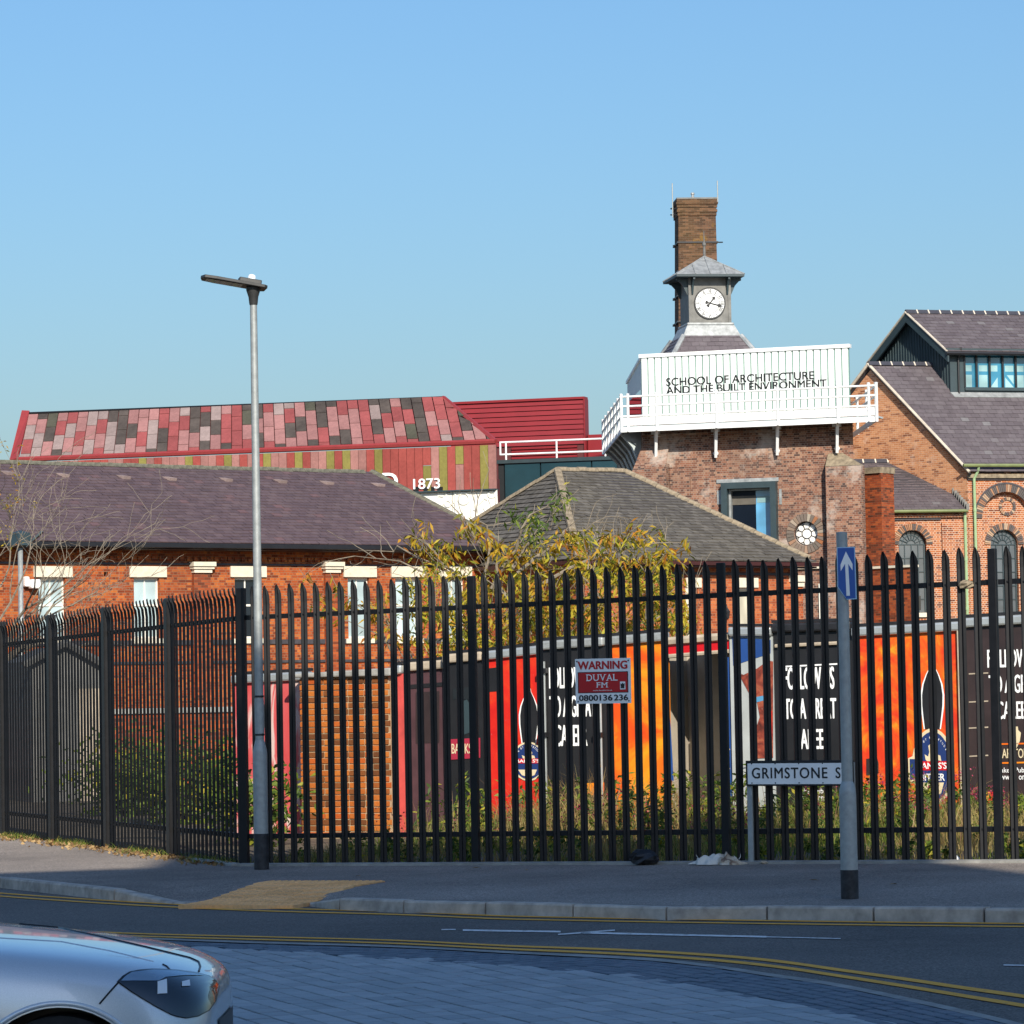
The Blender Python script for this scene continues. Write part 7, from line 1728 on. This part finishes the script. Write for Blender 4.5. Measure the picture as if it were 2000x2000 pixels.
for s in ST:
    x, wS, zS, w1, z1, w2, z2, w3, z3, w4, z4, zc = s
    half = [(wS, zS), (w1, z1), (w2, z2), (w3, z3), (w4, z4)]
    prof = [(0, zS - .01)] + half + [(w4 * .5, (z4 + zc) / 2 + .006), (0, zc)]
    ring = [(-y, z) for y, z in prof] + [(y, z) for y, z in prof[-2:0:-1]]
    V_.append([CW(x, y, z) for y, z in ring])
n = len(V_[0]); g = G()
for r in V_: g.v += r
for i in range(len(V_) - 1):
    for j in range(n): j2 = (j + 1) % n; g.f.append((i * n + j, (i + 1) * n + j, (i + 1) * n + j2, i * n + j2))
g.f.append(tuple(range(n))); g.f.append(tuple(range((len(V_) - 1) * n, len(V_) * n))[::-1])
body = obj('body', g, M['paint'], car, smooth=True)
ss = body.modifiers.new('sub', 'SUBSURF'); ss.levels = 3; ss.render_levels = 3
WX = (at(112, 1950, YN).x - XF) * -1; WZ = .315; AR = .352
cut = bpy.data.meshes.new('cut'); cg = G()
for wx in (WX, WX + 2.62):
    for sd in (-1, 1):
        cg.tube([CW(wx, sd * .55, WZ) - ORG[car.name], CW(wx, sd * 1.05, WZ) - ORG[car.name]], AR, 48)
cut.from_pydata([tuple(p) for p in cg.v], [], cg.f); cut.update()
co = bpy.data.objects.new('cut', cut); COL.objects.link(co); co.parent = car
bo_ = body.modifiers.new('bool', 'BOOLEAN'); bo_.operation = 'DIFFERENCE'; bo_.object = co; bo_.solver = 'EXACT'
dg = bpy.context.evaluated_depsgraph_get(); dg.update()
ev = body.evaluated_get(dg); me2 = bpy.data.meshes.new_from_object(ev, depsgraph=dg)
body.modifiers.clear(); body.data = me2; bpy.data.objects.remove(co)
me2.polygons.foreach_set('use_smooth', [True] * len(me2.polygons)); me2.set_sharp_from_angle(angle=math.radians(38))
me2.materials.clear(); me2.materials.append(M['paint'])
me2.polygons.foreach_set('material_index', [0] * len(me2.polygons))
bvh = BVHTree.FromPolygons([v.co + ORG[car.name] for v in me2.vertices], [tuple(p.vertices) for p in me2.polygons])
def cast(x, y, offn=.004):
    h = bvh.ray_cast(EYE, ray(x, y).normalized())
    if h[0] is None: return None
    nn = h[1] if h[1].dot(ray(x, y)) < 0 else -h[1]; return h[0] + nn * offn
def patch(name, outline, mat, offn=.005, rings=7, parent=None, sub=5):
    pts = []
    for i in range(len(outline)):
        a, b_ = outline[i], outline[(i + 1) % len(outline)]
        for k in range(sub): pts.append((a[0] + (b_[0] - a[0]) * k / sub, a[1] + (b_[1] - a[1]) * k / sub))
    cx = sum(p[0] for p in pts) / len(pts); cy = sum(p[1] for p in pts) / len(pts); g = G(); n = len(pts); ok = True
    lastp = cast(cx, cy, offn)
    for r in range(rings):
        s = 1 - r / rings
        for p in pts:
            q = cast(cx + (p[0] - cx) * s, cy + (p[1] - cy) * s, offn)
            if q is None: q = lastp
            lastp = q; g.v.append(q)
    g.v.append(cast(cx, cy, offn))
    for r in range(rings - 1):
        for i in range(n): j = (i + 1) % n; g.f.append((r * n + i, r * n + j, (r + 1) * n + j, (r + 1) * n + i))
    for i in range(n): g.f.append(((rings - 1) * n + i, (rings - 1) * n + (i + 1) % n, rings * n))
    return obj(name, g, mat, parent or car, smooth=True)
def seam(name, pts, rad=.004, mat='carblack', offn=.001, k=6):
    P = []
    for i in range(len(pts) - 1):
        for j in range(k):
            q = cast(pts[i][0] + (pts[i + 1][0] - pts[i][0]) * j / k, pts[i][1] + (pts[i + 1][1] - pts[i][1]) * j / k, offn)
            if q is not None: P.append(q)
    q = cast(*pts[-1], offn); 
    if q is not None: P.append(q)
    if len(P) > 1: return obj(name, G().tube(P, rad, 6), M[mat], car)
HL = [(231, 1919), (242, 1908), (255, 1900), (275, 1896), (298, 1894.5), (322, 1895), (345, 1896.5), (378, 1900.5), (405, 1907), (419, 1916), (425, 1927), (418, 1955), (405, 1973), (385, 1984), (362, 1988), (345, 1985), (333, 1981), (308, 1968), (286, 1955), (258, 1938)]

big = lambda k: [(330 + (x - 330) * k, 1938 + (y - 1938) * k) for x, y in HL]
hl = patch('headlamp', big(1.035), M['carblack'], .003)
patch('lens', HL, M['lampdark'], .006, parent=hl)
patch('daytime_strip', [(236, 1917.5), (246, 1908), (257, 1901.5), (298, 1897), (345, 1899), (398, 1907.5), (372, 1907), (344, 1909), (322, 1911), (309, 1918), (304, 1918)], M['lamppale'], .008, 4, hl)
patch('lamp_element', [(306, 1920), (324, 1915), (324.5, 1942), (306, 1943)], M['lampwhite'], .009, 3, hl)
patch('lamp_element', [(353, 1920), (368, 1916.5), (369, 1928), (353, 1929)], M['lampwhite'], .009, 3, hl)
hood = [(-60, 1797), (0, 1802), (114, 1812), (190, 1828), (286, 1850), (371, 1871), (388, 1879), (391, 1888), (388, 1898)]
seam('bonnet_seam', hood, .0045)
seam('crease', [(-60, 1828), (0, 1832), (119, 1839), (214, 1857), (300, 1878)], .003, 'paint', .0)
seam('wing_seam', [(318, 1884), (326, 1888), (331, 1894)], .004)
seam('bumper_seam', [(231, 1919), (212, 1940), (194, 1961)], .004)
# wheels
for wx, nm in ((WX, 0), (WX + 2.62, 0)):
    for sd in (-1, 1):
        wh = obj('wheel', G().tube([CW(wx, sd * .66, WZ), CW(wx, sd * .67, WZ), CW(wx, sd * .85, WZ), CW(wx, sd * .86, WZ)], [.28, .315, .315, .285], 40), M['tyre'], car, smooth=True, auto=50)
        g = G(); c = CW(wx, sd * .862, WZ); g.ring(c, Vector((1, 0, 0)), UZ, .20, .235, k=36)
        for k in range(5):
            t = 2 * math.pi * k / 5; e = Vector((math.cos(t), 0, math.sin(t))); f_ = Vector((-math.sin(t), 0, math.cos(t))); g.add([c + e * .03 - f_ * .03, c + e * .21 - f_ * .045, c + e * .21 + f_ * .045, c + e * .03 + f_ * .03], [(0, 1, 2, 3)])
        g.disc(c, Vector((1, 0, 0)), UZ, .05, k=16); obj('rim', g, M['alloy'], wh)
        g = G(); g.tube([CW(wx, sd * .55, WZ), CW(wx, sd * .80, WZ)], AR + .01, 40, cap=False); g.disc(CW(wx, sd * .56, WZ), Vector((1, 0, 0)), UZ, AR + .01, k=40); obj('arch_liner', g, M['carblack'], car)
        g = G(); cs = CW(wx, sd * .9, WZ)
        P = []
        for k in range(41):
            t = math.pi * (-.06 + 1.12 * k / 40); q = Vector((XF - wx + (AR + .016) * math.cos(t), 0, ZO + WZ + (AR + .016) * math.sin(t)))
            h = bvh.ray_cast(Vector((q.x, YC + sd * 3, q.z)), Vector((0, -sd, 0)))
            if h[0] is not None: P.append(h[0] + Vector((0, sd * .001, 0)))
        if len(P) > 3: obj('arch_lip', G().tube(P, .011, 8), M['paint'], car, smooth=True)
# glazing laid on the cabin sides
def side_glass(sd, xs):
    g = G(); nx, nz = 8, 5
    for i in range(nx + 1):
        x = xs[0] + (xs[1] - xs[0]) * i / nx; zl = .96; zh = 1.33 if x > 2.3 else .98 + (x - 1.75) * .64
        zh = min(zh, 1.34 - max(0, x - 3.1) * .22)
        for j in range(nz + 1):
            z = zl + (zh - zl) * j / nz; h = bvh.ray_cast(CW(x, sd * 3, z), Vector((0, -sd, 0))); p = h[0] if h[0] is not None else CW(x, sd * .7, z); g.v.append(p + Vector((0, sd * .006, .001)))
    for i in range(nx):
        for j in range(nz): g.f.append((i * (nz + 1) + j, (i + 1) * (nz + 1) + j, (i + 1) * (nz + 1) + j + 1, i * (nz + 1) + j + 1))
    obj('side_window', g, M['carglass'], car, smooth=True)
for sd in (-1, 1): side_glass(sd, (1.95, 2.62)); side_glass(sd, (2.68, 3.35)); side_glass(sd, (3.40, 3.85))
g = G()
for i in range(9):
    for j in range(6):
        y = -.62 + 1.24 * i / 8; x = 1.62 + .50 * j / 5; h = bvh.ray_cast(CW(x, y * (1 - .08 * j / 5), 3), Vector((0, 0, -1))); g.v.append((h[0] if h[0] is not None else CW(x, y, 1)) + UZ * .006)
for i in range(8):
    for j in range(5): g.f.append((i * 6 + j, (i + 1) * 6 + j, (i + 1) * 6 + j + 1, i * 6 + j + 1))
obj('windscreen', g, M['carglass'], car, smooth=True)
g = G()
for i in range(9):
    for j in range(4):
        y = -.34 + .68 * i / 8; z = .40 + .16 * j / 3; h = bvh.ray_cast(CW(-2, y, z), Vector((-1, 0, 0))); g.v.append((h[0] if h[0] is not None else CW(0, y, z)) + Vector((.006, 0, 0)))
for i in range(8):
    for j in range(3): g.f.append((i * 4 + j, (i + 1) * 4 + j, (i + 1) * 4 + j + 1, i * 4 + j + 1))
obj('grille', g, M['carblack'], car, smooth=True)
